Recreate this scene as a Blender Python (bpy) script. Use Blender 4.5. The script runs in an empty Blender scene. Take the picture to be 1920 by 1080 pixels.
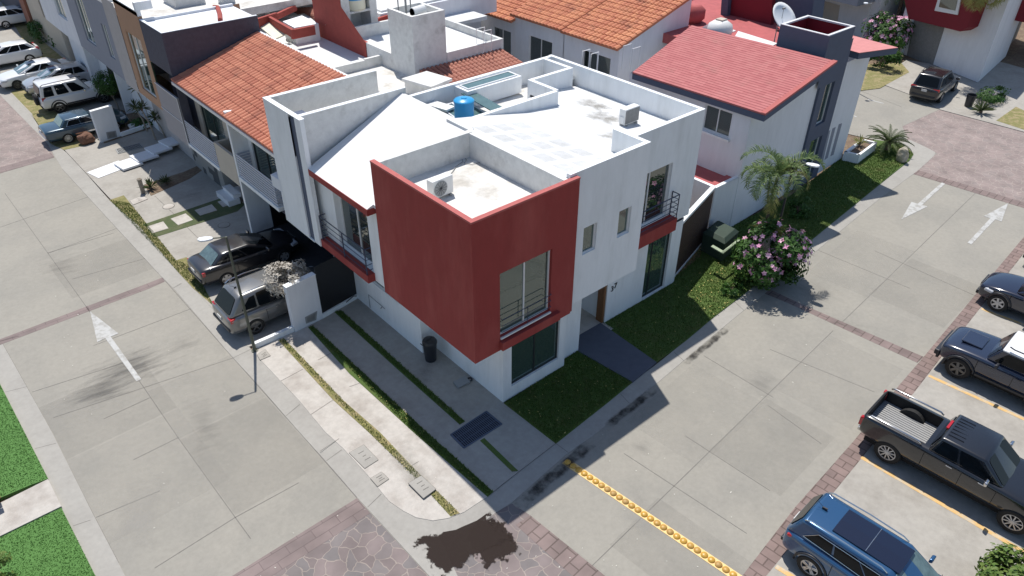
import bpy, bmesh, math, random
from mathutils import Vector, Matrix
from mathutils.geometry import tessellate_polygon
random.seed(7)
SC = bpy.context.scene
COL = SC.collection
R_ = math.radians
# ---------------------------------------------------------------- camera
YAW, PIT, ROL, FPX, CH = R_(48.79512), R_(35.17022), R_(0.32667), 1382.9988, 18.0
_f = Vector((math.cos(YAW)*math.cos(PIT), math.sin(YAW)*math.cos(PIT), -math.sin(PIT)))
_r = Vector((math.sin(YAW), -math.cos(YAW), 0)); _u = _r.cross(_f)
CR = math.cos(ROL)*_r + math.sin(ROL)*_u; CU = -math.sin(ROL)*_r + math.cos(ROL)*_u; CF = _f
def ray(x, y):
    return CR*((x-960)/FPX) + CU*(-(y-540)/FPX) + CF
_d = ray(943.3, 755); CAM = Vector((-_d.x*(CH/-_d.z), -_d.y*(CH/-_d.z), CH))
def P(x, y, z=0.):
    d = ray(x, y); return CAM + d*((z-CAM.z)/d.z)
def PX(x, y, X):
    d = ray(x, y); return CAM + d*((X-CAM.x)/d.x)
def PY(x, y, Y):
    d = ray(x, y); return CAM + d*((Y-CAM.y)/d.y)
def PV(x, y, X, Y):
    d = ray(x, y); t = ((X-CAM.x)*d.x+(Y-CAM.y)*d.y)/(d.x**2+d.y**2); return (CAM+d*t).z
def PN(x, y, p0, n):
    d = ray(x, y); p0 = Vector(p0); n = Vector(n); return CAM + d*((p0-CAM).dot(n)/d.dot(n))
def UZ(x, y, A, B, off=0.):
    A = Vector((A[0], A[1], 0)); B = Vector((B[0], B[1], 0)); t = (B-A).normalized(); n = Vector((t.y, -t.x, 0))
    q = PN(x, y, A+n*off, n); return (q-A).dot(t), q.z
cam = bpy.data.cameras.new('camera'); co = bpy.data.objects.new('camera', cam); COL.objects.link(co)
cam.sensor_width = 36; cam.lens = FPX/1920*36; cam.clip_start = .5; cam.clip_end = 1500
co.matrix_world = Matrix(((CR.x, CU.x, -CF.x, CAM.x), (CR.y, CU.y, -CF.y, CAM.y), (CR.z, CU.z, -CF.z, CAM.z), (0, 0, 0, 1)))
SC.camera = co
# ---------------------------------------------------------------- light
SUN = Vector((-.19, -.41, -1)).normalized()
w = bpy.data.worlds.new('World'); SC.world = w; w.use_nodes = True
nt = w.node_tree; bg = nt.nodes['Background']; sky = nt.nodes.new('ShaderNodeTexSky'); sky.sky_type = 'NISHITA'; sky.sun_disc = False
sky.sun_elevation = math.asin(-SUN.z); sky.sun_rotation = math.atan2(-SUN.x, -SUN.y)
sky.air_density = 1.0; sky.dust_density = .6; sky.ozone_density = 1.2
nt.links.new(sky.outputs[0], bg.inputs[0]); bg.inputs[1].default_value = .115
sl = bpy.data.lights.new('sun', 'SUN'); sl.energy = 4.6; sl.angle = R_(.53); sl.color = (1, .955, .89)
so = bpy.data.objects.new('sun', sl); COL.objects.link(so); so.location = (5, 10, 40)
so.rotation_euler = (-SUN).to_track_quat('Z', 'Y').to_euler()
SC.view_settings.view_transform = 'Standard'; SC.view_settings.look = 'None'; SC.view_settings.gamma = 1
SC.view_settings.exposure = 0.12
# ---------------------------------------------------------------- materials
def _nodes(name):
    m = bpy.data.materials.new(name); m.use_nodes = True; t = m.node_tree; return m, t, t.nodes['Principled BSDF']
MATS = {}
def mat(name, col, rough=.8, var=0., scale=3., bump=0., bscale=40., metal=0., spec=.5, coat=0., col2=None, c2amt=.5, c2scale=.6, c2lo=.45, c2hi=.7, stretch=None, wav=None):
    """plain surface: colour with fine mottling (var), an optional second colour in soft patches, fine bump"""
    if name in MATS: return MATS[name]
    m, t, b = _nodes(name); N = t.nodes; L = t.links
    b.inputs['Base Color'].default_value = (*col, 1); b.inputs['Roughness'].default_value = rough
    b.inputs['Metallic'].default_value = metal; b.inputs['Specular IOR Level'].default_value = spec
    b.inputs['Coat Weight'].default_value = coat; b.inputs['Coat Roughness'].default_value = .05
    tc = N.new('ShaderNodeTexCoord'); src = tc.outputs['Object']
    if stretch:
        mp = N.new('ShaderNodeMapping'); mp.inputs['Rotation'].default_value[2] = stretch[3] if len(stretch) > 3 else 0
        mp.inputs['Scale'].default_value = stretch[:3]; L.new(src, mp.inputs['Vector']); src = mp.outputs[0]
    cur = None
    if col2:
        n = N.new('ShaderNodeTexNoise'); n.inputs['Scale'].default_value = c2scale; n.inputs['Detail'].default_value = 8; n.inputs['Roughness'].default_value = .62
        L.new(src, n.inputs['Vector'])
        r = N.new('ShaderNodeMapRange'); r.inputs[1].default_value = c2lo; r.inputs[2].default_value = c2hi; r.inputs[4].default_value = c2amt; L.new(n.outputs[0], r.inputs[0])
        mx = N.new('ShaderNodeMix'); mx.data_type = 'RGBA'; mx.inputs[6].default_value = (*col, 1); mx.inputs[7].default_value = (*col2, 1)
        L.new(r.outputs[0], mx.inputs[0]); cur = mx.outputs[2]
    if var:
        n = N.new('ShaderNodeTexNoise'); n.inputs['Scale'].default_value = scale; n.inputs['Detail'].default_value = 9; n.inputs['Roughness'].default_value = .65
        L.new(src, n.inputs['Vector'])
        r = N.new('ShaderNodeMapRange'); r.inputs[1].default_value = .3; r.inputs[2].default_value = .7; r.inputs[3].default_value = 1-var; r.inputs[4].default_value = 1+var; L.new(n.outputs[0], r.inputs[0])
        mx = N.new('ShaderNodeVectorMath'); mx.operation = 'SCALE'
        if cur: L.new(cur, mx.inputs[0])
        else: mx.inputs[0].default_value = col
        L.new(r.outputs[0], mx.inputs['Scale']); cur = mx.outputs[0]
    if cur: L.new(cur, b.inputs['Base Color'])
    if bump:
        n = N.new('ShaderNodeTexNoise'); n.inputs['Scale'].default_value = bscale; n.inputs['Detail'].default_value = 6; L.new(src, n.inputs['Vector'])
        bp = N.new('ShaderNodeBump'); bp.inputs['Strength'].default_value = bump; bp.inputs['Distance'].default_value = .03; L.new(n.outputs[0], bp.inputs['Height'])
        L.new(bp.outputs[0], b.inputs['Normal'])
    MATS[name] = m; return m
def mat_cells(name, cols, mortar, scale, width, rough=.85, rot=0., kind='flag', bw=.4, bh=.2, off=(0, 0, 0)):
    """stone flags (voronoi cells with joints) or bricks"""
    m, t, b = _nodes(name); N = t.nodes; L = t.links; b.inputs['Roughness'].default_value = rough
    tc = N.new('ShaderNodeTexCoord'); mp = N.new('ShaderNodeMapping'); mp.inputs['Rotation'].default_value[2] = rot; mp.inputs['Location'].default_value = off
    L.new(tc.outputs['Object'], mp.inputs[0])
    nz = N.new('ShaderNodeTexNoise'); nz.inputs['Scale'].default_value = 1.2; nz.inputs['Detail'].default_value = 8; L.new(tc.outputs['Object'], nz.inputs[0])
    if kind == 'flag':
        dn = N.new('ShaderNodeTexNoise'); dn.inputs['Scale'].default_value = 2.2; L.new(mp.outputs[0], dn.inputs[0])
        ds = N.new('ShaderNodeVectorMath'); ds.operation = 'SCALE'; ds.inputs['Scale'].default_value = .35; L.new(dn.outputs[1], ds.inputs[0])
        ad = N.new('ShaderNodeVectorMath'); L.new(mp.outputs[0], ad.inputs[0]); L.new(ds.outputs[0], ad.inputs[1])
        v = N.new('ShaderNodeTexVoronoi'); v.voronoi_dimensions = '2D'; v.inputs['Scale'].default_value = scale; L.new(ad.outputs[0], v.inputs['Vector'])
        e = N.new('ShaderNodeTexVoronoi'); e.voronoi_dimensions = '2D'; e.feature = 'DISTANCE_TO_EDGE'; e.inputs['Scale'].default_value = scale; L.new(ad.outputs[0], e.inputs['Vector'])
        cr = N.new('ShaderNodeValToRGB'); els = cr.color_ramp.elements; els[0].color = (*cols[0], 1); els[1].color = (*cols[-1], 1)
        for i, c in enumerate(cols[1:-1]): q = els.new((i+1)/(len(cols)-1)); q.color = (*c, 1)
        sp = N.new('ShaderNodeSeparateColor'); L.new(v.outputs['Color'], sp.inputs[0]); L.new(sp.outputs[0], cr.inputs[0])
        wn = N.new('ShaderNodeTexNoise'); wn.inputs['Scale'].default_value = 5; L.new(mp.outputs[0], wn.inputs[0])
        wr = N.new('ShaderNodeMapRange'); wr.inputs[3].default_value = width*.25; wr.inputs[4].default_value = width*2.0; L.new(wn.outputs[0], wr.inputs[0])
        lt = N.new('ShaderNodeMath'); lt.operation = 'LESS_THAN'; L.new(e.outputs['Distance'], lt.inputs[0]); L.new(wr.outputs[0], lt.inputs[1])
        fac, colr = lt.outputs[0], cr.outputs[0]
    else:
        br = N.new('ShaderNodeTexBrick'); br.inputs['Scale'].default_value = 1; br.inputs['Brick Width'].default_value = bw; br.inputs['Row Height'].default_value = bh
        br.inputs['Mortar Size'].default_value = width; br.inputs['Color1'].default_value = (*cols[0], 1); br.inputs['Color2'].default_value = (*cols[-1], 1); br.inputs['Mortar'].default_value = (*mortar, 1)
        L.new(mp.outputs[0], br.inputs['Vector']); fac, colr = br.outputs['Fac'], br.outputs['Color']
    mx = N.new('ShaderNodeMix'); mx.data_type = 'RGBA'; L.new(fac, mx.inputs[0]); L.new(colr, mx.inputs[6]); mx.inputs[7].default_value = (*mortar, 1)
    r = N.new('ShaderNodeMapRange'); r.inputs[1].default_value = .3; r.inputs[2].default_value = .7; r.inputs[3].default_value = .8; r.inputs[4].default_value = 1.18; L.new(nz.outputs[0], r.inputs[0])
    sc = N.new('ShaderNodeVectorMath'); sc.operation = 'SCALE'; L.new(mx.outputs[2], sc.inputs[0]); L.new(r.outputs[0], sc.inputs['Scale']); L.new(sc.outputs[0], b.inputs['Base Color'])
    bp = N.new('ShaderNodeBump'); bp.invert = True; bp.inputs['Strength'].default_value = .5; bp.inputs['Distance'].default_value = .01; L.new(fac, bp.inputs['Height']); L.new(bp.outputs[0], b.inputs['Normal'])
    MATS[name] = m; return m
def mat_wallchecker(name, c1, c2, bw, bh):
    m, t, b = _nodes(name); N = t.nodes; L = t.links; b.inputs['Roughness'].default_value = .85; tc = N.new('ShaderNodeTexCoord'); sp = N.new('ShaderNodeSeparateXYZ'); L.new(tc.outputs['Object'], sp.inputs[0])
    a = N.new('ShaderNodeMath'); L.new(sp.outputs[0], a.inputs[0]); L.new(sp.outputs[1], a.inputs[1]); cb = N.new('ShaderNodeCombineXYZ')
    for k, (o_, d) in enumerate(((a.outputs[0], bw), (sp.outputs[2], bh))):
        q = N.new('ShaderNodeMath'); q.operation = 'DIVIDE'; q.inputs[1].default_value = d; L.new(o_, q.inputs[0]); f = N.new('ShaderNodeMath'); f.operation = 'FLOOR'; L.new(q.outputs[0], f.inputs[0]); L.new(f.outputs[0], cb.inputs[k])
    wn = N.new('ShaderNodeTexWhiteNoise'); wn.noise_dimensions = '2D'; L.new(cb.outputs[0], wn.inputs['Vector']); r = N.new('ShaderNodeValToRGB'); r.color_ramp.interpolation = 'CONSTANT'; r.color_ramp.elements[0].color = (*c1, 1); r.color_ramp.elements[1].color = (*c2, 1); r.color_ramp.elements[1].position = .45
    L.new(wn.outputs[0], r.inputs[0]); L.new(r.outputs[0], b.inputs['Base Color']); MATS[name] = m; return m
def mat_glass(name, tint=(.35, .5, .45), gloss=.0, trans=.75, body=.45):
    m, t, b = _nodes(name); N = t.nodes; L = t.links; t.nodes.remove(b); out = N['Material Output']
    tr = N.new('ShaderNodeBsdfTransparent'); tr.inputs[0].default_value = (*[c*trans for c in tint], 1)
    gl = N.new('ShaderNodeBsdfGlossy'); gl.inputs['Roughness'].default_value = .02; gl.inputs[0].default_value = (.9, .95, .93, 1)
    fr = N.new('ShaderNodeFresnel'); fr.inputs[0].default_value = 1.5
    ma = N.new('ShaderNodeMath'); ma.operation = 'MULTIPLY_ADD'; ma.inputs[1].default_value = 1.3; ma.inputs[2].default_value = .03+gloss; ma.use_clamp = True; L.new(fr.outputs[0], ma.inputs[0])
    df = N.new('ShaderNodeBsdfDiffuse'); df.inputs[0].default_value = (*[c*.22 for c in tint], 1); m0 = N.new('ShaderNodeMixShader'); m0.inputs[0].default_value = body; L.new(tr.outputs[0], m0.inputs[1]); L.new(df.outputs[0], m0.inputs[2])
    mx = N.new('ShaderNodeMixShader'); L.new(ma.outputs[0], mx.inputs[0]); L.new(m0.outputs[0], mx.inputs[1]); L.new(gl.outputs[0], mx.inputs[2]); L.new(mx.outputs[0], out.inputs[0])
    MATS[name] = m; return m
def mat_tile(name, c1, c2, du, dv, dark=(.12, .04, .03), rough=.8, grime=.25):
    """roof tiles: one tone per tile (uv map in metres: u along the eave, v up the slope)"""
    m, t, b = _nodes(name); N = t.nodes; L = t.links; b.inputs['Roughness'].default_value = rough
    uv = N.new('ShaderNodeUVMap'); sp = N.new('ShaderNodeSeparateXYZ'); L.new(uv.outputs[0], sp.inputs[0])
    cb = N.new('ShaderNodeCombineXYZ')
    for k, d in ((0, du), (1, dv)):
        a = N.new('ShaderNodeMath'); a.operation = 'DIVIDE'; a.inputs[1].default_value = d; L.new(sp.outputs[k], a.inputs[0])
        f = N.new('ShaderNodeMath'); f.operation = 'FLOOR'; L.new(a.outputs[0], f.inputs[0]); L.new(f.outputs[0], cb.inputs[k])
    wn = N.new('ShaderNodeTexWhiteNoise'); wn.noise_dimensions = '2D'; L.new(cb.outputs[0], wn.inputs['Vector'])
    nz = N.new('ShaderNodeTexNoise'); nz.inputs['Scale'].default_value = .7; nz.inputs['Detail'].default_value = 9; nz.inputs['Roughness'].default_value = .7; L.new(uv.outputs[0], nz.inputs[0])
    mx = N.new('ShaderNodeMix'); mx.data_type = 'RGBA'; mx.inputs[6].default_value = (*c1, 1); mx.inputs[7].default_value = (*c2, 1); L.new(wn.outputs[0], mx.inputs[0])
    r = N.new('ShaderNodeMapRange'); r.inputs[1].default_value = .52; r.inputs[2].default_value = .8; r.inputs[4].default_value = grime*2; L.new(nz.outputs[0], r.inputs[0])
    m2 = N.new('ShaderNodeMix'); m2.data_type = 'RGBA'; L.new(r.outputs[0], m2.inputs[0]); L.new(mx.outputs[2], m2.inputs[6]); m2.inputs[7].default_value = (*dark, 1)
    L.new(m2.outputs[2], b.inputs['Base Color']); MATS[name] = m; return m
def mat_leaf(name, c1, c2, trans=.25, rough=.55):
    m, t, b = _nodes(name); N = t.nodes; L = t.links; out = N['Material Output']; b.inputs['Roughness'].default_value = rough; b.inputs['Specular IOR Level'].default_value = .3
    g = N.new('ShaderNodeNewGeometry'); mx = N.new('ShaderNodeMix'); mx.data_type = 'RGBA'; mx.inputs[6].default_value = (*c1, 1); mx.inputs[7].default_value = (*c2, 1)
    L.new(g.outputs['Random Per Island'], mx.inputs[0]); L.new(mx.outputs[2], b.inputs['Base Color'])
    tl = N.new('ShaderNodeBsdfTranslucent'); L.new(mx.outputs[2], tl.inputs[0]); ms = N.new('ShaderNodeMixShader'); ms.inputs[0].default_value = trans
    L.new(b.outputs[0], ms.inputs[1]); L.new(tl.outputs[0], ms.inputs[2]); L.new(ms.outputs[0], out.inputs[0]); MATS[name] = m; return m

M = {}
M['plaster'] = mat('white_plaster', (.80, .82, .83), .85, .04, 2.2, .12, 60, col2=(.64, .66, .655), c2amt=.6, c2scale=.9, c2lo=.48, c2hi=.72, stretch=(1.8, 1.8, .4))
M['plaster_lt'] = mat('light_plaster', (.72, .74, .77), .85, .04, 2.2, .12, 60, col2=(.62, .64, .67), c2amt=.6, c2scale=.9, c2lo=.48, c2hi=.72, stretch=(1.8, 1.8, .4))
M['plaster_old'] = mat('weathered_plaster', (.66, .66, .64), .9, .10, 4, .25, 30, col2=(.36, .35, .33), c2amt=.6, c2scale=1.4, c2lo=.55, c2hi=.75)
M['roofwhite'] = mat('white_roof_coating', (.66, .67, .67), .8, .05, 3, .1, 20, col2=(.50, .50, .485), c2amt=.6, c2scale=.45, c2lo=.48, c2hi=.66)
M['sheetroof'] = mat('white_sheet_coating', (.72, .72, .72), .8, .03, 3, .06, 20, col2=(.62, .62, .61), c2amt=.5, c2scale=.8, stretch=(.4, 2.5, 1))
M['roofdirty'] = mat('stained_roof_coating', (.68, .67, .64), .9, .12, 5, .25, 20, col2=(.40, .37, .32), c2amt=.75, c2scale=.8, c2lo=.47, c2hi=.66)
M['red'] = mat('dark_red_paint', (.285, .034, .030), .75, .07, 3, .1, 80, col2=(.36, .07, .058), c2amt=.8, c2scale=.8, stretch=(1.5, 1.5, .45))
M['redtop'] = mat('faded_red_paint', (.42, .11, .10), .8, .08, 6)
M['redflat'] = mat('red_roof_paint', (.42, .10, .10), .85, .12, 3, .1, 30, col2=(.30, .08, .08), c2amt=.5, c2scale=.8)
M['redold'] = mat('brick_red_paint', (.32, .06, .045), .85, .12, 3, .15, 30)
M['pink'] = mat('pink_roof_paint', (.55, .22, .21), .85, .1, 3)
M['crimson'] = mat('crimson_paint', (.20, .012, .022), .8, .06, 2)
M['concrete'] = mat('street_concrete', (.300, .283, .245), .9, .07, 7, .12, 60, col2=(.245, .235, .208), c2amt=.7, c2scale=.35, c2lo=.42, c2hi=.66)
M['kerb'] = mat('kerb_concrete', (.345, .33, .30), .9, .07, 6, .12, 50, col2=(.28, .265, .24), c2amt=.6, c2scale=.8)
M['drive'] = mat('worn_pale_concrete', (.47, .44, .40), .9, .10, 5, .2, 30, col2=(.33, .295, .26), c2amt=.75, c2scale=1.1, c2lo=.45, c2hi=.65)
M['drive2'] = mat('driveway_concrete', (.36, .34, .305), .9, .09, 5, .2, 30, col2=(.27, .25, .22), c2amt=.6, c2scale=.8, c2lo=.45, c2hi=.65)
M['slab'] = mat('white_step_tile', (.72, .73, .75), .7, .03, 6)
M['joint'] = mat('joint_shadow', (.17, .16, .145), .95, .15, 9)  # dark tone of paving joints, cover rims and slots
M['patch'] = mat('scuffed_concrete', (.31, .305, .29), .9, .12, 5, .1, 40, col2=(.44, .43, .405), c2amt=1.0, c2scale=1.5, c2lo=.45, c2hi=.62, stretch=(.35, 2.2, 1))
M['darkslab'] = mat('dark_stone_tile', (.085, .095, .125), .8, .1, 4)
M['paint'] = mat('road_white_paint', (.45, .45, .435), .8, .06, 12, col2=(.31, .30, .275), c2amt=.85, c2scale=4, c2lo=.47, c2hi=.6)
M['yellow'] = mat('worn_yellow_paint', (.62, .40, .16), .8, .08, 8, col2=(.48, .44, .36), c2amt=.8, c2scale=2.5, c2lo=.48, c2hi=.62)
for k_, c_ in enumerate(((.52, .30, .05), (.46, .265, .055), (.40, .24, .07))): M['stud%d' % k_] = mat('yellow_dome_enamel_%s' % 'abc'[k_], c_, .4+.08*k_, .22, 14)
M['studbase'] = mat('yellow_strip_paint', (.78, .55, .24), .7, .05, 12)
M['soil'] = mat('dry_soil', (.16, .11, .075), .95, .25, 8, .5, 30, col2=(.25, .2, .13), c2amt=.7, c2scale=2)
M['lawn'] = mat('lawn_turf', (.075, .125, .025), .95, .25, 30, .6, 90, col2=(.125, .115, .04), c2amt=.75, c2scale=1.3, c2lo=.5, c2hi=.7)
M['dullturf'] = mat('dull_turf', (.075, .10, .04), .95, .3, 30, .6, 90, col2=(.14, .13, .07), c2amt=.7, c2scale=2)
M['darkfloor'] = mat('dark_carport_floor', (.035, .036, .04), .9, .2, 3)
M['turf'] = mat('fresh_turf', (.09, .205, .05), .95, .12, 40, .4, 90, col2=(.08, .18, .045), c2amt=.7, c2scale=1.3)
M['drygrass'] = mat('dry_turf', (.20, .19, .07), .95, .35, 22, .6, 60, col2=(.34, .27, .15), c2amt=.8, c2scale=2.2, c2lo=.45, c2hi=.62)
M['wet'] = mat('wet_stain', (.035, .022, .018), .25, .2, 6)
M['wet2'] = mat('damp_concrete', (.12, .115, .105), .5, .2, 6)
M['flag'] = mat_cells('stone_flags', [(.165, .135, .13), (.21, .17, .163), (.16, .145, .143), (.195, .17, .163)], (.29, .245, .215), 2.5, .026)
M['flagfar'] = mat_cells('worn_stone_flags', [(.235, .19, .178), (.265, .21, .195), (.24, .20, .187)], (.32, .27, .24), 2.9, .04)
M['brickY'] = mat_cells('stamped_pavers_y', [(.185, .14, .13), (.225, .17, .157)], (.12, .09, .08), 1, .02, kind='brick', rot=R_(-4.2), bw=.62, bh=.36)
M['brickX'] = mat_cells('stamped_pavers_x', [(.19, .138, .125), (.235, .17, .153)], (.12, .085, .075), 1, .02, kind='brick', rot=R_(85.8), bw=.52, bh=.31)
M['brickL'] = mat_cells('stamped_pavers_l', [(.19, .15, .142), (.215, .168, .158)], (.15, .115, .11), 1, .012, kind='brick', rot=0, bw=.8, bh=.33)
M['tile'] = mat_tile('clay_tiles', (.56, .225, .135), (.42, .14, .085), .27, .40, grime=.42)
M['tile2'] = mat_tile('weathered_clay_tiles', (.60, .25, .125), (.45, .15, .08), .28, .42, grime=.5)
M['redtile'] = mat_tile('red_painted_tiles', (.40, .115, .115), (.46, .155, .15), .30, .19, dark=(.30, .15, .12), grime=.35)
M['tileold'] = mat_tile('dusty_clay_tiles', (.42, .18, .125), (.36, .14, .10), .22, .3, grime=.3)
M['navy'] = mat('slate_blue_paint', (.085, .105, .155), .8, .06, 3, .1, 60)
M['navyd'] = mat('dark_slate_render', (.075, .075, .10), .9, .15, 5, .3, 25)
M['greyblue'] = mat('grey_blue_paint', (.25, .27, .32), .8, .04, 2)
M['greywall'] = mat('pale_grey_paint', (.42, .40, .39), .85, .08, 2)
M['tan'] = mat('tan_paint', (.40, .24, .15), .85, .05, 2)
M['beige'] = mat('beige_render', (.50, .45, .38), .85, .05, 2)
M['cream'] = mat('cream_roof_sheet', (.72, .70, .55), .7, .05, 3)
M['panel'] = mat('mauve_grey_panel', (.30, .29, .31), .7, .04, 3)
M['brickred'] = mat('brick_brown', (.28, .12, .08), .9, .1, 4)
M['frame'] = mat('white_aluminium', (.72, .72, .72), .4)
M['fdark'] = mat('dark_aluminium', (.03, .033, .035), .4)
M['rail'] = mat('blue_black_steel', (.035, .045, .09), .35, metal=.3)
M['raillt'] = mat('pale_grey_steel', (.45, .48, .55), .45)
M['pole'] = mat('olive_grey_steel', (.085, .095, .07), .5)
M['lampw'] = mat('white_lamp_housing', (.78, .80, .82), .35)
M['interior'] = mat('interior_wall', (.50, .48, .44), .9)
M['curtaind'] = mat('grey_green_blind', (.13, .16, .15), .9, .1, 3)
M['curtain'] = mat('pale_curtain', (.45, .52, .46), .9, .1, 3)
M['stoneL'] = mat('grey_stone_cladding', (.21, .21, .205), .9, .15, 6)
M['wood'] = mat('dark_wood_slats', (.065, .035, .028), .6, .3, 6, .2, 30, stretch=(.4, .4, 9))
M['door'] = mat('brown_timber_door', (.20, .09, .035), .5, .2, 4, stretch=(6, 6, .5))
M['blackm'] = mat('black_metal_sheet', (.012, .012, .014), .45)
M['black'] = mat('black_plastic', (.022, .024, .03), .45)
M['bluep'] = mat('blue_plastic', (.02, .30, .62), .35)
M['blackrub'] = mat('black_rubber', (.012, .012, .012), .8)
M['grey'] = mat('grey_plastic', (.28, .29, .29), .6)
M['acw'] = mat('white_enamel', (.74, .74, .72), .4)
M['greenbox'] = mat('dark_green_fabric', (.025, .047, .032), .7, .1, 4)
M['glass'] = mat_glass('green_window_glass', (.46, .74, .64), .045)
M['glassd'] = mat_glass('dark_window_glass', (.26, .34, .33), .08)
M['trunkm'] = mat('bark', (.15, .11, .08), .95, .25, 8, .5, 30)
M['trunkl'] = mat('pale_bark', (.30, .26, .21), .95, .2, 8, .4, 30)
M['leaf'] = mat_leaf('dark_green_leaves', (.03, .085, .015), (.07, .15, .03))
M['leafl'] = mat_leaf('light_green_leaves', (.09, .17, .035), (.16, .22, .05))
M['palm'] = mat_leaf('palm_fronds', (.07, .13, .045), (.19, .25, .09))
M['palmy'] = mat_leaf('yellowing_fronds', (.22, .24, .07), (.33, .32, .12))
M['cycad'] = mat_leaf('cycad_fronds', (.05, .09, .035), (.13, .15, .06))
M['agave'] = mat_leaf('yucca_blades', (.045, .07, .03), (.10, .13, .05))
M['dryleaf'] = mat_leaf('pale_grey_leaves', (.42, .39, .34), (.56, .52, .46), .1)
M['flower'] = mat_leaf('pink_petals', (.70, .28, .48), (.85, .58, .68), .15)
M['grassb'] = mat_leaf('grass_blades', (.075, .14, .025), (.13, .19, .045), .2)
M['grassf'] = mat_leaf('turf_blades', (.08, .19, .045), (.10, .23, .05), .2)
M['fallen'] = mat('fallen_leaf', (.42, .36, .12), .9)
M['litter'] = mat('pale_litter', (.68, .66, .58), .9)
M['rock'] = mat('red_brown_rock', (.17, .085, .055), .9, .3, 4, .6, 8)
M['rockp'] = mat('pale_stone', (.42, .38, .30), .9, .25, 5, .6, 8)
M['terracotta'] = mat('terracotta', (.45, .14, .10), .85, .1, 5)
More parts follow.
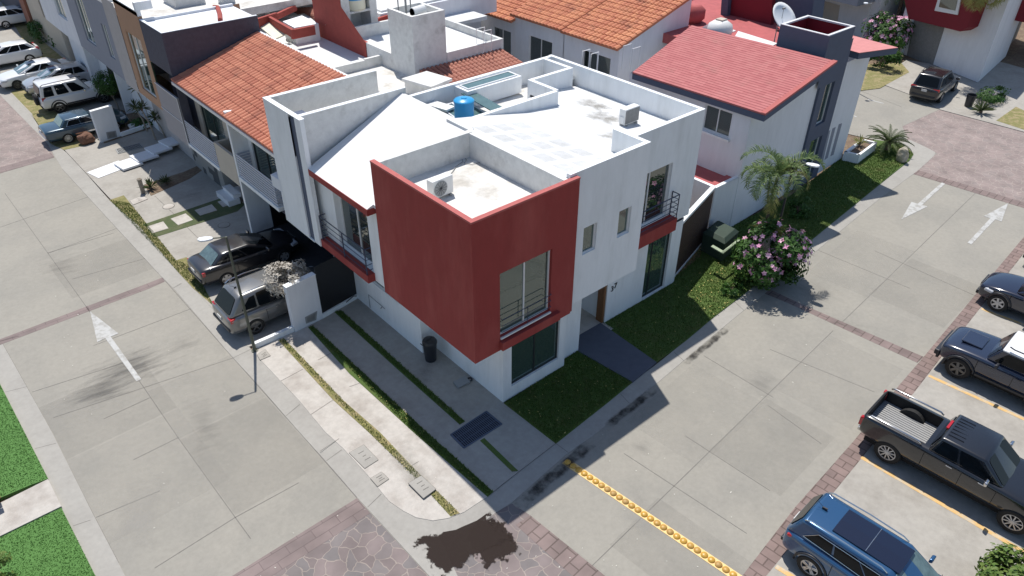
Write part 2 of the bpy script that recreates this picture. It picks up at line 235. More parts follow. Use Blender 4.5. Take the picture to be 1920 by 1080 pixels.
# ---------------------------------------------------------------- objects
def prop(o, label=None, cat=None, group=None, kind=None):
    if label: o['label'] = label
    if cat: o['category'] = cat
    if group: o['group'] = group
    if kind: o['kind'] = kind
    return o
def wloc(o):
    v = Vector((0, 0, 0))
    while o: v += o.location; o = o.parent
    return v
def thing(name, label, cat, loc=(0, 0, 0), rz=0., group=None):
    o = bpy.data.objects.new(name, None); COL.objects.link(o); o.location = loc; o.rotation_euler = (0, 0, rz); o.empty_display_size = .3
    return prop(o, label, cat, group)
class MB:
    def __init__(s): s.v = []; s.f = []; s.m = []; s.uv = None; s.cur = 0
    def add(s, vs, fs):
        b = len(s.v); s.v += [tuple(v) for v in vs]; s.f += [tuple(i+b for i in f) for f in fs]; s.m += [s.cur]*len(fs); return s
    def quad(s, *q): return s.add(q, [tuple(range(len(q)))])
    def hexa(s, a, b):      # a: bottom ring (ccw from above), b: top ring
        n = len(a); return s.add(list(a)+list(b), [tuple(reversed(range(n))), tuple(range(n, 2*n))]+[(i, (i+1) % n, n+(i+1) % n, n+i) for i in range(n)])
    def box(s, x0, x1, y0, y1, z0, z1):
        a = [(x0, y0, z0), (x1, y0, z0), (x1, y1, z0), (x0, y1, z0)]; return s.hexa(a, [(p[0], p[1], z1) for p in a])
    def prism(s, pts, z0, z1):
        pts = [(p[0], p[1]) for p in pts]
        if sum(pts[i][0]*pts[(i+1) % len(pts)][1]-pts[(i+1) % len(pts)][0]*pts[i][1] for i in range(len(pts))) < 0: pts = pts[::-1]
        return s.hexa([(x, y, z0) for x, y in pts], [(x, y, z1) for x, y in pts])
    def slabq(s, q, t):     # quad (3d, any tilt) given thickness t downwards
        q = [Vector(p) for p in q]; return s.hexa([p-Vector((0, 0, t)) for p in q], q)
    def obox(s, c, ax, ay, az):   # centre + half axes
        c, ax, ay, az = map(Vector, (c, ax, ay, az)); a = [c-az-ax-ay, c-az+ax-ay, c-az+ax+ay, c-az-ax+ay]
        return s.hexa(a, [p+2*az for p in a])
    def wallseg(s, A, B, z0, z1, t, zb=None):   # thick wall on the left of A->B
        A = Vector((A[0], A[1], 0)); B = Vector((B[0], B[1], 0)); d = (B-A).normalized(); n = Vector((-d.y, d.x, 0))*t; zb = z1 if zb is None else zb
        a = [A, B, B+n, A+n]; return s.hexa([(p.x, p.y, z0) for p in a], [(p.x, p.y, z) for p, z in zip(a, (z1, zb, zb, z1))])
    def tube(s, pts, r, n=8, r2=None, caps=True):
        pts = [Vector(p) for p in pts]; rings = []; N = len(pts); up = Vector((0, 0, 1))
        for i, p in enumerate(pts):
            d = (pts[min(i+1, N-1)]-pts[max(i-1, 0)]).normalized(); a = d.cross(up)
            if a.length < .05: a = d.cross(Vector((1, 0, 0)))
            a.normalize(); b = d.cross(a); rr = r if r2 is None else r+(r2-r)*i/max(1, N-1)
            rings += [p+a*math.cos(2*math.pi*k/n)*rr+b*math.sin(2*math.pi*k/n)*rr for k in range(n)]
        fs = [(i*n+k, i*n+(k+1) % n, (i+1)*n+(k+1) % n, (i+1)*n+k) for i in range(N-1) for k in range(n)]
        if caps: fs += [tuple(reversed(range(n))), tuple(range((N-1)*n, N*n))]
        return s.add(rings, fs)
    def lathe(s, prof, c, n=24, axis='z', caps=True):   # prof: (r, h)
        c = Vector(c); vs = []
        for r, h in prof:
            for k in range(n):
                a = 2*math.pi*k/n; x, y = r*math.cos(a), r*math.sin(a)
                vs.append(c+(Vector((x, y, h)) if axis == 'z' else Vector((x, h, y))))
        N = len(prof); fs = [(i*n+k, i*n+(k+1) % n, (i+1)*n+(k+1) % n, (i+1)*n+k) for i in range(N-1) for k in range(n)]
        if caps and prof[0][0] > 1e-4: fs.append(tuple(reversed(range(n))))
        if caps and prof[-1][0] > 1e-4: fs.append(tuple(range((N-1)*n, N*n)))
        return s.add(vs, fs)
    def wallh(s, A, B, z0, z1, holes=(), rev=.15, ztop=None):
        """wall face from A to B (outside on the right), holes (u0,u1,za,zb) with reveals of depth rev; ztop = (zA, zB) for a sloped top"""
        A = Vector((A[0], A[1], 0)); B = Vector((B[0], B[1], 0)); Lw = (B-A).length; d = (B-A)/Lw; n = Vector((-d.y, d.x, 0))
        us = sorted({0., Lw, *[h[0] for h in holes], *[h[1] for h in holes]}); zs = sorted({z0, z1, *[h[2] for h in holes], *[h[3] for h in holes]})
        def pt(u, z, o=0.):
            if ztop and z >= z1-1e-6: z = ztop[0]+(ztop[1]-ztop[0])*u/Lw
            p = A+d*u+n*o; return (p.x, p.y, z)
        for i in range(len(us)-1):
            for j in range(len(zs)-1):
                um, zm = (us[i]+us[i+1])/2, (zs[j]+zs[j+1])/2
                if any(h[0] < um < h[1] and h[2] < zm < h[3] for h in holes): continue
                s.quad(pt(us[i], zs[j]), pt(us[i+1], zs[j]), pt(us[i+1], zs[j+1]), pt(us[i], zs[j+1]))
        for h in holes:
            a, b, c, e = h[0], h[1], h[2], h[3]
            s.quad(pt(a, c), pt(a, c, rev), pt(b, c, rev), pt(b, c)); s.quad(pt(a, e), pt(b, e), pt(b, e, rev), pt(a, e, rev))
            s.quad(pt(a, c), pt(a, e), pt(a, e, rev), pt(a, c, rev)); s.quad(pt(b, c), pt(b, c, rev), pt(b, e, rev), pt(b, e))
        return s
    def build(s, name, m, parent=None, label=None, smooth=False, bevel=0., seg=2, kind=None, local=False, weld=True):
        me = bpy.data.meshes.new(name); off = Vector((0, 0, 0)) if (local or parent is None) else wloc(parent)
        me.from_pydata([tuple(Vector(v)-off) for v in s.v], [], s.f)
        ms = m if isinstance(m, (list, tuple)) else [m]
        for x in ms: me.materials.append(M[x] if isinstance(x, str) else x)
        if len(ms) > 1: me.polygons.foreach_set('material_index', s.m)
        if s.uv:
            ul = me.uv_layers.new(name='UVMap')
            for i, l in enumerate(me.loops): ul.data[i].uv = s.uv[l.vertex_index]
        elif weld:
            bm = bmesh.new(); bm.from_mesh(me); bmesh.ops.remove_doubles(bm, verts=bm.verts, dist=1e-4); bmesh.ops.recalc_face_normals(bm, faces=bm.faces) if weld == 2 else None; bm.to_mesh(me); bm.free()
        if smooth:
            me.polygons.foreach_set('use_smooth', [True]*len(me.polygons))
        me.update(); o = bpy.data.objects.new(name, me); COL.objects.link(o); o.parent = parent
        if bevel:
            b = o.modifiers.new('b', 'BEVEL'); b.width = bevel; b.segments = seg; b.limit_method = 'ANGLE'; b.angle_limit = R_(35)
        if label: o['label'] = label
        if kind: o['kind'] = kind
        return o
def single(mb, name, m, label, cat, group=None, **k):
    """a thing that is one mesh; origin moved to its base centre"""
    xs = [v[0] for v in mb.v]; ys = [v[1] for v in mb.v]; zs = [v[2] for v in mb.v]; c = Vector(((min(xs)+max(xs))/2, (min(ys)+max(ys))/2, min(zs)))
    mb.v = [tuple(Vector(v)-c) for v in mb.v]; o = mb.build(name, m, **k); o.location = c; return prop(o, label, cat, group)
def copy_tree(o, parent=None):
    c = o.copy(); COL.objects.link(c); c.parent = parent
    for ch in list(o.children): copy_tree(ch, c)
    return c
def sheet(pts, z): return [(p[0], p[1], z) for p in pts]
def area(name, pxs, z, m, thick=None, kind='structure', zz=0.):
    """ground area whose outline was read off the photograph, laid on the plane z"""
    mb = MB(); pts = [P(x, y, z) if isinstance(x, (int, float)) else None for x, y in pxs]
    mb.prism(pts, z-(thick or .05), z); o = mb.build(name, m, weld=False); o['kind'] = kind; return o
def strips(name, lines, z, wd, m, kind='structure'):
    mb = MB()
    for ln in lines:
        w_ = ln[2] if len(ln) > 2 and not isinstance(ln[2], tuple) else wd
        a, b = P(*ln[0], z), P(*ln[1], z); d = (b-a).normalized(); n = Vector((-d.y, d.x, 0))*w_/2
        mb.prism([a-n, b-n, b+n, a+n], z-.004, z)
    o = mb.build(name, m, weld=False); o['kind'] = kind; return o
def mat_stain(name, col, rough=.9, amt=.8, edge=3., rag=1.6, nscale=2.5, stretch=(1, 1, 1)):
    """a stain: ragged soft edged patch (generated coordinates of its own sheet), clear outside"""
    m, t, b = _nodes(name); N = t.nodes; L = t.links; out = N['Material Output']; b.inputs['Base Color'].default_value = (*col, 1); b.inputs['Roughness'].default_value = rough; b.inputs['Specular IOR Level'].default_value = .25
    tc = N.new('ShaderNodeTexCoord'); sp = N.new('ShaderNodeSeparateXYZ'); L.new(tc.outputs['Generated'], sp.inputs[0]); es = []
    def mth(op, a, b_=None, c_=None):
        n = N.new('ShaderNodeMath'); n.operation = op
        for i, v in enumerate((a, b_, c_)):
            if v is None: continue
            if isinstance(v, (int, float)): n.inputs[i].default_value = v
            else: L.new(v, n.inputs[i])
        return n.outputs[0]
    for k in (0, 1): es.append(mth('SUBTRACT', 1., mth('ABSOLUTE', mth('MULTIPLY_ADD', sp.outputs[k], 2., -1.))))
    e = mth('MULTIPLY', mth('MINIMUM', es[0], es[1]), edge); e = mth('MINIMUM', e, 1.)
    mp = N.new('ShaderNodeMapping'); mp.inputs['Scale'].default_value = stretch; L.new(tc.outputs['Object'], mp.inputs[0])
    nz = N.new('ShaderNodeTexNoise'); nz.inputs['Scale'].default_value = nscale; nz.inputs['Detail'].default_value = 10; nz.inputs['Roughness'].default_value = .65; L.new(mp.outputs[0], nz.inputs[0])
    f = mth('ADD', mth('MULTIPLY', e, 1.), mth('MULTIPLY_ADD', nz.outputs[0], rag, -rag*.5-.45)); r = N.new('ShaderNodeMapRange'); r.interpolation_type = 'SMOOTHSTEP'; r.inputs[1].default_value = .0; r.inputs[2].default_value = 1.0 if amt < .9 else .22; r.inputs[4].default_value = amt; L.new(f, r.inputs[0])
    tr = N.new('ShaderNodeBsdfTransparent'); mx = N.new('ShaderNodeMixShader'); L.new(r.outputs[0], mx.inputs[0]); L.new(tr.outputs[0], mx.inputs[1]); L.new(b.outputs[0], mx.inputs[2]); L.new(mx.outputs[0], out.inputs[0]); MATS[name] = m; return m
NST = [0]
def stain(pxs, z, m, name='stain', pts=None):
    """quad (4 px corners) laid a few mm over a surface"""
    q = pts or [P(*p, z) for p in pxs]; c = sum(q, Vector())/4; u = ((q[1]-q[0])+(q[2]-q[3]))/2; v = ((q[3]-q[0])+(q[2]-q[1]))/2; NST[0] += 1; dz = .0004*(NST[0] % 9)
    me = bpy.data.meshes.new(name); n = 1; lu, lv = u.length, v.length; me.from_pydata([(-lu/2, -lv/2, 0), (lu/2, -lv/2, 0), (lu/2, lv/2, 0), (-lu/2, lv/2, 0)], [], [(0, 1, 2, 3)]); me.materials.append(M[m])
    o = bpy.data.objects.new(name, me); COL.objects.link(o); x = u.normalized(); w_ = u.cross(v).normalized()
    if w_.z < 0: w_ = -w_
    y = w_.cross(x); o.matrix_world = Matrix(((x.x, y.x, w_.x, c.x), (x.y, y.y, w_.y, c.y), (x.z, y.z, w_.z, c.z+.003+dz), (0, 0, 0, 1))); o['kind'] = 'structure'; return o
def window(parent, A, B, h, rev, fm='frame', n=1, gm='glass', fw=.05, curtain=None, split=None, cm='curtain'):
    """frame + mullions set in the reveal of a hole h of wall A->B; pane is a sub-part"""
    A = Vector((A[0], A[1], 0)); B = Vector((B[0], B[1], 0)); d = (B-A).normalized(); nn = Vector((-d.y, d.x, 0)); u0, u1, z0, z1 = h; mb = MB()
    def bx(a, b, c, e, o0, o1):
        q = [A+d*a+nn*o0, A+d*b+nn*o0, A+d*b+nn*o1, A+d*a+nn*o1]; return ([(p.x, p.y, c) for p in q], [(p.x, p.y, e) for p in q])
    o0 = rev-.06; g = .002
    for a, b, c, e in ((u0+g, u1-g, z0+g, z0+fw), (u0+g, u1-g, z1-fw, z1-g), (u0+g, u0+fw, z0+fw, z1-fw), (u1-fw, u1-g, z0+fw, z1-fw)): mb.hexa(*bx(a, b, c, e, o0, rev+.02))
    cuts = split or [(k+1)/(n+1) for k in range(n)]
    for c_ in cuts: u = u0+(u1-u0)*c_; mb.hexa(*bx(u-fw/2, u+fw/2, z0+fw, z1-fw, o0+.004, rev+.016))
    f = mb.build('window', fm, parent); pb = MB(); pb.hexa(*bx(u0+fw*.5, u1-fw*.5, z0+fw*.5, z1-fw*.5, rev-.022, rev-.012)); pb.build('pane', gm, f)
    if curtain:
        a, b = curtain; q = MB(); K = 16; ua, ub = u0+(u1-u0)*a, u0+(u1-u0)*b; vs = []
        for k in range(K+1):
            u = ua+(ub-ua)*k/K; p = A+d*u+nn*(rev+.12+.03*(k % 2)); vs += [(p.x, p.y, z0+.03), (p.x, p.y, z1-.03)]
        q.add(vs, [(2*k, 2*k+2, 2*k+3, 2*k+1) for k in range(K)]); q.build('curtain', cm, f)
    return f
def hole(A, B, px, off=0.):
    """hole rectangle from pixel corners (list), averaged"""
    uz = [UZ(x, y, A, B, off) for x, y in px]; us = sorted(u for u, _ in uz); zs = sorted(z for _, z in uz); k = len(uz)//2
    return (sum(us[:k])/k, sum(us[k:])/(len(us)-k), sum(zs[:k])/k, sum(zs[k:])/(len(zs)-k))
def pan(name, pxs, A, B, m, parent, off=0., t=.05, label=None):
    """flat panel on the vertical plane through A->B (outline read off the photograph), given real thickness"""
    A_ = Vector((A[0], A[1], 0)); B_ = Vector((B[0], B[1], 0)); d = (B_-A_).normalized(); n = Vector((d.y, -d.x, 0)); mb = MB(); q = []
    for x, y in pxs: u, z = UZ(x, y, A, B, off); q.append(A_+d*u+n*off+Vector((0, 0, z)))
    k = len(q); mb.add(q+[p-n*t for p in q], [tuple(range(k)), tuple(reversed(range(k, 2*k)))]+[(i, i+k, (i+1) % k+k, (i+1) % k) for i in range(k)])
    return mb.build(name, m, parent, label, weld=2)
def tileroof(name, q, m, parent, du=.27, dv=.4, amp=.062, step=.022, res=8, thick=.08):
    """q: eave A, eave B, ridge B, ridge A (3d). barrel tiles with stepped courses"""
    A, B, C_, D = [Vector(p) for p in q]; lu = (B-A).length; lv = ((D-A).length+(C_-B).length)/2; n = (B-A).cross(D-A).normalized()
    if n.z < 0: n = -n
    nu = max(2, int(lu/du))*res; nv = max(1, round(lv/dv)); vs = []; uv = []; fs = []; rows = []
    for j in range(nv):
        for e in (0, 1): rows.append(((j+e)/nv, step*(1-e)))
    for v, lift in rows:
        for i in range(nu+1):
            u = i/nu; p = (A+(B-A)*u)*(1-v)+(D+(C_-D)*u)*v; ph = u*lu/du*2*math.pi
            h = amp*(abs(math.sin(ph/2))**.7*2-1) if amp > .012 else amp*math.sin(ph)
            vs.append(p+n*(h+lift+.02)); uv.append((u*lu, v*lv*.9999+(1e-3 if lift else -1e-3)))
    W = nu+1
    for r in range(len(rows)-1):
        fs += [(r*W+i, r*W+i+1, (r+1)*W+i+1, (r+1)*W+i) for i in range(nu)]
    # sides + underside
    b = len(vs); bot = [A-n*thick, B-n*thick, C_-n*thick, D-n*thick]; vs += bot; uv += [(0, 0)]*4
    T = (len(rows)-1)*W; fs.append(tuple([b+1, b]+list(range(0, W)))); fs.append(tuple([b+3, b+2]+list(range(T+W-1, T-1, -1))))
    fs.append(tuple([b, b+3]+[r*W for r in range(len(rows)-1, -1, -1)])); fs.append(tuple([b+2, b+1]+[r*W+nu for r in range(len(rows))])); fs.append((b, b+1, b+2, b+3))
    mb = MB(); mb.add(vs, fs); mb.uv = uv; return mb.build(name, m, parent)
# ================================================================ ground
mb = MB(); mb.box(-90, 160, -90, 190, -.6, -.10); mb.build('ground', 'soil', kind='structure')
ZR = -.06
# road concrete: left street, right street, far junction (world metres, streets run a little off the house axes)
mb = MB()
mb.prism([(-12.9, -1.2), (-5.6, -1.2), (-5.7, 9), (-5.85, 15.5), (-6.1, 29.5), (-6.1, 31.2), (-9.1, 31.0), (-12.9, 31), ], -.1, ZR)
mb.prism([(-9, -9), (1.5, -9), (1.5, -2.2), (-4.5, .8), (-9, .8)], -.1, ZR-.003); mb.prism([(-9.1, 30.9), (-6.1, 31.2), (-6.2, 46), (-6.3, 120), (-12.9, 120), (-12.9, 30.9)], -.1, ZR-.001)
gl = [P(945, 915), P(1042, 835), P(1230, 688), P(1395, 556), P(1500, 474), P(1672, 334), P(1706, 306), P(1735, 300)]
mb.prism([P(994, 966)]+gl+[P(1920, 380), (45, -2.6), (45, -7), P(1830, 551), P(1732, 669), P(1440, 1017), P(1300, 1200)], -.1, ZR)
mb.prism([(27, -14), (34, -14), (41.2, 1.5), (38.7, 5.6), (37.5, 20), (36, 40), (28, 40), (30.5, 6), (31.5, 2), (31.8, -.5)], -.1, ZR-.002)
mb.build('road', 'concrete', kind='structure', weld=False)
area('paved_road', [(480, 1052), (669, 934), (805, 1082), (900, 1180), (600, 1300), (300, 1170)], ZR+.002, 'flag')
area('paved_road', [(762, 1003), (802, 1011), (847, 1006), (890, 990), (930, 960), (960, 944), (994, 966), (1135, 1080), (1250, 1175), (900, 1250), (850, 1090)], ZR+.002, 'flag')
area('paved_road', [(0, 325), (102, 295), (90, 270), (0, 178), (-60, 118), (-500, 260), (-420, 430)], ZR+.002, 'flagfar')
area('paved_road', [(1692, 237), (1762, 205), (1920, 247), (2100, 300), (2160, 440), (1920, 380), (1722, 319), (1757, 287), (1706, 272)], ZR+.002, 'flagfar')
area('brick_band', [(480, 1052), (669, 934), (694, 962), (500, 1086), (420, 1140), (400, 1102)], ZR+.006, 'brickL')
area('brick_band', [(994, 966), (1135, 1080), (1240, 1165), (1200, 1190), (1090, 1095), (967, 984)], ZR+.006, 'brickY')
area('brick_band', [(0, 636), (277, 531), (305, 520), (309, 528), (277, 542), (4, 645), (-40, 664), (-45, 652)], ZR+.004, 'brickL')
area('brick_band', [(0, 325), (102, 295), (96, 286), (0, 314), (-200, 372), (-200, 385)], ZR+.006, 'brickL')
area('brick_band', [(1440, 541), (1507, 572), (1732, 669), (1720, 680), (1475, 567), (1428, 548)], ZR+.004, 'brickY')
area('brick_band', [(1920, 444), (1830, 551), (1732, 669), (1687, 721), (1612, 814), (1490, 952), (1440, 1017), (1330, 1160), (1370, 1160), (1472, 1037), (1560, 927), (1622, 851), (1717, 732), (1767, 667), (1840, 575), (1980, 400)], ZR+.005, 'brickX')
area('brick_band', [(1722, 319), (1920, 380), (2000, 403), (1990, 412), (1920, 390), (1712, 326)], ZR+.006, 'brickY')
area('parking_stalls', [(1472, 1037), (1560, 927), (1622, 851), (1717, 732), (1767, 667), (1840, 575), (1980, 400), (2500, 560), (2700, 1300), (1800, 1500), (1370, 1160)], ZR+.003, 'drive2')
# kerbs and sidewalks
kin = [(914, 931), (870, 960), (842, 971), (812, 976), (780, 970), (755, 957), (730, 940), (715, 922), (695, 897), (645, 842), (610, 810), (560, 750), (487, 673), (473, 657), (402, 575), (362, 540), (334, 510), (262, 425), (205, 375), (162, 326), (120, 281), (95, 270), (62, 220), (20, 172), (-60, 100)]
kout = [(-85, 110), (0, 178), (90, 270), (104, 295), (117, 317), (304, 520), (325, 540), (437, 671), (480, 717), (562, 811), (612, 866), (669, 932), (700, 966), (740, 995), (770, 1006), (802, 1011), (847, 1006), (890, 991), (930, 961)]
mb = MB(); ka = [P(*q, -.012) for q in kin]; kb = [P(*q, -.05) for q in kout]
def strip_between(mb, A, B, n=70):
    def res(pl):
        d = [0]
        for i in range(len(pl)-1): d.append(d[-1]+(pl[i+1]-pl[i]).length)
        out = []
        for k in range(n+1):
            t = d[-1]*k/n; i = max(j for j in range(len(d)) if d[j] <= t+1e-9); i = min(i, len(pl)-2); f = (t-d[i])/max(1e-9, d[i+1]-d[i]); out.append(pl[i].lerp(pl[i+1], f))
        return out
    a, b = res(A), res(B); vs = a+b+[Vector((p.x, p.y, -.12)) for p in b]+[Vector((p.x, p.y, -.12)) for p in a]; m_ = n+1
    fs = [(i, i+1, m_+i+1, m_+i) for i in range(n)]+[(m_+i, m_+i+1, 2*m_+i+1, 2*m_+i) for i in range(n)]
    mb.add(vs, fs)
strip_between(mb, [Vector(p) for p in ka], [Vector(p) for p in kb][::-1], 90)
kr_in = [(914, 931), (960, 894), (1042, 831), (1085, 797), (1142, 752), (1185, 716), (1230, 684), (1285, 639), (1337, 595), (1395, 551), (1500, 467), (1672, 327), (1706, 300), (1713, 289), (1704, 279), (1690, 268)]
kr_out = [(930, 961), (960, 942), (1065, 849), (1122, 811), (1167, 768), (1230, 720), (1282, 676), (1370, 602), (1500, 496), (1652, 370), (1680, 350), (1722, 319), (1757, 287), (1735, 275), (1706, 262)]
strip_between(mb, [P(*q, -.012) for q in kr_in], [P(*q, -.05) for q in kr_out], 60)
mb.build('kerb', 'kerb', kind='structure', weld=False)
area('kerb', [(669, 932), (708, 952), (750, 978), (800, 990), (820, 1000), (870, 1105), (930, 1160), (900, 1180), (805, 1080)], ZR+.012, 'kerb')
area('kerb', [(1692, 237), (1762, 205), (1735, 188), (1630, 150), (1600, 165), (1690, 200)], ZR+.008, 'concrete')
area('kerb', [(-40, 664), (5, 645), (50, 725), (100, 815), (175, 965), (222, 1055), (270, 1150), (180, 1190), (150, 1080), (90, 960), (60, 897), (-30, 720), (-90, 610)], ZR+.012, 'kerb')
# lots west of the left street
area('lawn', [(-60, 610), (0, 720), (90, 897), (60, 908), (-20, 942), (-200, 1010), (-300, 700)], .02, 'turf', .12)
area('path', [(-200, 1015), (0, 943), (90, 898), (115, 949), (0, 1005), (-200, 1110)], .04, 'drive', .14)
area('lawn', [(-200, 1115), (0, 1008), (115, 952), (179, 1080), (225, 1170), (-200, 1300)], .02, 'turf', .12)
# driveways of the left row, base level then areas on top
mb = MB(); xk = lambda y: -5.36-.013*(y-8)
mb.prism([(xk(8.6), 8.6), (1.6, 8.6), (1.6, 100), (xk(100)-.4, 100), (xk(32), 32), (xk(15), 15)], -.1, -.004)
mb.build('driveway', 'drive2', kind='structure', weld=False)
mb = MB(); mb.prism([P(*q) for q in kin[:13]]+[(-5.35, 8.35), (-.5, 8.6), (.2, 3.9), (.3, .2), (0, 0), P(1042, 831), P(960, 894)], -.1, 0); mb.build('driveway', 'drive', kind='structure', weld=False)
area('driveway', [(580, 610), (606, 598), (673, 558), (840, 668), (945, 756), (1040, 831), (960, 892), (925, 922), (790, 800), (660, 690)], .004, 'drive2')
# planted strips in the front lot
for i, (pl, m) in enumerate([([(522, 638), (532, 634), (643, 750), (712, 810), (790, 892), (862, 962), (845, 968), (780, 896), (691, 810), (625, 750)], 'drygrass'),
    ([(578, 614), (587, 611), (671, 690), (800, 810), (925, 922), (914, 931), (775, 810), (655, 700)], 'lawn'),
    ([(627, 585), (640, 582), (760, 691), (872, 790), (862, 796), (745, 692)], 'lawn'), ([(900, 826), (908, 821), (972, 883), (960, 884)], 'lawn')]):
    area('planted_strip', pl, .012, m)
area('lawn', [(945, 756), (1056, 686), (1057, 674), (1084, 658), (1186, 716), (1142, 752), (1085, 797), (1042, 831)], .02, 'lawn')
area('lawn', [(1127, 605), (1134, 604), (1245, 538), (1258, 525), (1312, 482), (1322, 450), (1412, 404), (1482, 367), (1577, 297), (1640, 262), (1690, 268), (1704, 279), (1713, 289), (1706, 300), (1672, 327), (1500, 467), (1395, 551), (1337, 595), (1285, 639), (1231, 679)], .02, 'lawn')
area('path', [(1086, 628), (1126, 605), (1231, 679), (1186, 716), (1084, 658)], .045, 'darkslab', .08)
# left-row gardens
area('planted_strip', [(205, 375), (232, 366), (245, 382), (330, 488), (350, 482), (362, 500), (402, 575), (362, 540), (334, 510), (262, 425)], .006, 'drygrass')
area('planted_strip', [(268, 421), (430, 366), (436, 372), (276, 427)], .008, 'dullturf')
area('planted_strip', [(284, 440), (290, 445), (445, 396), (460, 382), (436, 372), (276, 427)], .007, 'dullturf')
for q in ([(275, 425), (306, 415), (316, 428), (286, 437)], [(320, 410), (348, 400), (362, 412), (334, 422)], [(365, 394), (397, 383), (407, 394), (375, 404)], [(408, 378), (438, 369), (447, 378), (418, 388)]):
    area('stepping_slab', q, .02, 'drive', .03)
for q in ([(60, 215), (95, 268), (120, 281), (162, 272), (140, 240), (110, 200)], [(20, 172), (62, 215), (110, 200), (60, 160)]): area('planted_strip', q, .004, 'drygrass')
area('planted_strip', [(195, 268), (228, 257), (283, 240), (270, 215), (200, 200), (175, 215)], .03, 'soil', .05)
area('planted_strip', [(270, 346), (345, 322), (372, 310), (380, 318), (355, 335), (283, 367)], .008, 'soil')
area('planted_strip', [(0, 0), (75, 130), (100, 140), (120, 110), (60, 60), (40, 0)], .004, 'drygrass')
mb = MB()
for a, b, z in (((163, 323), (222, 301), .02), ((213, 306), (250, 294), .15), ((242, 292), (280, 280), .22), ((270, 277), (305, 266), .3), ((296, 264), (332, 252), .38)):
    A = P(*a, z); B = P(*b, z); d = (B-A).normalized(); n = Vector((d.y, -d.x, 0)); mb.prism([A, B, B+n*1.15, A+n*1.15], z-.1, z)
mb.build('entrance_steps', 'slab', kind='structure', weld=False)
# joints
J = ZR+.004
jl = [((9, 362), (136, 539)), ((136, 539), (270, 727)), ((270, 727), (335, 822)), ((335, 822), (441, 970)), ((441, 970), (470, 1010)),
 ((117, 317), (304, 520)), ((304, 520), (437, 671)), ((437, 671), (562, 811)), ((562, 811), (669, 933)),
 ((5, 645), (50, 725)), ((50, 725), (100, 817)), ((100, 817), (175, 965)), ((175, 965), (222, 1055)),
 ((90, 475), (260, 413)), ((0, 426), (215, 352)), ((89, 474), (213, 437)), ((136, 523), (330, 468)), ((175, 648), (360, 578)), ((60, 735), (270, 668)), ((100, 783), (437, 671)), ((195, 785), (282, 745)), ((250, 862), (335, 820)), ((441, 970), (560, 905)), ((180, 970), (300, 920)), ((290, 1065), (441, 970)), ((0, 640), (35, 630)),
 ((1111, 1060), (1330, 847)), ((1330, 847), (1444, 735)), ((1444, 735), (1562, 620)), ((1580, 603), (1636, 549)), ((1636, 549), (1705, 482)), ((1705, 482), (1832, 359)),
 ((1285, 817), (1444, 920)), ((1320, 667), (1450, 745)), ((1440, 760), (1540, 832)), ((1444, 655), (1640, 735)), ((1170, 850), (1400, 1000)), ((1500, 455), (1705, 540)), ((1640, 470), (1830, 555))]
strips('road_joint', jl, J, .022, 'joint')
def kjoint(lines, zo, zi):
    mb = MB()
    for o_, i_ in lines:
        a, b = P(*o_, zo), P(*i_, zi); d = (b-a).normalized(); n = Vector((-d.y, d.x, 0)).normalized()*.009; mb.quad(a-n, b-n, b+n, a+n)
    mb.build('kerb_joint', 'joint', kind='structure', weld=False)
kjoint([((612, 864), (641, 843)), ((689, 951), (715, 926)), ((362, 576), (403, 569)), ((325, 540), (340, 531)), ((270, 455), (290, 448)), ((220, 390), (236, 385)), ((180, 372), (195, 366)), ((1395, 582), (1378, 566)), ((1282, 676), (1264, 660)), ((1180, 756), (1163, 738)), ((1065, 848), (1043, 832)), ((437, 671), (470, 655)), ((536, 780), (562, 758))], -.047, -.009)
kjoint([((10, 735), (50, 725)), ((66, 841), (105, 831)), ((137, 986), (170, 975))], ZR+.014, ZR+.014)
strips('kerb_joint', [((960, 894), (1042, 831)), ((914, 931), (960, 894)), ((527, 714), (568, 692)), ((583, 777), (627, 748)), ((655, 725), (675, 718)), ((596, 675), (620, 662)), ((760, 880), (785, 865)), ((1395, 551), (1500, 467)), ((600, 846), (636, 822)), ((290, 367), (330, 405)), ((350, 425), (375, 450))], .006, .016, 'joint')
0 and area('road_patch', [(52, 710), (130, 680), (225, 655), (330, 622), (395, 640), (400, 655), (330, 690), (240, 730), (150, 765), (105, 806), (85, 770)], ZR+.0055, 'patch')
# painted markings
def arrow(pts):
    mb = MB(); mb.prism([P(*q, ZR+.012) for q in pts], ZR, ZR+.012); mb.build('road_arrow', 'paint', kind='structure', weld=False)
arrow([(169, 584), (222, 625), (207.5, 631), (265, 711), (256, 715), (197.5, 634), (182.5, 641)])
arrow([(1690, 411), (1709, 378.5), (1721, 382), (1766, 342), (1772, 344.5), (1729, 384), (1739, 387)])
arrow([(1890, 381), (1845, 405), (1857, 409), (1814, 455), (1821.5, 458), (1866, 411), (1878, 415)])
strips('bay_line', [((1615, 857), (1760, 941.5), .15), ((1760, 941.5), (1925, 1038), .15), ((1741, 704), (1925, 788), .15), ((1840, 579), (1930, 612), .15), ((1455, 1062), (1500, 1090), .15),], ZR+.009, .13, 'yellow')

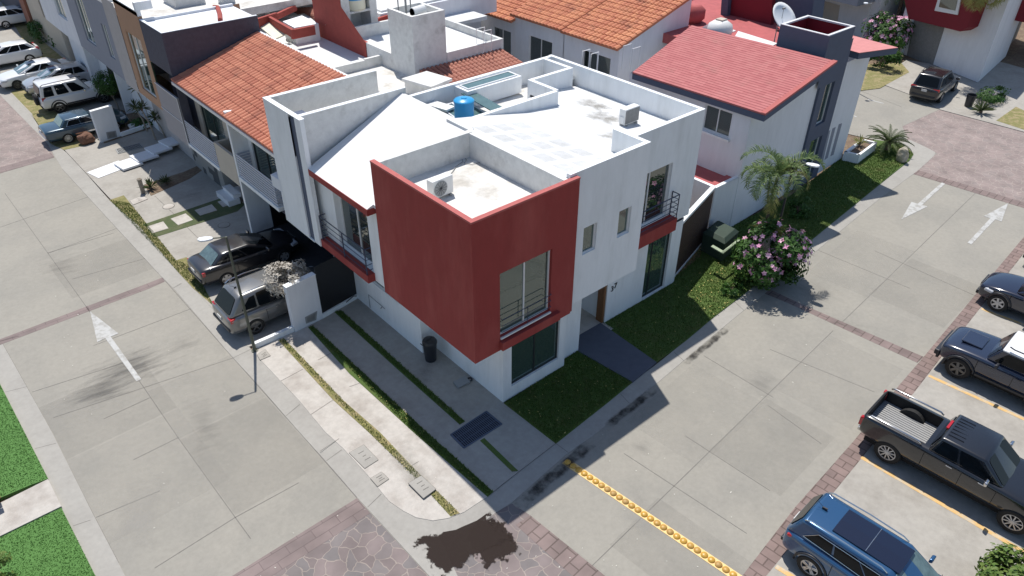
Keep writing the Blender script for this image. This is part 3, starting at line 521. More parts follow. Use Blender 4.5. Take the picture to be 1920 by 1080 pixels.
M['st_road'] = mat_stain('dark_road_smudge', (.13, .125, .118), .9, .62, 1.1, 1.8, 1.5, (.4, 2.6, 1)); M['st_tyre'] = mat_stain('tyre_smudge', (.15, .145, .135), .9, .26, 1.0, 1.6, 1.3, (.45, 2.4, 1))
M['st_wet'] = mat_stain('wet_brown_stain', (.022, .013, .010), .8, .92, 2.1, 2.8, 2.4); M['st_damp'] = mat_stain('damp_stain', (.035, .032, .03), .85, .78, 1.7, 2.6, 2.6, (1, 1, 1)); M['st_slab'] = mat_stain('darker_slab', (.20, .19, .17), .9, .15, 40., 0., 1.); M['st_slabl'] = mat_stain('paler_slab', (.37, .355, .32), .9, .16, 40., 0., 1.); M['st_light'] = mat_stain('pale_dust', (.40, .385, .35), .95, .5, 1.2, 1.5, 1.)
M['st_roof'] = mat_stain('grey_roof_square', (.40, .41, .42), .9, .30, 4., .9, 3.); M['st_mould'] = mat_stain('roof_dirt', (.22, .20, .165), .95, .6, 1.3, 2., 2.)
stain([(60, 700), (330, 600), (420, 670), (130, 810)], ZR+.004, 'st_road'); stain([(50, 745), (260, 660), (320, 740), (90, 810)], ZR+.004, 'st_road'); stain([(230, 655), (400, 590), (440, 640), (290, 710)], ZR+.004, 'st_tyre')
stain([(0, 480), (170, 440), (230, 520), (30, 580)], ZR+.003, 'st_tyre'); stain([(300, 700), (420, 680), (460, 900), (350, 960)], ZR+.003, 'st_tyre'); stain([(150, 870), (300, 840), (400, 1080), (220, 1100)], ZR+.003, 'st_light'); stain([(1480, 470), (1640, 540), (1560, 640), (1430, 560)], ZR+.003, 'st_tyre')
stain([(1500, 560), (1700, 620), (1690, 660), (1480, 600)], ZR+.003, 'st_tyre'); stain([(1380, 640), (1520, 700), (1480, 800), (1330, 740)], ZR+.003, 'st_tyre'); stain([(1180, 880), (1300, 960), (1240, 1060), (1120, 980)], ZR+.003, 'st_light'); stain([(1180, 800), (1250, 820), (1230, 880), (1150, 850)], ZR+.003, 'st_tyre')
stain([(750, 1006), (935, 938), (965, 1000), (820, 1120)], ZR+.016, 'st_wet', 'wet_stain'); stain([(880, 980), (955, 945), (965, 1050), (880, 1090)], ZR+.014, 'st_wet', 'wet_stain'); stain([(925, 965), (1120, 800), (1150, 812), (960, 985)], ZR+.022, 'st_damp', 'wet_stain'); stain([(1110, 805), (1235, 712), (1245, 725), (1125, 828)], ZR+.022, 'st_damp', 'wet_stain'); stain([(1260, 690), (1375, 597), (1384, 606), (1270, 706)], ZR+.022, 'st_damp', 'wet_stain')
stain([(640, 830), (740, 800), (900, 930), (820, 985)], .006, 'st_light'); stain([(560, 640), (640, 615), (760, 740), (690, 790)], .006, 'st_tyre'); stain([(700, 600), (770, 640), (900, 760), (850, 790)], .006, 'st_tyre')
area('driveway', [(1640, 152), (1700, 112), (1760, 122), (1835, 150), (1862, 112), (2000, 150), (2150, 260), (2120, 300), (1920, 247), (1762, 205), (1735, 188)], -.02, 'drive2'); area('planted_strip', [(1590, 150), (1625, 120), (1690, 118), (1705, 135), (1650, 165), (1610, 170)], -.012, 'drygrass'); area('planted_strip', [(1868, 226), (1905, 200), (1990, 240), (1960, 256)], -.012, 'drygrass')
strips('lane_line', [((1627, 186), (1657, 194), .12), ((1601, 217), (1606, 219), .12)], ZR+.004, .12, 'paint')

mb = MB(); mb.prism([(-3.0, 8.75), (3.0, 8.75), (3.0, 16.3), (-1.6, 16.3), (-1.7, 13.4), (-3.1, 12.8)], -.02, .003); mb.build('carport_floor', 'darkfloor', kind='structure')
stain([(330, 500), (402, 490), (420, 560), (380, 590)], .004, 'st_tyre'); stain([(260, 370), (420, 330), (440, 360), (300, 400)], .008, 'st_tyre')

for q, m_ in (([(89, 474), (136, 539), (304, 520), (253, 465)], 'st_slab'), ([(270, 727), (335, 822), (500, 745), (437, 671)], 'st_slabl'), ([(335, 822), (441, 970), (612, 866), (500, 745)], 'st_slab'), ([(50, 725), (100, 817), (335, 822), (270, 727)], 'st_slab'), ([(100, 817), (175, 965), (441, 970), (335, 822)], 'st_slabl'),
  ([(1330, 847), (1444, 735), (1560, 832), (1460, 930)], 'st_slab'), ([(1444, 735), (1562, 620), (1690, 700), (1600, 800)], 'st_slabl'), ([(1150, 820), (1290, 700), (1444, 735), (1330, 847)], 'st_slabl'), ([(1636, 549), (1705, 482), (1850, 540), (1760, 620)], 'st_slab'), ([(1111, 1060), (1225, 950), (1420, 1035), (1350, 1120)], 'st_slab'), ([(1500, 520), (1620, 420), (1705, 482), (1636, 549)], 'st_slabl')):
    stain(q, ZR+.001, m_, 'road_slab')
# ================================================================ main corner house
H = thing('corner_house', 'white corner house with dark red corner cube and white flat roof', 'house', (3, 4, 0))
b = MB()
Yw = -.42
# ground floor walls
bay_h = hole((0, 0), (2.94, 0), [(959, 722), (1046.7, 672.5)]); bay_h = (bay_h[0], bay_h[1], bay_h[2], 2.95)
b.wallh((0, 0), (2.94, 0), 0, 3.12, [bay_h], .14)
b.wallh((2.94, 0), (2.94, .28), 0, 3.12); b.wallh((2.94, .28), (3.97, .28), 0, 3.12); b.wallh((3.97, .28), (3.97, 2.3), 0, 3.12)
g0 = hole((5.96, .8), (10.3, .8), [(1216, 455), (1260, 433), (1247.5, 526), (1206, 540)]); g0 = (g0[0], g0[1], .08, 3.08)
b.wallh((5.96, .8), (10.3, .8), 0, 3.14, [g0], .16)
b.wallh((5.96, 2.3), (5.96, .8), 0, 3.14); b.wallh((3.97, 2.3), (5.96, 2.3), 0, 3.12)
b.wallh((10.3, .8), (10.3, 9.0), 0, 3.2)
lw = hole((-.57, 8.6), (-.57, 3.98), [(690, 531), (751, 583)]); lw = (lw[0], lw[1], 1.55, 2.35)
b.wallh((-.57, 8.75), (-.57, 3.98), 0, 3.1, [(lw[0]+.15, lw[1]+.15, lw[2], lw[3])], .12); b.wallh((-.57, 3.98), (0, 3.98), 0, 3.1); b.wallh((0, 3.98), (0, 0), 0, 3.1)
b.wallh((-1.3, 8.75), (-.57, 8.75), 0, 3.1)
# soffits
b.box(2.56, 5.97, Yw+.01, 3.0, 3.17, 3.2); b.box(-1.49, 1.0, 4.3, 11.2, 3.09, 3.12); b.box(5.98, 10.55, .97, 2, 3.235, 3.26)
# upper front
w1 = hole((2.55, Yw), (5.97, Yw), [(1095, 429), (1120.8, 417.5), (1115, 466.7), (1091, 480)]); w2 = hole((2.55, Yw), (5.97, Yw), [(1161, 396), (1185, 385), (1179, 435), (1157, 447)])
zz = (w1[2]+w2[2])/2, (w1[3]+w2[3])/2; w1 = (w1[0], w1[1], *zz); w2 = (w2[0], w2[1], *zz)
b.wallh((2.55, Yw), (5.97, Yw), 3.17, 8.14, [w1, w2], .13); b.wallh((5.97, Yw), (5.97, 1.1), 3.17, 8.14)
w3 = hole((5.97, .8), (10.57, .8), [(1262.5, 304), (1248, 404)]); wl = UZ(1201.7, 426.7, (5.97, .8), (10.57, .8))
w3 = (.35, w3[1], 3.62, 6.15)
w3 = (max(.3, UZ(1213, 326, (5.97, .8), (10.57, .8))[0]), UZ(1262.5, 304, (5.97, .8), (10.57, .8))[0], 3.75, UZ(1262.5, 304, (5.97, .8), (10.57, .8))[1])
b.wallh((5.97, .8), (10.57, .8), 3.25, 7.72, [w3], .17)
b.wallh((10.57, .8), (10.57, 9.1), 3.25, 7.72); b.wallh((10.57, 9.1), (2.5, 9.1), 0, 7.7)
b.wallh((10.3, 9.0), (3, 9.0), 0, 3.2)
# parapet bands (tops and inner faces)
T = .17
b.box(2.3, 5.97-T, Yw+.003, Yw+T, 7.0, 8.14); b.box(5.97-T, 5.967, Yw+.003, 1.1, 6.6, 8.139)
b.box(5.97, 10.57-T, .803, .8+T, 6.2, 7.72); b.box(10.57-T, 10.567, .803, 9.1, 6.0, 7.719)
b.box(2.6, 10.57-T, 8.92, 9.097, 6.3, 7.70)
b.box(7.66, 7.66+T, 5.8, 7.43, 6.4, 7.70); b.box(3.4, 7.66, 5.68, 5.85, 6.8, 7.70); b.box(7.66+T, 10.1, 7.26, 7.43, 6.3, 7.70); b.box(9.93, 10.1, 7.43, 8.92, 6.3, 7.701)
# upper left facade
bal = ((-1.5, 8.55), (-1.5, 4.45)); Yb0, Yb1 = 7.75, 5.27
b.wallh((-1.5, 9.0), (-1.5, 4.42), 3.1, 6.2, [(9.0-7.55, 9.0-5.27, 3.42, 5.75)], .30)
b.build('wall', 'plaster', H, weld=False)
# front left column with the dark slot, and the roof box of this house's party block
k = MB(); k.box(-1.85, -1.69, 8.5, 8.93, 3.1, 8.139); k.build('corner_pier', 'plaster', H)
# red cube
r = MB(); xr, yr, xe, ye = -1.6, -.58, 2.55, 4.45; zb, zt = 3.06, 8.05
rw = hole((xr, yr), (xe, yr), [(937.5, 515), (1035, 465.8), (937.5, 631.7), (1031.7, 583)]); rw = (rw[0], rw[1], rw[2], rw[3])
r.wallh((xr, yr), (xe, yr), zb, zt-.06, [rw], .16); r.wallh((xr, ye), (xr, yr), zb, zt-.06); r.wallh((xe, yr), (xe, yr+.35), zb, zt-.06); r.wallh((-1.0, ye), (xr, ye), zb, zt-.06)
r.build('red_wall', 'red', H, weld=False)
r = MB(); t2 = .16
r.box(xr-.01, xr+t2, yr-.01, ye+.01, zt-.06, zt); r.box(xr+t2, xe+.01, yr-.01, yr+t2, zt-.06, zt-.001); r.build('coping', 'redtop', H, weld=False)
r = MB(); r.box(xr+.17, xr+.19, yr+.17, ye-.1, 6.9, zt-.06); r.box(xr+.19, xe-.1, yr+.17, yr+.19, 6.9, zt-.062)
r.box(xr+.19, 2.25, 4.2, 4.4, 6.9, 8.02); r.box(2.1, 2.27, yr+.2, 4.2, 6.9, 8.0); r.build('parapet_inner_wall', 'plaster_old', H, weld=False)
r = MB(); r.box(xr+.02, xe-.02, yr+.02, ye-.02, zb+.01, zb+.04); r.build('soffit', 'plaster_lt', H)
r = MB(); r.box(xr+.18, 2.12, yr+.18, 4.22, 6.95, 7.12); r.build('terrace_roof', 'roofdirty', H)
# slab under the corner window
r = MB(); sl_ = PY(943, 659, -.74); sr_ = PY(1051, 592, -.74); r.box(sl_.x, sr_.x, -.74, yr-.003, sl_.z, rw[2]-.14); r.box(.03, 2.5, yr+.02, -.003, 2.98, 3.04); r.build('window_slab', 'red', H, weld=False)
A_, B_ = (xr, yr), (xe, yr)
f = window(H, A_, B_, rw, .16, n=1, curtain=(.02, .98), cm='curtaind')
mb = MB(); mb.box(xr+rw[0], xr+rw[1], yr-.06, yr-.003, rw[2]-.07, rw[2]-.015); mb.build('window_sill', 'frame', f)
def railing(name, pts, z0, z1, n, m, parent, post=.022, bar=.014, posts=None):
    q = MB(); pts = [Vector((p[0], p[1], 0)) for p in pts]
    for i in range(n+1):
        z = z0+(z1-z0)*(i+.5)/(n+.5) if i < n else z1
        q.tube([p+Vector((0, 0, z)) for p in pts], bar if i < n else post, 6)
    for p in (posts or pts): q.tube([(p[0], p[1], z0-.05), (p[0], p[1], z1)], post, 6)
    return q.build(name, m, parent)
railing('railing', [(xr+rw[0]+.02, yr-.0), (xr+rw[0]+.02, yr-.09), (xr+rw[1]-.05, yr-.09), (xr+rw[1]-.05, yr-.0)], rw[2]+.12, rw[2]+.72, 2, 'rail', H, post=.013, bar=.011, posts=[(xr+(rw[0]+rw[1])/2, yr-.09)])
window(H, (0, 0), (2.94, 0), bay_h, .14, n=1, fw=.035, fm='fdark')
window(H, (2.55, Yw), (5.97, Yw), w1, .13, n=0, curtain=(0.02, .98), cm='curtaind'); window(H, (2.55, Yw), (5.97, Yw), w2, .13, n=0, curtain=(0.02, .98), cm='curtaind')
window(H, (5.97, .8), (10.57, .8), w3, .17, n=1, split=[.22], gm='glassd'); window(H, (5.96, .8), (10.3, .8), g0, .16, n=1, split=[.3], fw=.03, fm='fdark')
window(H, (-.57, 8.75), (-.57, 3.98), (lw[0]+.15, lw[1]+.15, lw[2], lw[3]), .12, n=1)
window(H, (-1.5, 9.0), (-1.5, 4.42), (9.0-7.55, 9.0-5.27, 3.42, 5.75), .30, n=1, gm='glassd')
# right balcony
s0 = 5.99; s1 = 5.97+w3[1]+.25
r = MB(); r.box(s0, s1, .42, .797, 3.17, 3.72); r.build('balcony_slab', 'red', H)
railing('railing', [(s0+.05, .45), (s1-.04, .45), (s1-.04, .78)], 3.78, 4.75, 4, 'rail', H)
# left balcony
r = MB(); r.box(-1.8, -1.503, 5.2, 8.5, 3.1, 3.42); r.build('balcony_slab', 'red', H)
railing('railing', [(-1.52, 8.4), (-1.76, 8.4), (-1.76, 5.28), (-1.52, 5.28)], 3.46, 4.45, 4, 'rail', H, posts=[(-1.76, 8.4), (-1.76, 6.8), (-1.76, 5.28)])
# door recess
r = MB(); r.box(5.84, 5.95, .84, 1.16, 0.04, 2.6); r.build('door', 'door', H)
r = MB(); r.box(3.98, 5.95, .3, 2.29, 0, .035); r.build('threshold', 'drive', H)
# sloped white sheet roof with red fascia
xa, za, xb, zb2 = -1.82, 6.33, 2.5, 8.0
r = MB(); r.slabq([(xa, 4.62, za), (xb, 4.62, zb2), (xb, 8.85, zb2), (xa, 8.55, za)], .12)
r.slabq([(xa+.25, 4.42, za+.097), (xb, 4.42, zb2), (xb, 4.62, zb2), (xa+.25, 4.62, za+.097)], .12); r.build('roof', 'sheetroof', H, weld=False)
r = MB(); r.box(xa-.02, xa-.001, 4.6, 8.5, za-.24, za-.004); r.box(xa, -1.51, 4.6, 4.618, za-.24, za-.02); r.build('fascia', 'red', H, weld=False)
# flat roof, sloping away from the ridge
def zf(x): return 8.0-.19*(x-2.27) if x < 6 else 8.0-.19*3.73-.10*(x-6)
r = MB()
for x0, x1, y0, y1 in ((2.27, 5.8, -.25, 5.7), (5.8, 7.7, -.25, 5.7), (5.8, 10.4, .97, 7.3), (7.8, 10.4, 5, 7.3)):
    xs = [x0, min(6, x1), x1] if x0 < 6 < x1 else [x0, x1]
    for a, c in zip(xs, xs[1:]): r.slabq([(a, y0, zf(a)), (c, y0, zf(c)), (c, y1, zf(c)), (a, y1, zf(a))], .1)
r = MB()
for x0, x1, y0, y1 in ((2.27, 5.8, -.25, 5.68), (5.8, 7.66, .97, 5.68), (7.66, 10.4, .97, 7.26)):
    xs = [x0]+([6] if x0 < 6 < x1 else [])+[x1]
    for a, c in zip(xs, xs[1:]): r.slabq([(a, y0, zf(a)), (c, y0, zf(c)), (c, y1, zf(c)), (a, y1, zf(a))], .1)
r.build('flat_roof', 'roofwhite', H, weld=False)
r = MB(); r.slabq([(4.9, 5.85, 6.95), (7.66, 5.85, 6.85), (7.66, 8.92, 6.85), (4.9, 8.92, 6.95)], .1); r.slabq([(7.66, 7.43, 6.849), (9.93, 7.43, 6.8), (9.93, 8.92, 6.8), (7.66, 8.92, 6.849)], .1)
r.slabq([(10.1, 7.43, 7.2), (10.4, 7.43, 7.2), (10.4, 8.92, 7.2), (10.1, 8.92, 7.2)], .1)
r.build('rear_roof', 'roofdirty', H, weld=False)
r = MB(); r.box(2.5, 2.6, 4.6, 8.95, 5.6, 7.97); r.box(2.6, 4.9, 5.85, 8.92, 6.2, 6.3); r.box(4.8, 4.95, 5.85, 8.92, 6.3, 6.97); r.build('patio_wall', 'plaster_old', H, weld=False)
# skylights
def skyl(c, hx, hy, z, tilt=0):
    q = MB(); q.box(c[0]-hx, c[0]+hx, c[1]-hy, c[1]+hy, z-.7, z); o = q.build('skylight', 'plaster', H)
    q = MB(); a, e = hx-.12, hy-.12; w_ = .06
    for x0, x1, y0, y1 in ((-a, a, -e, -e+w_), (-a, a, e-w_, e), (-a, -a+w_, -e+w_, e-w_), (a-w_, a, -e+w_, e-w_)): q.box(c[0]+x0, c[0]+x1, c[1]+y0, c[1]+y1, z, z+.05)
    q.build('skylight_frame', 'frame', o); q = MB(); q.box(c[0]-a+w_, c[0]+a-w_, c[1]-e+w_, c[1]+e-w_, z+.01, z+.03); q.build('pane', 'skyglass', o)
M['skyglass'] = mat('skylight_glass', (.10, .17, .17), .08, .15, 3, spec=.6)
skyl((6.5, 8.5), 1.42, .42, 7.62)
q = MB()
for i in range(3):
    x0 = 3.3+i*.62; q.slabq([(x0, 6.3, 6.95), (x0+.56, 6.3, 6.95), (x0+.56, 8.3, 7.2), (x0, 8.3, 7.2)], .03)
gr = q.build('glass_canopy', 'skyglass', H); q = MB()
for i in range(4): x0 = 3.24+i*.62; q.slabq([(x0, 6.25, 6.97), (x0+.06, 6.25, 6.97), (x0+.06, 8.35, 7.235), (x0, 8.35, 7.235)], .06)
q.slabq([(3.24, 6.2, 6.965), (5.16, 6.2, 6.965), (5.16, 6.26, 6.975), (3.24, 6.26, 6.975)], .07); q.slabq([(3.24, 8.34, 7.235), (5.16, 8.34, 7.235), (5.16, 8.4, 7.24), (3.24, 8.4, 7.24)], .07); q.build('canopy_frame', 'frame', gr)
q = MB(); q.slabq([(5.0, 5.9, 7.3), (5.55, 5.9, 7.3), (5.55, 8.4, 7.5), (5.0, 8.4, 7.5)], .04); q.build('glass_canopy', 'skyglass', H)
# interior floors/walls seen through the glass
q = MB(); q.box(-1.3, 10.3, 1.1, 8.8, 3.3, 3.4); q.box(.2, 10.2, .95, 8.7, .01, .03); q.box(-1.2, 10.2, 4.0, 4.1, 3.4, 6.1); q.box(6.2, 10.2, 4.2, 4.3, 0.03, 3.3); q.box(.15, 2.9, 3, 3.1, .03, 3.3); q.build('interior_wall', 'interior', H, weld=False)
q = MB(); q.box(-1.3, 2.2, -.3, 8.8, 6.0, 6.1); q.box(2.3, 10.3, 1.2, 8.8, 6.4, 6.5); q.build('ceiling', 'interior', H, weld=False)
# house number 3 7 as raised figures
for t_, px in (('3', (1147.5, 541)), ('7', (1153.5, 535))):
    c_ = bpy.data.curves.new('n', 'FONT'); c_.body = t_; c_.size = .34; c_.extrude = .012; tmp = bpy.data.objects.new('n', c_); COL.objects.link(tmp)
    dg = bpy.context.evaluated_depsgraph_get(); me = bpy.data.meshes.new_from_object(tmp.evaluated_get(dg)); bpy.data.objects.remove(tmp)
    o = bpy.data.objects.new('house_number', me); COL.objects.link(o); p = PY(*px, .8); o.parent = H; o.location = Vector((p.x-.08, .785, p.z-.12))-H.location; o.rotation_euler = (R_(90), 0, 0); me.materials.clear(); me.materials.append(M['black'])
# tap pipe on the left wall
q = MB(); q.tube([(-.6, 7.6, .1), (-.6, 7.6, .75), (-.6, 6.4, .72)], .012, 6); q.tube([(-.6, 6.6, .72), (-.68, 6.6, .66)], .02, 6); q.build('water_pipe', 'grey', H)
q = MB(); q.box(-.573, -1.0+.43-.01, 3.98, 3.99, 0, .01)

for i in range(5):
    for j in range(5):
        x0, y0 = 2.55+i*.84, -.05+j*.98; x1, y1 = x0+.72, y0+.86
        if x1 > 5.7: continue
        stain(None, 0, 'st_roof', 'roof_square', [Vector((x0, y0, zf(x0)+.004)), Vector((x1, y0, zf(x1)+.004)), Vector((x1, y1, zf(x1)+.004)), Vector((x0, y1, zf(x0)+.004))])
for a, c, e, g in ((6.2, 7.9, 1.2, 3.0), (7.2, 9.4, 2.2, 5.2), (8.2, 10, 3.5, 6.5)): stain(None, 0, 'st_mould', 'roof_dirt', [Vector((a, e, zf(a)+.004)), Vector((c, e, zf(c)+.004)), Vector((c, g, zf(c)+.004)), Vector((a, g, zf(a)+.004))])
# ================================================================ left row
XF, XG = -1.6, -.6
def rowwall(b, y0, y1, z0, z1, holes=(), rev=.15, X=XF): b.wallh((X, y1), (X, y0), z0, z1, holes, rev)
def hx(pxs, y1, X=XF): return hole((X, y1), (X, y1-20), pxs)
# ---- house 1 of the row: white block with roof box, slatted balcony
L1 = thing('row_house', 'white row house with hollow roof box and dark slot, next to the corner house', 'house', (2, 13, 0))
b = MB(); t = .17
b.wallh((-1.85, 11.3), (-1.85, 9.38), 3.1, 8.14); b.wallh((-1.6, 11.3), (-1.85, 11.3), 3.1, 8.14)
k = MB(); k.box(-1.85+.002, -1.85+t, 9.38, 11.3, 6.5, 8.139); k.box(-1.85+t, 2.7, 8.8, 8.97, 6.3, 8.14); k.box(-1.85+t, 2.9, 11.13, 11.3, 6.3, 8.14); k.build('roof_box_wall', 'plaster_old', L1, weld=False); k = MB(); k.box(-1.86, -1.66, 8.5, 11.31, 8.14, 8.165); k.box(-1.66, 2.7, 8.79, 8.98, 8.141, 8.164); k.box(-1.66, 2.9, 11.12, 11.31, 8.141, 8.163); k.build('box_coping', 'plaster', L1, weld=False)
hw = hx([(466, 249), (508, 277), (508, 337)], 16.5, -.9); 
b.wallh((-.9, 16.5), (-.9, 11.3), 3.0, 6.1, [(16.5-15.95, 16.5-13.3, 3.1, 5.1)], .12)
b.wallh((-1.85, 9.38), (-1.55, 9.38), 3.1, 8.0); b.wallh((-1.6, 8.95), (-1.6, 8.94), 3, 3.1)
b.box(-1.6, 6.3, 16.3, 16.5, 0, 6.0); b.wallh((3.0, 16.5), (3.0, 8.9), 0, 3.0); b.wallh((3, 8.9), (XG, 8.9), 0, 3.1)
b.box(-1.85, -.6, 9.0, 11.3, 3.05, 3.1); b.build('wall', 'plaster', L1, weld=False)
q = MB(); q.box(-1.79, -1.3, 8.935, 9.378, 3.1, 8.13); q.build('dark_slot', 'navy', L1)
q = MB(); q.box(-1.68, 2.9, 8.97, 11.13, 6.3, 6.45); q.box(2.9, 6.3, 9.1, 16.3, 6.2, 6.35); q.build('terrace_roof', 'roofdirty', L1)
def slat_rail(parent, x, y0, y1, z0, z1, n, ret=.6, sides=(1, 1)):
    q = MB()
    for i in range(n):
        z = z0+(z1-z0)*(i+.5)/n; hh = (z1-z0)/n*.28
        q.box(x-.015, x+.015, y0, y1, z-hh, z+hh)
        if sides[0]: q.box(x+.015, x+ret, y0, y0+.03, z-hh, z+hh)
        if sides[1]: q.box(x+.015, x+ret, y1-.03, y1, z-hh, z+hh)
    return q.build('slatted_railing', 'raillt', parent, weld=False)
slat_rail(L1, -1.6, 12.5, 16.1, 3.06, 4.2, 9)
q = MB(); q.box(-1.66, -.62, 12.4, 16.3, 2.86, 3.04); q.build('balcony_slab', 'plaster', L1)
window(L1, (-.9, 16.5), (-.9, 11.3), (.55, 3.2, 3.1, 5.1), .12, n=1, gm='glass', fm='fdark', curtain=(.0, .5))
q = MB(); q.slabq([(-1.75, 9.6, 4.85), (-1.35, 9.6, 4.95), (-1.3, 11.9, 4.95), (-1.9, 11.9, 4.85)], .5); q.build('window_hood', 'plaster_lt', L1)
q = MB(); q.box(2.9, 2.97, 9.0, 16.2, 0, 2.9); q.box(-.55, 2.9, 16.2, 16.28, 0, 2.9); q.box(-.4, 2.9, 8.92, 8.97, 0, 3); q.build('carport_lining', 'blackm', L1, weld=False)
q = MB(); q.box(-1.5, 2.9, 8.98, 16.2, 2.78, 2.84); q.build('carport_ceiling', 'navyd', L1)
q = MB(); ci = P(753, 147, 7.2)
q.slabq([P(753, 147, 7.1), P(808, 163, 7.1), P(848, 147, 7.1), P(800, 133, 7.1)], .12); q.build('hatch_slab', 'plaster_old', L1)
q = MB(); a_ = [P(758, 148, 7.0), P(808, 161, 7.0), P(842, 147, 7.0), P(800, 136, 7.0)]; q.prism(a_, 6.3, 7.0); q.build('hatch_box', 'plaster_old', L1)
tileroof('tiled_roof', [(-1.7, 22.3, 5.83), (-1.7, 11.31, 5.83), (2.95, 11.31, 7.2), (2.95, 22.3, 7.2)], 'tile', L1)
q = MB(); q.box(-1.72, -1.58, 11.31, 22.3, 5.6, 5.74); q.box(2.95, 3.1, 11.4, 22.3, 5.2, 7.22); q.build('gutter', 'frame', L1)
# ---- house 2: beige bay, slatted balcony, mauve panel, dark stair block
L2 = thing('row_house', 'beige house with mauve panel, checkered stone plinth and dark block above', 'house', (2, 20, 0))
b = MB()
b.wallh((-.9, 22.3), (-.9, 16.5), 2.6, 5.7, [(22.3-21.7, 22.3-19.0, 2.75, 4.95)], .12)
b.box(-1.62, -1.5, 16.5, 18.64, 2.42, 3.88); b.box(-1.5, -.9, 18.5, 18.64, 2.6, 3.88); b.box(-1.55, -.95, 16.35, 16.5, 2.6, 5.7)
b.build('wall', 'beige', L2, weld=False)
window(L2, (-.9, 22.3), (-.9, 16.5), (.6, 3.3, 2.75, 4.95), .12, n=1, curtain=(.0, .6), fm='fdark')
slat_rail(L2, -1.62, 18.65, 22.2, 2.6, 3.85, 10, sides=(1, 0))
q = MB(); q.box(-1.68, -.62, 18.6, 22.28, 2.42, 2.58); q.build('balcony_slab', 'plaster', L2)
q = MB(); q.box(-1.66, -1.58, 22.32, 25.25, 2.35, 4.88); q.build('side_panel', 'panel', L2)
q = MB(); q.box(-1.69, -1.67, 22.3, 25.27, 3.6, 3.63); q.box(-1.69, -1.67, 22.3, 25.27, 4.86, 4.9); q.box(-1.69, -1.67, 22.28, 22.33, 2.33, 4.9); q.build('panel_trim', 'frame', L2)
q = MB(); q.box(-1.57, -1.2, 22.26, 22.32, 3.3, 5.7); q.build('dark_tiles', 'navyd', L2)
q = MB()
q.wallh((-1.6, 25.3), (-1.6, 22.3), 6.0, 7.96); q.wallh((-1.6, 22.3), (3.1, 22.3), 5.6, 7.96); q.wallh((-.9, 25.3), (-.9, 22.3), 3, 6.1); q.box(-1.6, -.9, 22.31, 25.3, 5.98, 6.0); q.build('stair_block', 'navyd', L2, weld=False)
q = MB(); q.box(-1.58, -1.44, 22.32, 25.3, 7.8, 7.98); q.box(-1.44, 3.1, 22.32, 22.46, 7.4, 7.979); q.box(-1.44, 3.1, 25.14, 25.3, 7.4, 7.978); q.box(-1.44, 3.1, 22.46, 25.14, 7.3, 7.86); q.build('block_roof', 'plaster_lt', L2, weld=False)
M['checker'] = mat_wallchecker('checkered_stone', (.075, .08, .085), (.27, .27, .26), .45, .35)
q = MB(); q.box(-.76, -.722, 21.22, 25.3, 0, 2.45); q.box(-.72, .7, 21.22, 21.258, 0, 2.45); q.build('stone_cladding', 'checker', L2, weld=False)
q = MB(); q.box(-.72, 1.3, 21.26, 25.3, 0, 2.42); q.box(XG+.1, 1.3, 16.5, 21.2, 0, .12); q.wallh((.9, 21.3), (.9, 16.5), 0, 3); q.build('plinth_wall', 'plaster_lt', L2, weld=False)
q = MB(); q.box(-1.35, -.75, 19.5, 21.0, 0, .3); q.box(-1.0, -.6, 19.6, 20.9, .3, .5); q.build('entrance_step', 'slab', L2)
# roofs behind
q = MB(); q.prism([(3.1, 16.4), (6.3, 16.4), (6.3, 22.3), (3.1, 22.3)], 6.0, 6.35); q.build('terrace_roof', 'roofwhite', L2)
q = MB(); q.box(3.1, 6.3, 16.3, 16.45, 6.2, 6.75); q.box(5.4, 6.3, 16.31, 16.46, 6.75, 6.8); q.build('parapet', 'plaster_old', L2)
# ---- house 3: tan
L3 = thing('row_house', 'tan house with tall green glazed window, between the dark block and the slate blue house', 'house', (2, 28, 0))
b = MB(); h3 = hx([(232, 55), (262, 85), (300, 210), (256, 145)], 29.0); h3 = (29.0-28.2, 29.0-26.0, 3.75, 6.9)
b.wallh((XF, 29.0), (XF, 25.3), 3.3, 8.3, [h3], .14); b.wallh((XF, 25.3), (3.5, 25.3), 5.9, 7.9); b.box(XF+.01, -1.4, 25.32, 29, 6.8, 8.09); b.build('wall', 'tan', L3, weld=False)
window(L3, (XF, 29.0), (XF, 25.3), h3, .14, n=1, curtain=(.0, 1))
q = MB(); q.box(XF, -1.4, 25.32, 29, 8.1, 8.35); q.box(XF, -.8, 25.32, 25.6, 8.36, 8.75); q.build('coping', 'plaster', L3)
q = MB(); q.wallh((XF-.02, 31.2), (XF-.02, 29.0), 3.2, 8.0); q.wallh((XG, 31.2), (XG, 25.3), 0, 3.4); q.build('plain_wall', 'greywall', L3, weld=False)
q = MB(); q.box(-1.4, 9, 25.32, 31.2, 7.2, 7.6); q.build('flat_roof', 'roofdirty', L3)
q = MB(); q.box(1.0, 2.6, 27.6, 29.4, 7.4, 8.3); q.box(3.2, 3.9, 26.8, 27.4, 7.4, 8.4); q.build('roof_box', 'plaster_old', L3)
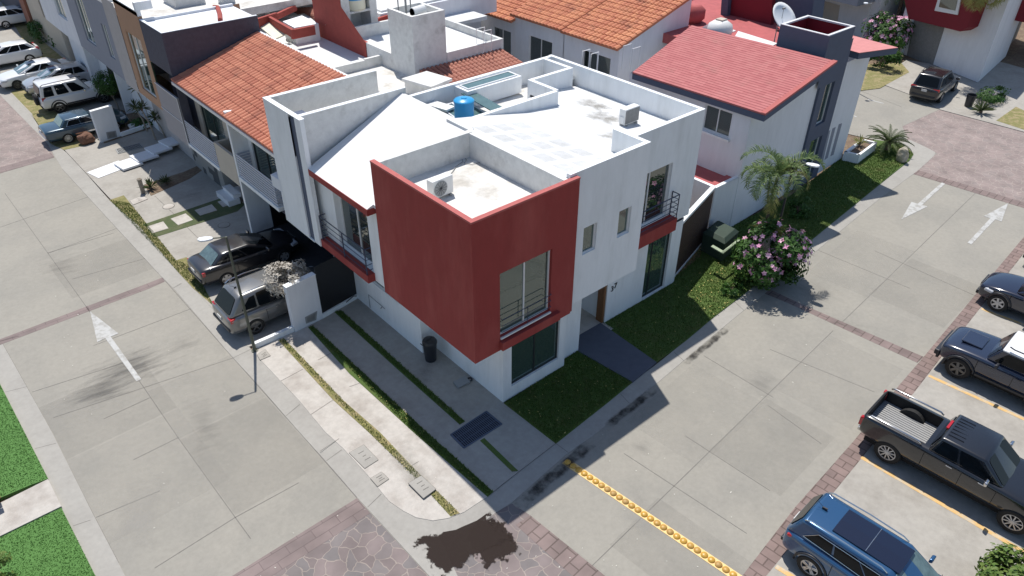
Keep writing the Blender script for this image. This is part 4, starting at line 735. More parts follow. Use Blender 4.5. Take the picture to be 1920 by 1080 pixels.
# ---- house 4: slate blue
L4 = thing('row_house', 'slate blue house with tall cream windows behind the boxy four wheel drive', 'house', (2, 35, 0))
b = MB(); wa = (39.8-37.6, 39.8-35.7, 4.2, 7.2); wb_ = (39.8-33.0, 39.8-32.1, 4.3, 6.2)
b.wallh((XF, 39.8), (XF, 31.2), 3.3, 7.6, [wa, wb_], .14); b.wallh((XF, 31.2), (4, 31.2), 3.3, 7.6); b.box(XF+.01, -1.4, 31.3, 39.7, 7.0, 7.59); b.build('wall', 'greyblue', L4, weld=False)
window(L4, (XF, 39.8), (XF, 31.2), wa, .14, n=1, curtain=(0, 1)); window(L4, (XF, 39.8), (XF, 31.2), wb_, .14, n=1, curtain=(0, 1))
q = MB(); q.box(XF-.02, -1.4, 31.2, 39.8, 7.6, 7.75); q.box(-1.4, 4, 31.2, 31.4, 7.6, 7.749); q.build('coping', 'frame', L4)
q = MB(); q.box(-1.4, 9, 31.4, 39.8, 7.3, 7.5); q.build('flat_roof', 'pink', L4)
q = MB(); q.wallh((XG, 39.8), (XG, 31.2), 0, 3.3); q.box(XF+.1, XG, 31.25, 39.7, 3.25, 3.29); q.box(-1.2, -.6, 35.2, 35.35, 0, 3.2); q.build('ground_floor_wall', 'plaster_lt', L4, weld=False)
q = MB(); q.box(XG-.03, XG-.01, 35.6, 39.4, 0, 2.6); q.build('garage_door', 'blackm', L4)
# ---- house 5: pale
L5 = thing('row_house', 'pale grey white house with square upper window, fifth in the left row', 'house', (2, 44, 0))
b = MB(); wc = (48.4-43.6, 48.4-41.4, 4.5, 7.0)
b.wallh((XF, 48.4), (XF, 39.8), 3.2, 7.9, [wc], .14); b.wallh((XG, 48.4), (XG, 39.8), 0, 3.2); b.wallh((XF, 39.8), (5, 39.8), 3.3, 7.9); b.box(-1.25, -.6, 41.4, 44.6, 0, 3.2); b.box(XF+.1, XG, 39.9, 48.3, 3.15, 3.2)
b.box(-1.4, 9, 39.9, 48.4, 7.3, 7.5); b.build('wall', 'plaster_lt', L5, weld=False); window(L5, (XF, 48.4), (XF, 39.8), wc, .14, n=1, curtain=(.3, .9))
# ---- houses 6, 7
L6 = thing('row_house', 'cream house with brown pillar, farthest in the left row behind the white hatchback', 'house', (2, 56, 0))
b = MB(); b.box(-.9, 8, 48.6, 58.2, 0, 7.6); b.box(-1.6, -.9, 49, 52, 3.2, 7.6); b.build('wall', 'beige', L6)
q = MB(); q.box(-1.1, -.3, 58.3, 60.2, 0, 6); q.build('pillar', 'brickred', L6); q = MB(); q.box(-1.0, 8, 60.2, 75, 0, 7); q.build('dark_front', 'navyd', L6)
# ================================================================ roofs behind the corner house
K1 = thing('rear_house', 'weathered white house with square roof tower and dusty tiled lean-to', 'house', (9, 14, 0))
b = MB(); b.box(6.3, 8.1, 13.5, 15.4, 6.0, 8.85)
for x0, x1, y0, y1 in ((6.3, 8.1, 13.5, 13.66), (6.3, 8.1, 15.24, 15.4), (6.3, 6.46, 13.66, 15.24), (7.94, 8.1, 13.66, 15.24)): b.box(x0, x1, y0, y1, 8.852, 9.15)
b.build('roof_tower', 'plaster_old', K1, weld=False)
b = MB(); b.wallseg((6.45, 13.5), (6.45, 9.1), 5.8, 6.5, .15); b.box(6.3, 6.45, 15.4, 17.6, 6.0, 7.1); b.box(8.1, 11.5, 13.45, 13.6, 5.8, 7.25); b.box(11.35, 11.5, 13.6, 19, 5.8, 7.25); b.box(6.3, 11.5, 18.9, 19.05, 6.5, 7.5); b.build('parapet', 'plaster_old', K1, weld=False)
b = MB(); b.box(6.45, 11.35, 13.6, 18.9, 6.7, 6.9); b.build('flat_roof', 'roofwhite', K1)
b = MB(); b.box(6.45, 12, 9.2, 18.9, 0, 5.6); b.build('wall', 'plaster_lt', K1)
tileroof('tiled_roof', [(11.4, 9.25, 6.0), (6.5, 9.25, 6.0), (6.5, 13.45, 6.75), (11.4, 13.45, 6.75)], 'tileold', K1, du=.24, dv=.33)
K2 = thing('rear_house', 'house with brick red painted roof tower and red parapets, behind the tiled roof', 'house', (9, 22, 0))
b = MB(); b.wallh((6.28, 22.5), (6.28, 19.6), 6.0, 11); b.wallh((6.28, 19.6), (6.28, 17.6), 6.0, 7.15, ztop=(8.4, 7.1)); b.box(6.3, 6.46, 17.6, 19.6, 6.8, 7.1); b.wallh((6.28, 22.5), (6.28, 22.6), 6, 11)
b.build('red_wall', 'redold', K2, weld=False)
b = MB(); b.box(6.3, 6.75, 19.6, 22.5, 6.0, 11); b.box(7.9, 8.3, 19.6, 22.5, 6.0, 11); b.box(6.75, 7.9, 20.6, 22.5, 6, 11); b.box(6.75, 7.9, 19.6, 20.6, 7.95, 8.05); b.build('tower', 'plaster_old', K2, weld=False)
b = MB(); b.box(6.46, 15, 18.95, 26, 6.4, 6.6); b.box(3.1, 6.2, 22.4, 27, 6.0, 6.3); b.build('flat_roof', 'roofwhite', K2)
for a, c, z, h_ in (((482, 36), (520, 24), 7.4, .5), ((500, 30), (546, 56), 7.35, .4), ((546, 57), (590, 48), 7.3, .45), ((520, 26), (556, 9), 7.3, .3), ((700, 38), (735, 26), 7.3, .35)):
    A, B = P(*a, z), P(*c, z); b = MB(); b.wallseg((A.x, A.y), (B.x, B.y), z-h_, z, .16); b.build('red_parapet', 'redold', K2, weld=False)
b = MB(); b.slabq([P(485, 48, 7.0), P(515, 73, 6.8), P(545, 60, 6.9), P(500, 40, 7.1)], .06); b.build('roof_sheet', 'cream', K2)
b = MB(); p1 = P(530, 40, 7.2); p2 = P(566, 29, 7.2); p3 = P(597, 44, 7.2); p4 = P(552, 52, 7.2); b.prism([p1, p2, p3, p4], 5.9, 7.2); b.build('roof_room', 'plaster', K2)
tileroof('tiled_roof', [P(592, 42, 6.4), P(545, 17, 6.4), P(600, 15, 7.2), P(612, 45, 7.2)], 'tileold', K2, du=.3)
b = MB(); b.prism([P(440, 25, 7.3), P(475, 12, 7.3), P(505, 16, 7.3), P(440, -30, 7.3), P(330, 10, 7.3), P(400, 30, 7.3)], 7.0, 7.3); b.build('grey_roof', 'roofdirty', K2)
b = MB(); b.box(3, 20, 27.5, 44, 0, 6.9); b.box(12, 17, 22, 44, 0, 6.2); b.box(8, 9, 27, 30, 6.9, 8); b.build('far_block', 'plaster_lt', K2, weld=False)
K3 = thing('rear_house', 'pale walled house rising behind the roof tower at the top edge', 'house', (13, 30, 0))
b = MB(); b.box(9, 17, 20.5, 30, 6.2, 7.4); b.build('wall', 'plaster_lt', K3); b = MB(); b.box(9.2, 16.8, 20.7, 29.8, 7.4, 7.5); b.build('flat_roof', 'roofwhite', K3)
b = MB(); b.box(9.0, 12, 19.06, 20.5, 6.6, 6.9); b.build('terrace', 'redflat', K3)
# ================================================================ orange roofed row
def orow(name, label, y0, y1, holes, rz0=6.1, dz=0., right=False):
    T_ = thing(name, label, 'house', (21, (y0+y1)/2, 0)); b = MB(); A, B = (17.6, y1), (17.6, y0)
    hs = [(y1-a, y1-c, z0, z1) for a, c, z0, z1 in holes]
    b.wallh(A, B, 0, rz0-.05, hs, .15); b.wallh(B, (23.5, y0), 0, 5, ztop=None) if 0 else None
    if right: b.wallh(B, (23.3, y0), 0, rz0-.05, ztop=(rz0-.05, rz0+1.75))
    b.wallh((23.3, y0), (23.3, y1), 0, rz0+1.7)
    b.build('wall', 'plaster_lt', T_, weld=False)
    for h in hs: window(T_, A, B, h, .15, n=1, gm='glassd')
    tileroof('tiled_roof', [(17.25, y1, rz0+dz), (17.25, y0-.15, rz0+dz), (23.5, y0-.15, rz0+1.85+dz), (23.5, y1, rz0+1.85+dz)], 'tile2', T_, du=.28, dv=.42, amp=.045, step=.04)
    return T_
orow('tiled_house', 'white house under an orange tiled roof, nearest the red roofed house', 11.25, 15.35, [(13.9, 11.8, 3.0, 5.4)], right=True)
orow('tiled_house', 'white house under an orange tiled roof, middle one behind the corner house', 15.4, 19.6, [(18.3, 16.3, 3.2, 5.2)], dz=.06)
orow('tiled_house', 'white house under orange tiles with green glass door, leftmost', 19.65, 27.5, [(21.6, 19.9, 2.4, 5.0), (25.6, 23.2, 3.2, 5.3)], rz0=5.75)
b = MB(); b.prism([(12, 9.3), (17.6, 9.3), (17.6, 27), (12, 27)], -.05, .02); b.build('courtyard', 'drive2', kind='structure')
# ================================================================ house with the red painted roof
RA, RB = (15.9, 1.95), (27.25, 2.45)
Rh = thing('red_roof_house', 'pale blue white house with red painted sloping roof, slate blue tower and pink canopy', 'house', (20, 4, 0))
EX, EZ, EY = 15.62, 6.0, 1.27
ce = P(1435, 215, 6.0); ce2 = P(1186, 136, 6.0); n_ = Vector((-math.sin(math.atan(.22)), 0, math.cos(math.atan(.22))))
c3 = PN(1570, 116, ce, n_); c4 = PN(1297, 48, ce, n_)
tileroof('roof', [ce2, ce, c3, c4], 'redtile', Rh, du=.30, dv=.19, amp=.006, step=.014, res=1, thick=.05)
b = MB(); b.slabq([ce2-Vector((0, 0, .06)), ce-Vector((0, 0, .06)), c3-Vector((0, 0, .06)), c4-Vector((0, 0, .06))], .26); b.build('fascia', 'navy', Rh)
b = MB(); up = Vector((0, 0, .05)); d_ = (c3-ce); b.slabq([ce+up, c3+up, c3+up+Vector((0, .22, 0)), ce+up+Vector((0, .22, 0))], .09); b.build('verge_cap', 'redtop', Rh)
b = MB(); lwz = hole((15.9, 9.0), (15.9, 1.95), [(1321, 195), (1374, 212), (1366, 258), (1318, 243)])
b.wallh((15.9, 9.0), (15.9, 1.95), 0, 5.75, [lwz], .12)
def rz(x): return 5.72+(x-15.9)*.22
dR = Vector((RB[0]-RA[0], RB[1]-RA[1], 0)).normalized()
def rp(x): u = (x-RA[0])/dR.x; return (x, RA[1]+dR.y*u)
xe_ = PN(1483, 366, (RA[0], RA[1], 0), (dR.y, -dR.x, 0)).x; b.wallh(rp(15.9), rp(xe_), 0, 5.7, ztop=(rz(15.9), rz(xe_))); b.wallh((22.0, 9), (15.9, 9), 0, 5.7, ztop=(rz(22), rz(15.9)))
b.build('wall', 'plaster_lt', Rh, weld=False)
window(Rh, (15.9, 9.0), (15.9, 1.95), lwz, .12, n=1, gm='glassd')
sh = MB(); sh.box(15.76, 15.89, 9-lwz[1]-.1, 9-lwz[0]+.1, lwz[2]-.14, lwz[2]-.03); sh.build('window_sill', 'plaster', Rh)
# blue frame wall and right wall
xa_, xb_ = PN(1483, 366, (RA[0], RA[1], 0), (dR.y, -dR.x, 0)).x, PN(1527, 331, (RA[0], RA[1], 0), (dR.y, -dR.x, 0)).x
b = MB(); h1 = hole(rp(xa_), rp(xb_), [(1547, 150), (1562, 145), (1543, 228), (1525, 235)]); h2 = hole(rp(xa_), rp(xb_), [(1517, 262), (1537, 255), (1519, 328), (1498, 342)])
tz = PN(1556, 69, (RA[0], RA[1], 0), (dR.y, -dR.x, 0)).z
A_, B_ = rp(xa_), rp(xb_); A2 = (A_[0], A_[1]-.12); B2 = (B_[0], B_[1]-.12)
b.wallh(A2, B2, 0, 7.4, [h1, h2], .2); b.wallh((A_[0], A_[1]+.3), A2, 0, 7.4)
tw = [PN(x, y, (RA[0], RA[1]-.12, 0), (dR.y, -dR.x, 0)) for x, y in ((1556, 69), (1602, 49))]
x0, x1 = tw[0].x, tw[1].x; tzz = (tw[0].z+tw[1].z)/2; yT = rp(x0)[1]-.12
dep = (P(1461, 47, tzz)-P(1556, 69, tzz)).length
b.wallh((x0, yT+dep), (x0, yT), 6.0, tzz); b.wallh((x0, yT), (x1, yT+.05), 5.5, tzz); b.wallh((x1, yT+.05), (x1, yT+dep), 5.5, tzz); b.wallh((x1, yT+dep), (x0, yT+dep), 5.5, tzz)
b.build('blue_tower', 'navy', Rh, weld=False)
b = MB(); g_ = .14
b.box(x0+.002, x1, yT+.004+.05, yT+g_+.05, tzz-.05, tzz+.03); b.box(x0+.002, x0+g_, yT+g_+.05, yT+dep, tzz-.05, tzz+.029); b.box(x0+g_, x1, yT+dep-g_, yT+dep, tzz-.05, tzz+.028); b.box(x1-g_, x1, yT+g_+.05, yT+dep-g_, tzz-.05, tzz+.027); b.build('tower_coping', 'frame', Rh, weld=False)
b = MB(); b.box(x0+.02, x1-.02, yT+.08, yT+dep-.02, tzz-1.3, tzz-1.2); b.box(x0+.02, x0+.05, yT+.1, yT+dep, tzz-1.2, tzz-.06); b.box(x1-.05, x1-.02, yT+.1, yT+dep, tzz-1.2, tzz-.06); b.box(x0+.05, x1-.05, yT+dep-.05, yT+dep-.02, tzz-1.2, tzz-.06); b.build('tower_lining', 'crimson', Rh, weld=False)
for h in (h1, h2): window(Rh, A2, B2, h, .2, n=0, curtain=(0, 1))
b = MB(); C_, D_ = rp(xb_), RB; b.wallh(C_, D_, 0, 6.1); b.wallh(D_, (D_[0]+.3, 9), 0, 6.1); b.build('side_wall', 'plaster_lt', Rh, weld=False)
for p_ in (((1552, 247), (1557, 244), (1543, 303), (1538, 306)), ((1561, 241), (1567, 238), (1552, 296), (1546, 300)), ((1573, 233), (1579, 231), (1563, 290), (1557, 293))): pan('slit_window', p_, C_, D_, 'greyblue', Rh, .006, .05)
b = MB(); cz = PN(1609, 99, (C_[0], C_[1]-.3, 0), (0, 1, 0)).z; b.slabq([P(1590, 93, cz), P(1611, 99, cz), P(1684, 89, cz), P(1597, 66, cz)], .32); b.build('canopy', 'navy', Rh)
b = MB(); b.slabq([P(1590, 93, cz+.03), P(1611, 99, cz+.03), P(1684, 89, cz+.03), P(1597, 66, cz+.03)], .026); b.build('canopy_top', 'pink', Rh)
b = MB(); b.box(27.4, 28.7, 3.1, 5.6, 2.6, 2.95); gb_ = b.build('balcony', 'navy', Rh)
b = MB(); b.box(27.4, 28.7, 3.1, 3.13, 2.96, 3.9); b.box(28.67, 28.7, 3.14, 5.6, 2.96, 3.9); b.build('glass_panel', 'glass', gb_, weld=False); b = MB(); b.box(27.4, 28.72, 3.08, 3.15, 3.9, 3.94); b.box(28.65, 28.72, 3.15, 5.6, 3.9, 3.94); b.build('handrail', 'frame', gb_, weld=False)
# annex
an = P(1344, 354, 2.7); b = MB(); ax_, ay_ = 14.2, 2.02
b.wallh((ax_, 9.5), (ax_, ay_), 0, 2.7); b.wallh((ax_, ay_), (15.9, 1.97), 0, 2.7); b.build('annex_wall', 'plaster_lt', Rh, weld=False)
b = MB(); b.box(ax_+.003, ax_+.17, ay_+.17, 9.3, 2.5, 2.72); b.box(ax_+.003, 15.9, ay_+.003, ay_+.17, 2.5, 2.719); b.build('annex_parapet', 'plaster', Rh)
b = MB(); b.box(ax_+.17, 15.9, ay_+.17, 9.3, 2.3, 2.5); b.box(ax_-.0+.17, 15.9, ay_+.17, ay_+.6, 2.5, 2.6); b.build('annex_roof', 'redflat', Rh)
# roof terrace behind: crimson walls, tank, panels
b = MB(); b.box(c4.x-1, c3.x+.4, c3.y+2.4, c4.y, 0, c3.z-1.3); b.build('rear_wall', 'plaster_lt', Rh)
XB = 27.0; pan('crimson_wall', [(1371, -60), (1452, -60), (1444, 70), (1440, 100), (1360, 80)], (XB, 30), (XB, 0), 'crimson', Rh, 0, .3)
pan('blue_wall', [(1452, -60), (1534, -60), (1518, 60), (1440, 75)], (XB, 30), (XB, 0), 'navy', Rh, -.6, 1.2); pan('blue_pier', [(1357, -60), (1371, -60), (1362, 45), (1350, 42)], (XB, 30), (XB, 0), 'navy', Rh, .35, .3)
b = MB(); b.prism([(c4.x+.5, c4.y-.2), (c4.x+5, c4.y-.2), (c3.x+3.5, c3.y+3), (c3.x+.4, c3.y+3)], 6.2, 6.5); b.build('terrace', 'redflat', Rh)
b = MB(); b.slabq([P(1339, 57, 6.9), P(1363, 64, 6.9), P(1380, 57, 6.9), P(1357, 50, 6.9)], .05); b.slabq([P(1378, 68, 6.85), P(1448, 86, 6.85), P(1458, 81, 6.9), P(1384, 58, 6.9)], .05); b.build('roof_panels', 'frame', Rh)
# gate between the corner house and the annex
gA, gB = (10.35, .97), (14.15, 2.05); G = thing('wooden_gate', 'dark wooden slat gate with white cap beside the corner house', 'gate', (12.2, 1.5, 0))
b = MB(); d_ = (Vector((gB[0]-gA[0], gB[1]-gA[1], 0))); Lg = d_.length; zt_ = 2.72
for i in range(16): z = .12+i*.16; b.wallseg(gA, gB, z, z+.15, .05)
b.build('slats', 'wood', G); b = MB(); b.wallseg((gA[0], gA[1]-.05), (gB[0], gB[1]-.05), zt_-.02, zt_+.1, .2); b.build('cap', 'plaster', G); b = MB(); b.wallseg((gA[0], gA[1]-.03), (gB[0], gB[1]-.03), 0, .1, .12); b.build('base', 'plaster', G)
# ================================================================ far houses, top right
SA, SB = (49.3, 10.2), (46.3, 2.6)
S = thing('far_house', 'white house with crimson upper box and dark stone front, behind the parked black crossover', 'house', (50, 5, 0))
b = MB(); dS = Vector((SB[0]-SA[0], SB[1]-SA[1], 0)).normalized(); b.wallh(SA, SB, 0, 7.5); b.wallh(SB, (54, 3.6), 0, 7.5); b.wallh((54, 12), (49.3, 10.2), 0, 7.5); b.prism([SA, SB, (54, 3.6), (56, 12)], 7.2, 7.4); b.build('wall', 'plaster_lt', S, weld=False)
pan('stone_front', [(1714, 38), (1770, 52), (1748, 122), (1697, 118)], SA, SB, 'stoneL', S, .05, .1)
pan('white_pillar', [(1693, 35), (1704, 38), (1689, 100), (1676, 92)], SA, SB, 'plaster', S, .3, .3); pan('door', [(1696, 50), (1713, 55), (1700, 104), (1684, 100)], SA, SB, 'frame', S, .04, .06)
pan('crimson_box', [(1690, -30), (1703, 35), (1800, 59), (1813, 52), (1840, -20)], SA, SB, 'crimson', S, 1.0, 1.0)
f_ = pan('window', [(1752, 20), (1795, 28), (1803, -10), (1762, -14)], SA, SB, 'frame', S, 1.08, .1); pan('pane', [(1760, 13), (1791, 20), (1797, -8), (1766, -12)], SA, SB, 'glassd', f_, 1.1, .03)
b = MB(); b.prism([(52.3, 3.6), (60, 5), (61, 12), (53.5, 12)], 0, 7); b.build('neighbour_wing', 'stoneL', S)
b = MB(); b.prism([(51.6, 2.4), (60, 3.6), (60, 5.6), (51.6, 4.4)], 3.2, 6.6); b.build('crimson_wing', 'crimson', S)
b = MB(); b.prism([(55.5, -.8), (62, .2), (62, 3), (55.5, 2)], 0, 6.6); b.build('white_wing', 'plaster_lt', S)
T_ = thing('far_house', 'grey and white house with brown garage door at the top edge', 'house', (52, 19, 0))
TA, TB = (52, 27), (50, 12.5)
b = MB(); b.wallh(TA, TB, 0, 7); b.wallh(TB, (58, 12.5), 0, 7); b.prism([TA, TB, (58, 12.5), (60, 27)], 6.8, 7.0); b.build('wall', 'plaster_lt', T_, weld=False)
pan('garage_door', [(1520, -5), (1545, 2), (1574, 10), (1568, 55), (1515, 40)], TA, TB, 'beige', T_, .05, .08)
b = MB(); b.prism([(49, 27), (47.6, 13.2), (50, 13.0), (52, 27)], 2.9, 6.9); b.build('upper_box', 'greyblue', T_)
b = MB(); b.prism([(47.5, 33), (46.5, 20.5), (52, 20.5), (53, 33)], 0, 7.1); b.build('blue_side', 'navy', T_)

rp_ = [P(400, 14, 7.9), P(408, 13, 7.9)]; q = MB(); q.tube([rp_[0], P(408, 14, 7.9), P(412, 26, 7.9), P(413, 38, 7.9)], .12, 8); single(q, 'roof_pipe', 'redold', 'bent red pipe on the flat roof behind the dark block', 'pipe')
# ================================================================ vehicles
def paint(name, c, rough=.28, metal=0., coat=1.): return mat('paint_'+name, c, rough, metal=metal, coat=coat, spec=.5)
M['carglass'] = mat('car_glass', (.006, .008, .010), .06, spec=.22)
M['carglassl'] = mat('car_glass_light', (.10, .15, .15), .05, .35, 4, spec=.8, coat=.5)
M['chrome'] = mat('chrome', (.62, .62, .62), .18, metal=1.)
M['alloy'] = mat('alloy_wheel', (.50, .50, .51), .35, metal=.5)
M['alloyd'] = mat('dark_alloy', (.12, .12, .12), .4, metal=.4)
M['tail'] = mat('red_lamp', (.42, .01, .012), .15, coat=1.); M['lampc'] = mat('clear_lamp', (.45, .47, .5), .12, coat=1.)
M['plate'] = mat('licence_plate', (.6, .6, .58), .5, .1, 30); M['bedliner'] = mat('ribbed_bed_metal', (.30, .295, .285), .5, .1, 12)
TMPC = []
def bool_apply(o, cutters):
    for c in cutters:
        m = o.modifiers.new('x', 'BOOLEAN'); m.operation = 'DIFFERENCE'; m.solver = 'EXACT'; m.object = c
    bpy.context.view_layer.update(); dg = bpy.context.evaluated_depsgraph_get(); me = bpy.data.meshes.new_from_object(o.evaluated_get(dg)); old = o.data
    o.modifiers.clear(); o.data = me
    for c in cutters: bpy.data.objects.remove(c)
    me.polygons.foreach_set('use_smooth', [True]*len(me.polygons))
    me.set_sharp_from_angle(angle=R_(38))
def car(name, label, cat, hub, side, axle, az, s, group=None):
    """hub: px of a visible wheel centre; side +1 = the car's left; axle 'r'/'f'"""
    L, W, Hh, wb, oh = s['L'], s['W'], s['H'], s['wb'], s['oh']; r = s.get('r', .34); w = W/2
    xr = -L/2+oh; xf = xr+wb; ax = xr if axle == 'r' else xf
    a = R_(az); f = Vector((math.cos(a), math.sin(a), 0)); l = Vector((-math.sin(a), math.cos(a), 0))
    hw = P(*hub, r); org = hw-f*ax-l*side*(w-.06); org.z = s.get('z', 0.)
    c = thing(name, label, cat, org, a, group)
    zb = s.get('zb', .24); prof = s['prof']   # list (x 0..1 from rear, deck z, width factor)
    mb = MB(); rings = []
    for t, zd, wf in prof:
        x = -L/2+t*L; ww = w*wf; zm = s.get('zm', .62)
        up = .10 if (t < .02 or t > .98) else 0
        half = [(.80*ww, zb+up), (.965*ww, zb+.09+up), (ww, zm*.92), (ww*.985, zd-.12), (ww*.93, zd-.025), (ww*.62, zd)]
        ring = [(x, 0, zb+up)]+[(x, y, z) for y, z in half]+[(x, 0, zd+s.get('crown', .025))]+[(x, -y, z) for y, z in reversed(half)]
        rings.append(ring)
    n = len(rings[0]); vs = [p for rg in rings for p in rg]
    fs = [(i*n+k, i*n+(k+1) % n, (i+1)*n+(k+1) % n, (i+1)*n+k) for i in range(len(rings)-1) for k in range(n)]
    fs += [tuple(range(n)), tuple(range((len(rings)-1)*n, len(rings)*n))[::-1]]
    mb.add(vs, fs); body = mb.build('body', s['paint'], c, local=True, weld=2)
    ss = body.modifiers.new('s', 'SUBSURF'); ss.levels = 2; ss.render_levels = 2
    cut = []
    for x in (xr, xf):
        for sd in (1, -1):
            q = MB(); q.lathe([(r+.075, -.5), (r+.075, .5)], (x, sd*(w+.14), r), 28, 'y'); cut.append(q.build('cut', 'black', None, local=True))
    if s.get('bed'):
        b0, b1, bw, bz = s['bed']; q = MB(); q.box(b0, b1, -bw, bw, bz, 3); cut.append(q.build('cut', 'black', None, local=True))
    for o in cut: o.matrix_world = Matrix.Identity(4); o.parent = None
    body.parent = None; bool_apply(body, cut); body.parent = c
    # greenhouse
    xrb, xrt, xft, xfb = [-L/2+t*L for t in s['gx']]; wbb, wt = w*s.get('gw', (.93, .74))[0], w*s.get('gw', (.93, .74))[1]; zbel, zc = s['belt'], s.get('cowl', s['belt'])
    zt = Hh-.03; mb = MB(); zt2 = zt-.035; we = wt-.10
    def sec(x, y, z): return [(x, y, z), (x, -y, z)]
    pts = [(xrb, wbb*s.get('rb', .93), zbel-.03), (xfb, wbb*.92, zc-.03)]
    R0 = [(xrb, wbb*s.get('rb', .93), zbel-.03), (xrb, -wbb*s.get('rb', .93), zbel-.03)]; 
    V = {}
    def v(k, x, y, z): V[k] = (len(mbv), (x, y, z)); mbv.append((x, y, z))
    mbv = []
    for sg, nm in ((1, 'l'), (-1, 'r')):
        v('rb'+nm, xrb, sg*wbb*s.get('rb', .93), zbel-.03); v('fb'+nm, xfb, sg*wbb*.93, zc-.03)
        v('rt'+nm, xrt, sg*wt*.97, zt2); v('ft'+nm, xft, sg*wt*.97, zt2); v('mt'+nm, (xrt+xft)/2, sg*wt*.97, zt2)
        v('mb'+nm, (xrb+xfb)/2, sg*wbb*(s.get('rb', .93)+.93)/2, (zbel+zc)/2-.03)
    v('rc', xrt+.0, 0, zt); v('fc', xft, 0, zt); v('mc', (xrt+xft)/2, 0, zt+.035); v('rbc', xrb-.02, 0, zbel-.03); v('fbc', xfb+.05, 0, zc-.03)
    I = {k: q[0] for k, q in V.items()}
    fs = [[I[k] for k in q] for q in (('rbl', 'rtl', 'mtl', 'mbl'), ('mbl', 'mtl', 'ftl', 'fbl'), ('rbr', 'mbr', 'mtr', 'rtr'), ('mbr', 'fbr', 'ftr', 'mtr'),
        ('rtl', 'rc', 'mc', 'mtl'), ('mtl', 'mc', 'fc', 'ftl'), ('rtr', 'mtr', 'mc', 'rc'), ('mtr', 'ftr', 'fc', 'mc'),
        ('rbl', 'rbc', 'rc', 'rtl'), ('rbr', 'rtr', 'rc', 'rbc'), ('fbl', 'ftl', 'fc', 'fbc'), ('fbr', 'fbc', 'fc', 'ftr'), ('rbl', 'mbl', 'fbl', 'fbc', 'fbr', 'mbr', 'rbr', 'rbc'))]
    g = MB(); g.add(mbv, fs); cab = g.build('cabin', s.get('cabin', s['paint']), c, local=True, weld=2, smooth=True, bevel=s.get('gb', .06), seg=3)
    cab.modifiers[0].angle_limit = R_(20); cab.data.set_sharp_from_angle(angle=R_(60))
    if s.get('roof'):
        g = MB(); zo = .0; q = [V['rtl'][1], V['mtl'][1], V['ftl'][1], V['fc'][1], V['ftr'][1], V['mtr'][1], V['rtr'][1], V['rc'][1]]
        kk = 1.0; top = [(x*kk, y*.99, z+.02) for x, y, z in q]+[V['mc'][1][:2]+(V['mc'][1][2]+.02,)]; bot = [(x, y*1.02, z-.05) for x, y, z in q]
        g.add(top+bot, [(0, 7, 8, 1), (1, 8, 3, 2), (5, 4, 3, 8), (6, 5, 8, 7)]+[(i, (i+1) % 8, 9+(i+1) % 8, 9+i) for i in range(8)]+[tuple(range(16, 8, -1))])
        g.build('roof', s['roof'], c, local=True, weld=2, smooth=True, bevel=.05, seg=3).data.set_sharp_from_angle(angle=R_(50))
    def panel(nm, quad, uv, m, off=.006, th=.03, parent=c, rnd=.10, out=None):
        A, B, C2, D = [Vector(p) for p in quad]; nn = (B-A).cross(D-A).normalized()
        if out is not None and nn.dot(Vector(out)) < 0: nn = -nn
        def pt(u, v): return (A*(1-u)+B*u)*(1-v)+(D*(1-u)+C2*u)*v+nn*off
        # rounded corners
        P2 = []
        k = len(uv)
        for i in range(k):
            p, q_, nx = Vector(uv[i-1]), Vector(uv[i]), Vector(uv[(i+1) % k])
            for t in (0, .5, 1):
                a_ = q_+(p-q_)*min(.45, rnd); b_ = q_+(nx-q_)*min(.45, rnd); P2.append((a_*(1-t)+b_*t)*.5+(a_.lerp(q_, t) if t < .5 else q_.lerp(b_, t) if t > .5 else q_)*.5 if t == .5 else (a_ if t == 0 else b_))
        q = [pt(*u) for u in P2]; k = len(q); g = MB(); g.add(q+[p-nn*th for p in q], [tuple(range(k)), tuple(reversed(range(k, 2*k)))]+[(i, i+k, (i+1) % k+k, (i+1) % k) for i in range(k)])
        return g.build(nm, m, parent, local=True, weld=2)
    X = {k: q[1] for k, q in V.items()}
    wind = s.get('glass', 'carglass')
    panel('windshield', (X['fbr'], X['fbl'], X['ftl'], X['ftr']), [(.05, .05), (.95, .05), (.93, .93), (.07, .93)], s.get('wsg', wind), off=.02, th=.07, out=(1, 0, .6))
    panel('rear_window', (X['rbl'], X['rbr'], X['rtr'], X['rtl']), [(.08, s.get('rw0', .14)), (.92, s.get('rw0', .14)), (.9, .9), (.1, .9)], s.get('rwg', wind), off=.03, th=.07, out=(-1, 0, .3))
    for nm in ('l', 'r'):
        sg = 1 if nm == 'l' else -1; Q = (X['rb'+nm], X['fb'+nm], X['ft'+nm], X['rt'+nm])
        for wd in s['wins']: panel('side_window', Q, wd, wind, off=.014, th=.05, out=(0, sg, .2))
        if s.get('winchrome'):
            lo = s['wins'][-1][0] ; ui, uo = s['wins'][0][0], s['wins'][-1][1]; A, B = Vector(Q[0]), Vector(Q[1]); D, C2 = Vector(Q[3]), Vector(Q[2])
            def pp(u, v_): return (A*(1-u)+B*u)*(1-v_)+(D*(1-u)+C2*u)*v_+Vector((0, sg*.022, 0))
            wl_, wr_ = s['wins'][0], s['wins'][-1]
            g = MB(); g.tube([pp(*wl_[0]), pp(wr_[1][0], wr_[1][1])], .014, 6); g.tube([pp(*wl_[0]), pp(*wl_[3])], .012, 6); g.tube([pp(*wl_[3]), pp(*wr_[2])], .012, 6); g.tube([pp(*wr_[1]), pp(*wr_[2])], .012, 6); g.build('window_trim', 'chrome', c, local=True)
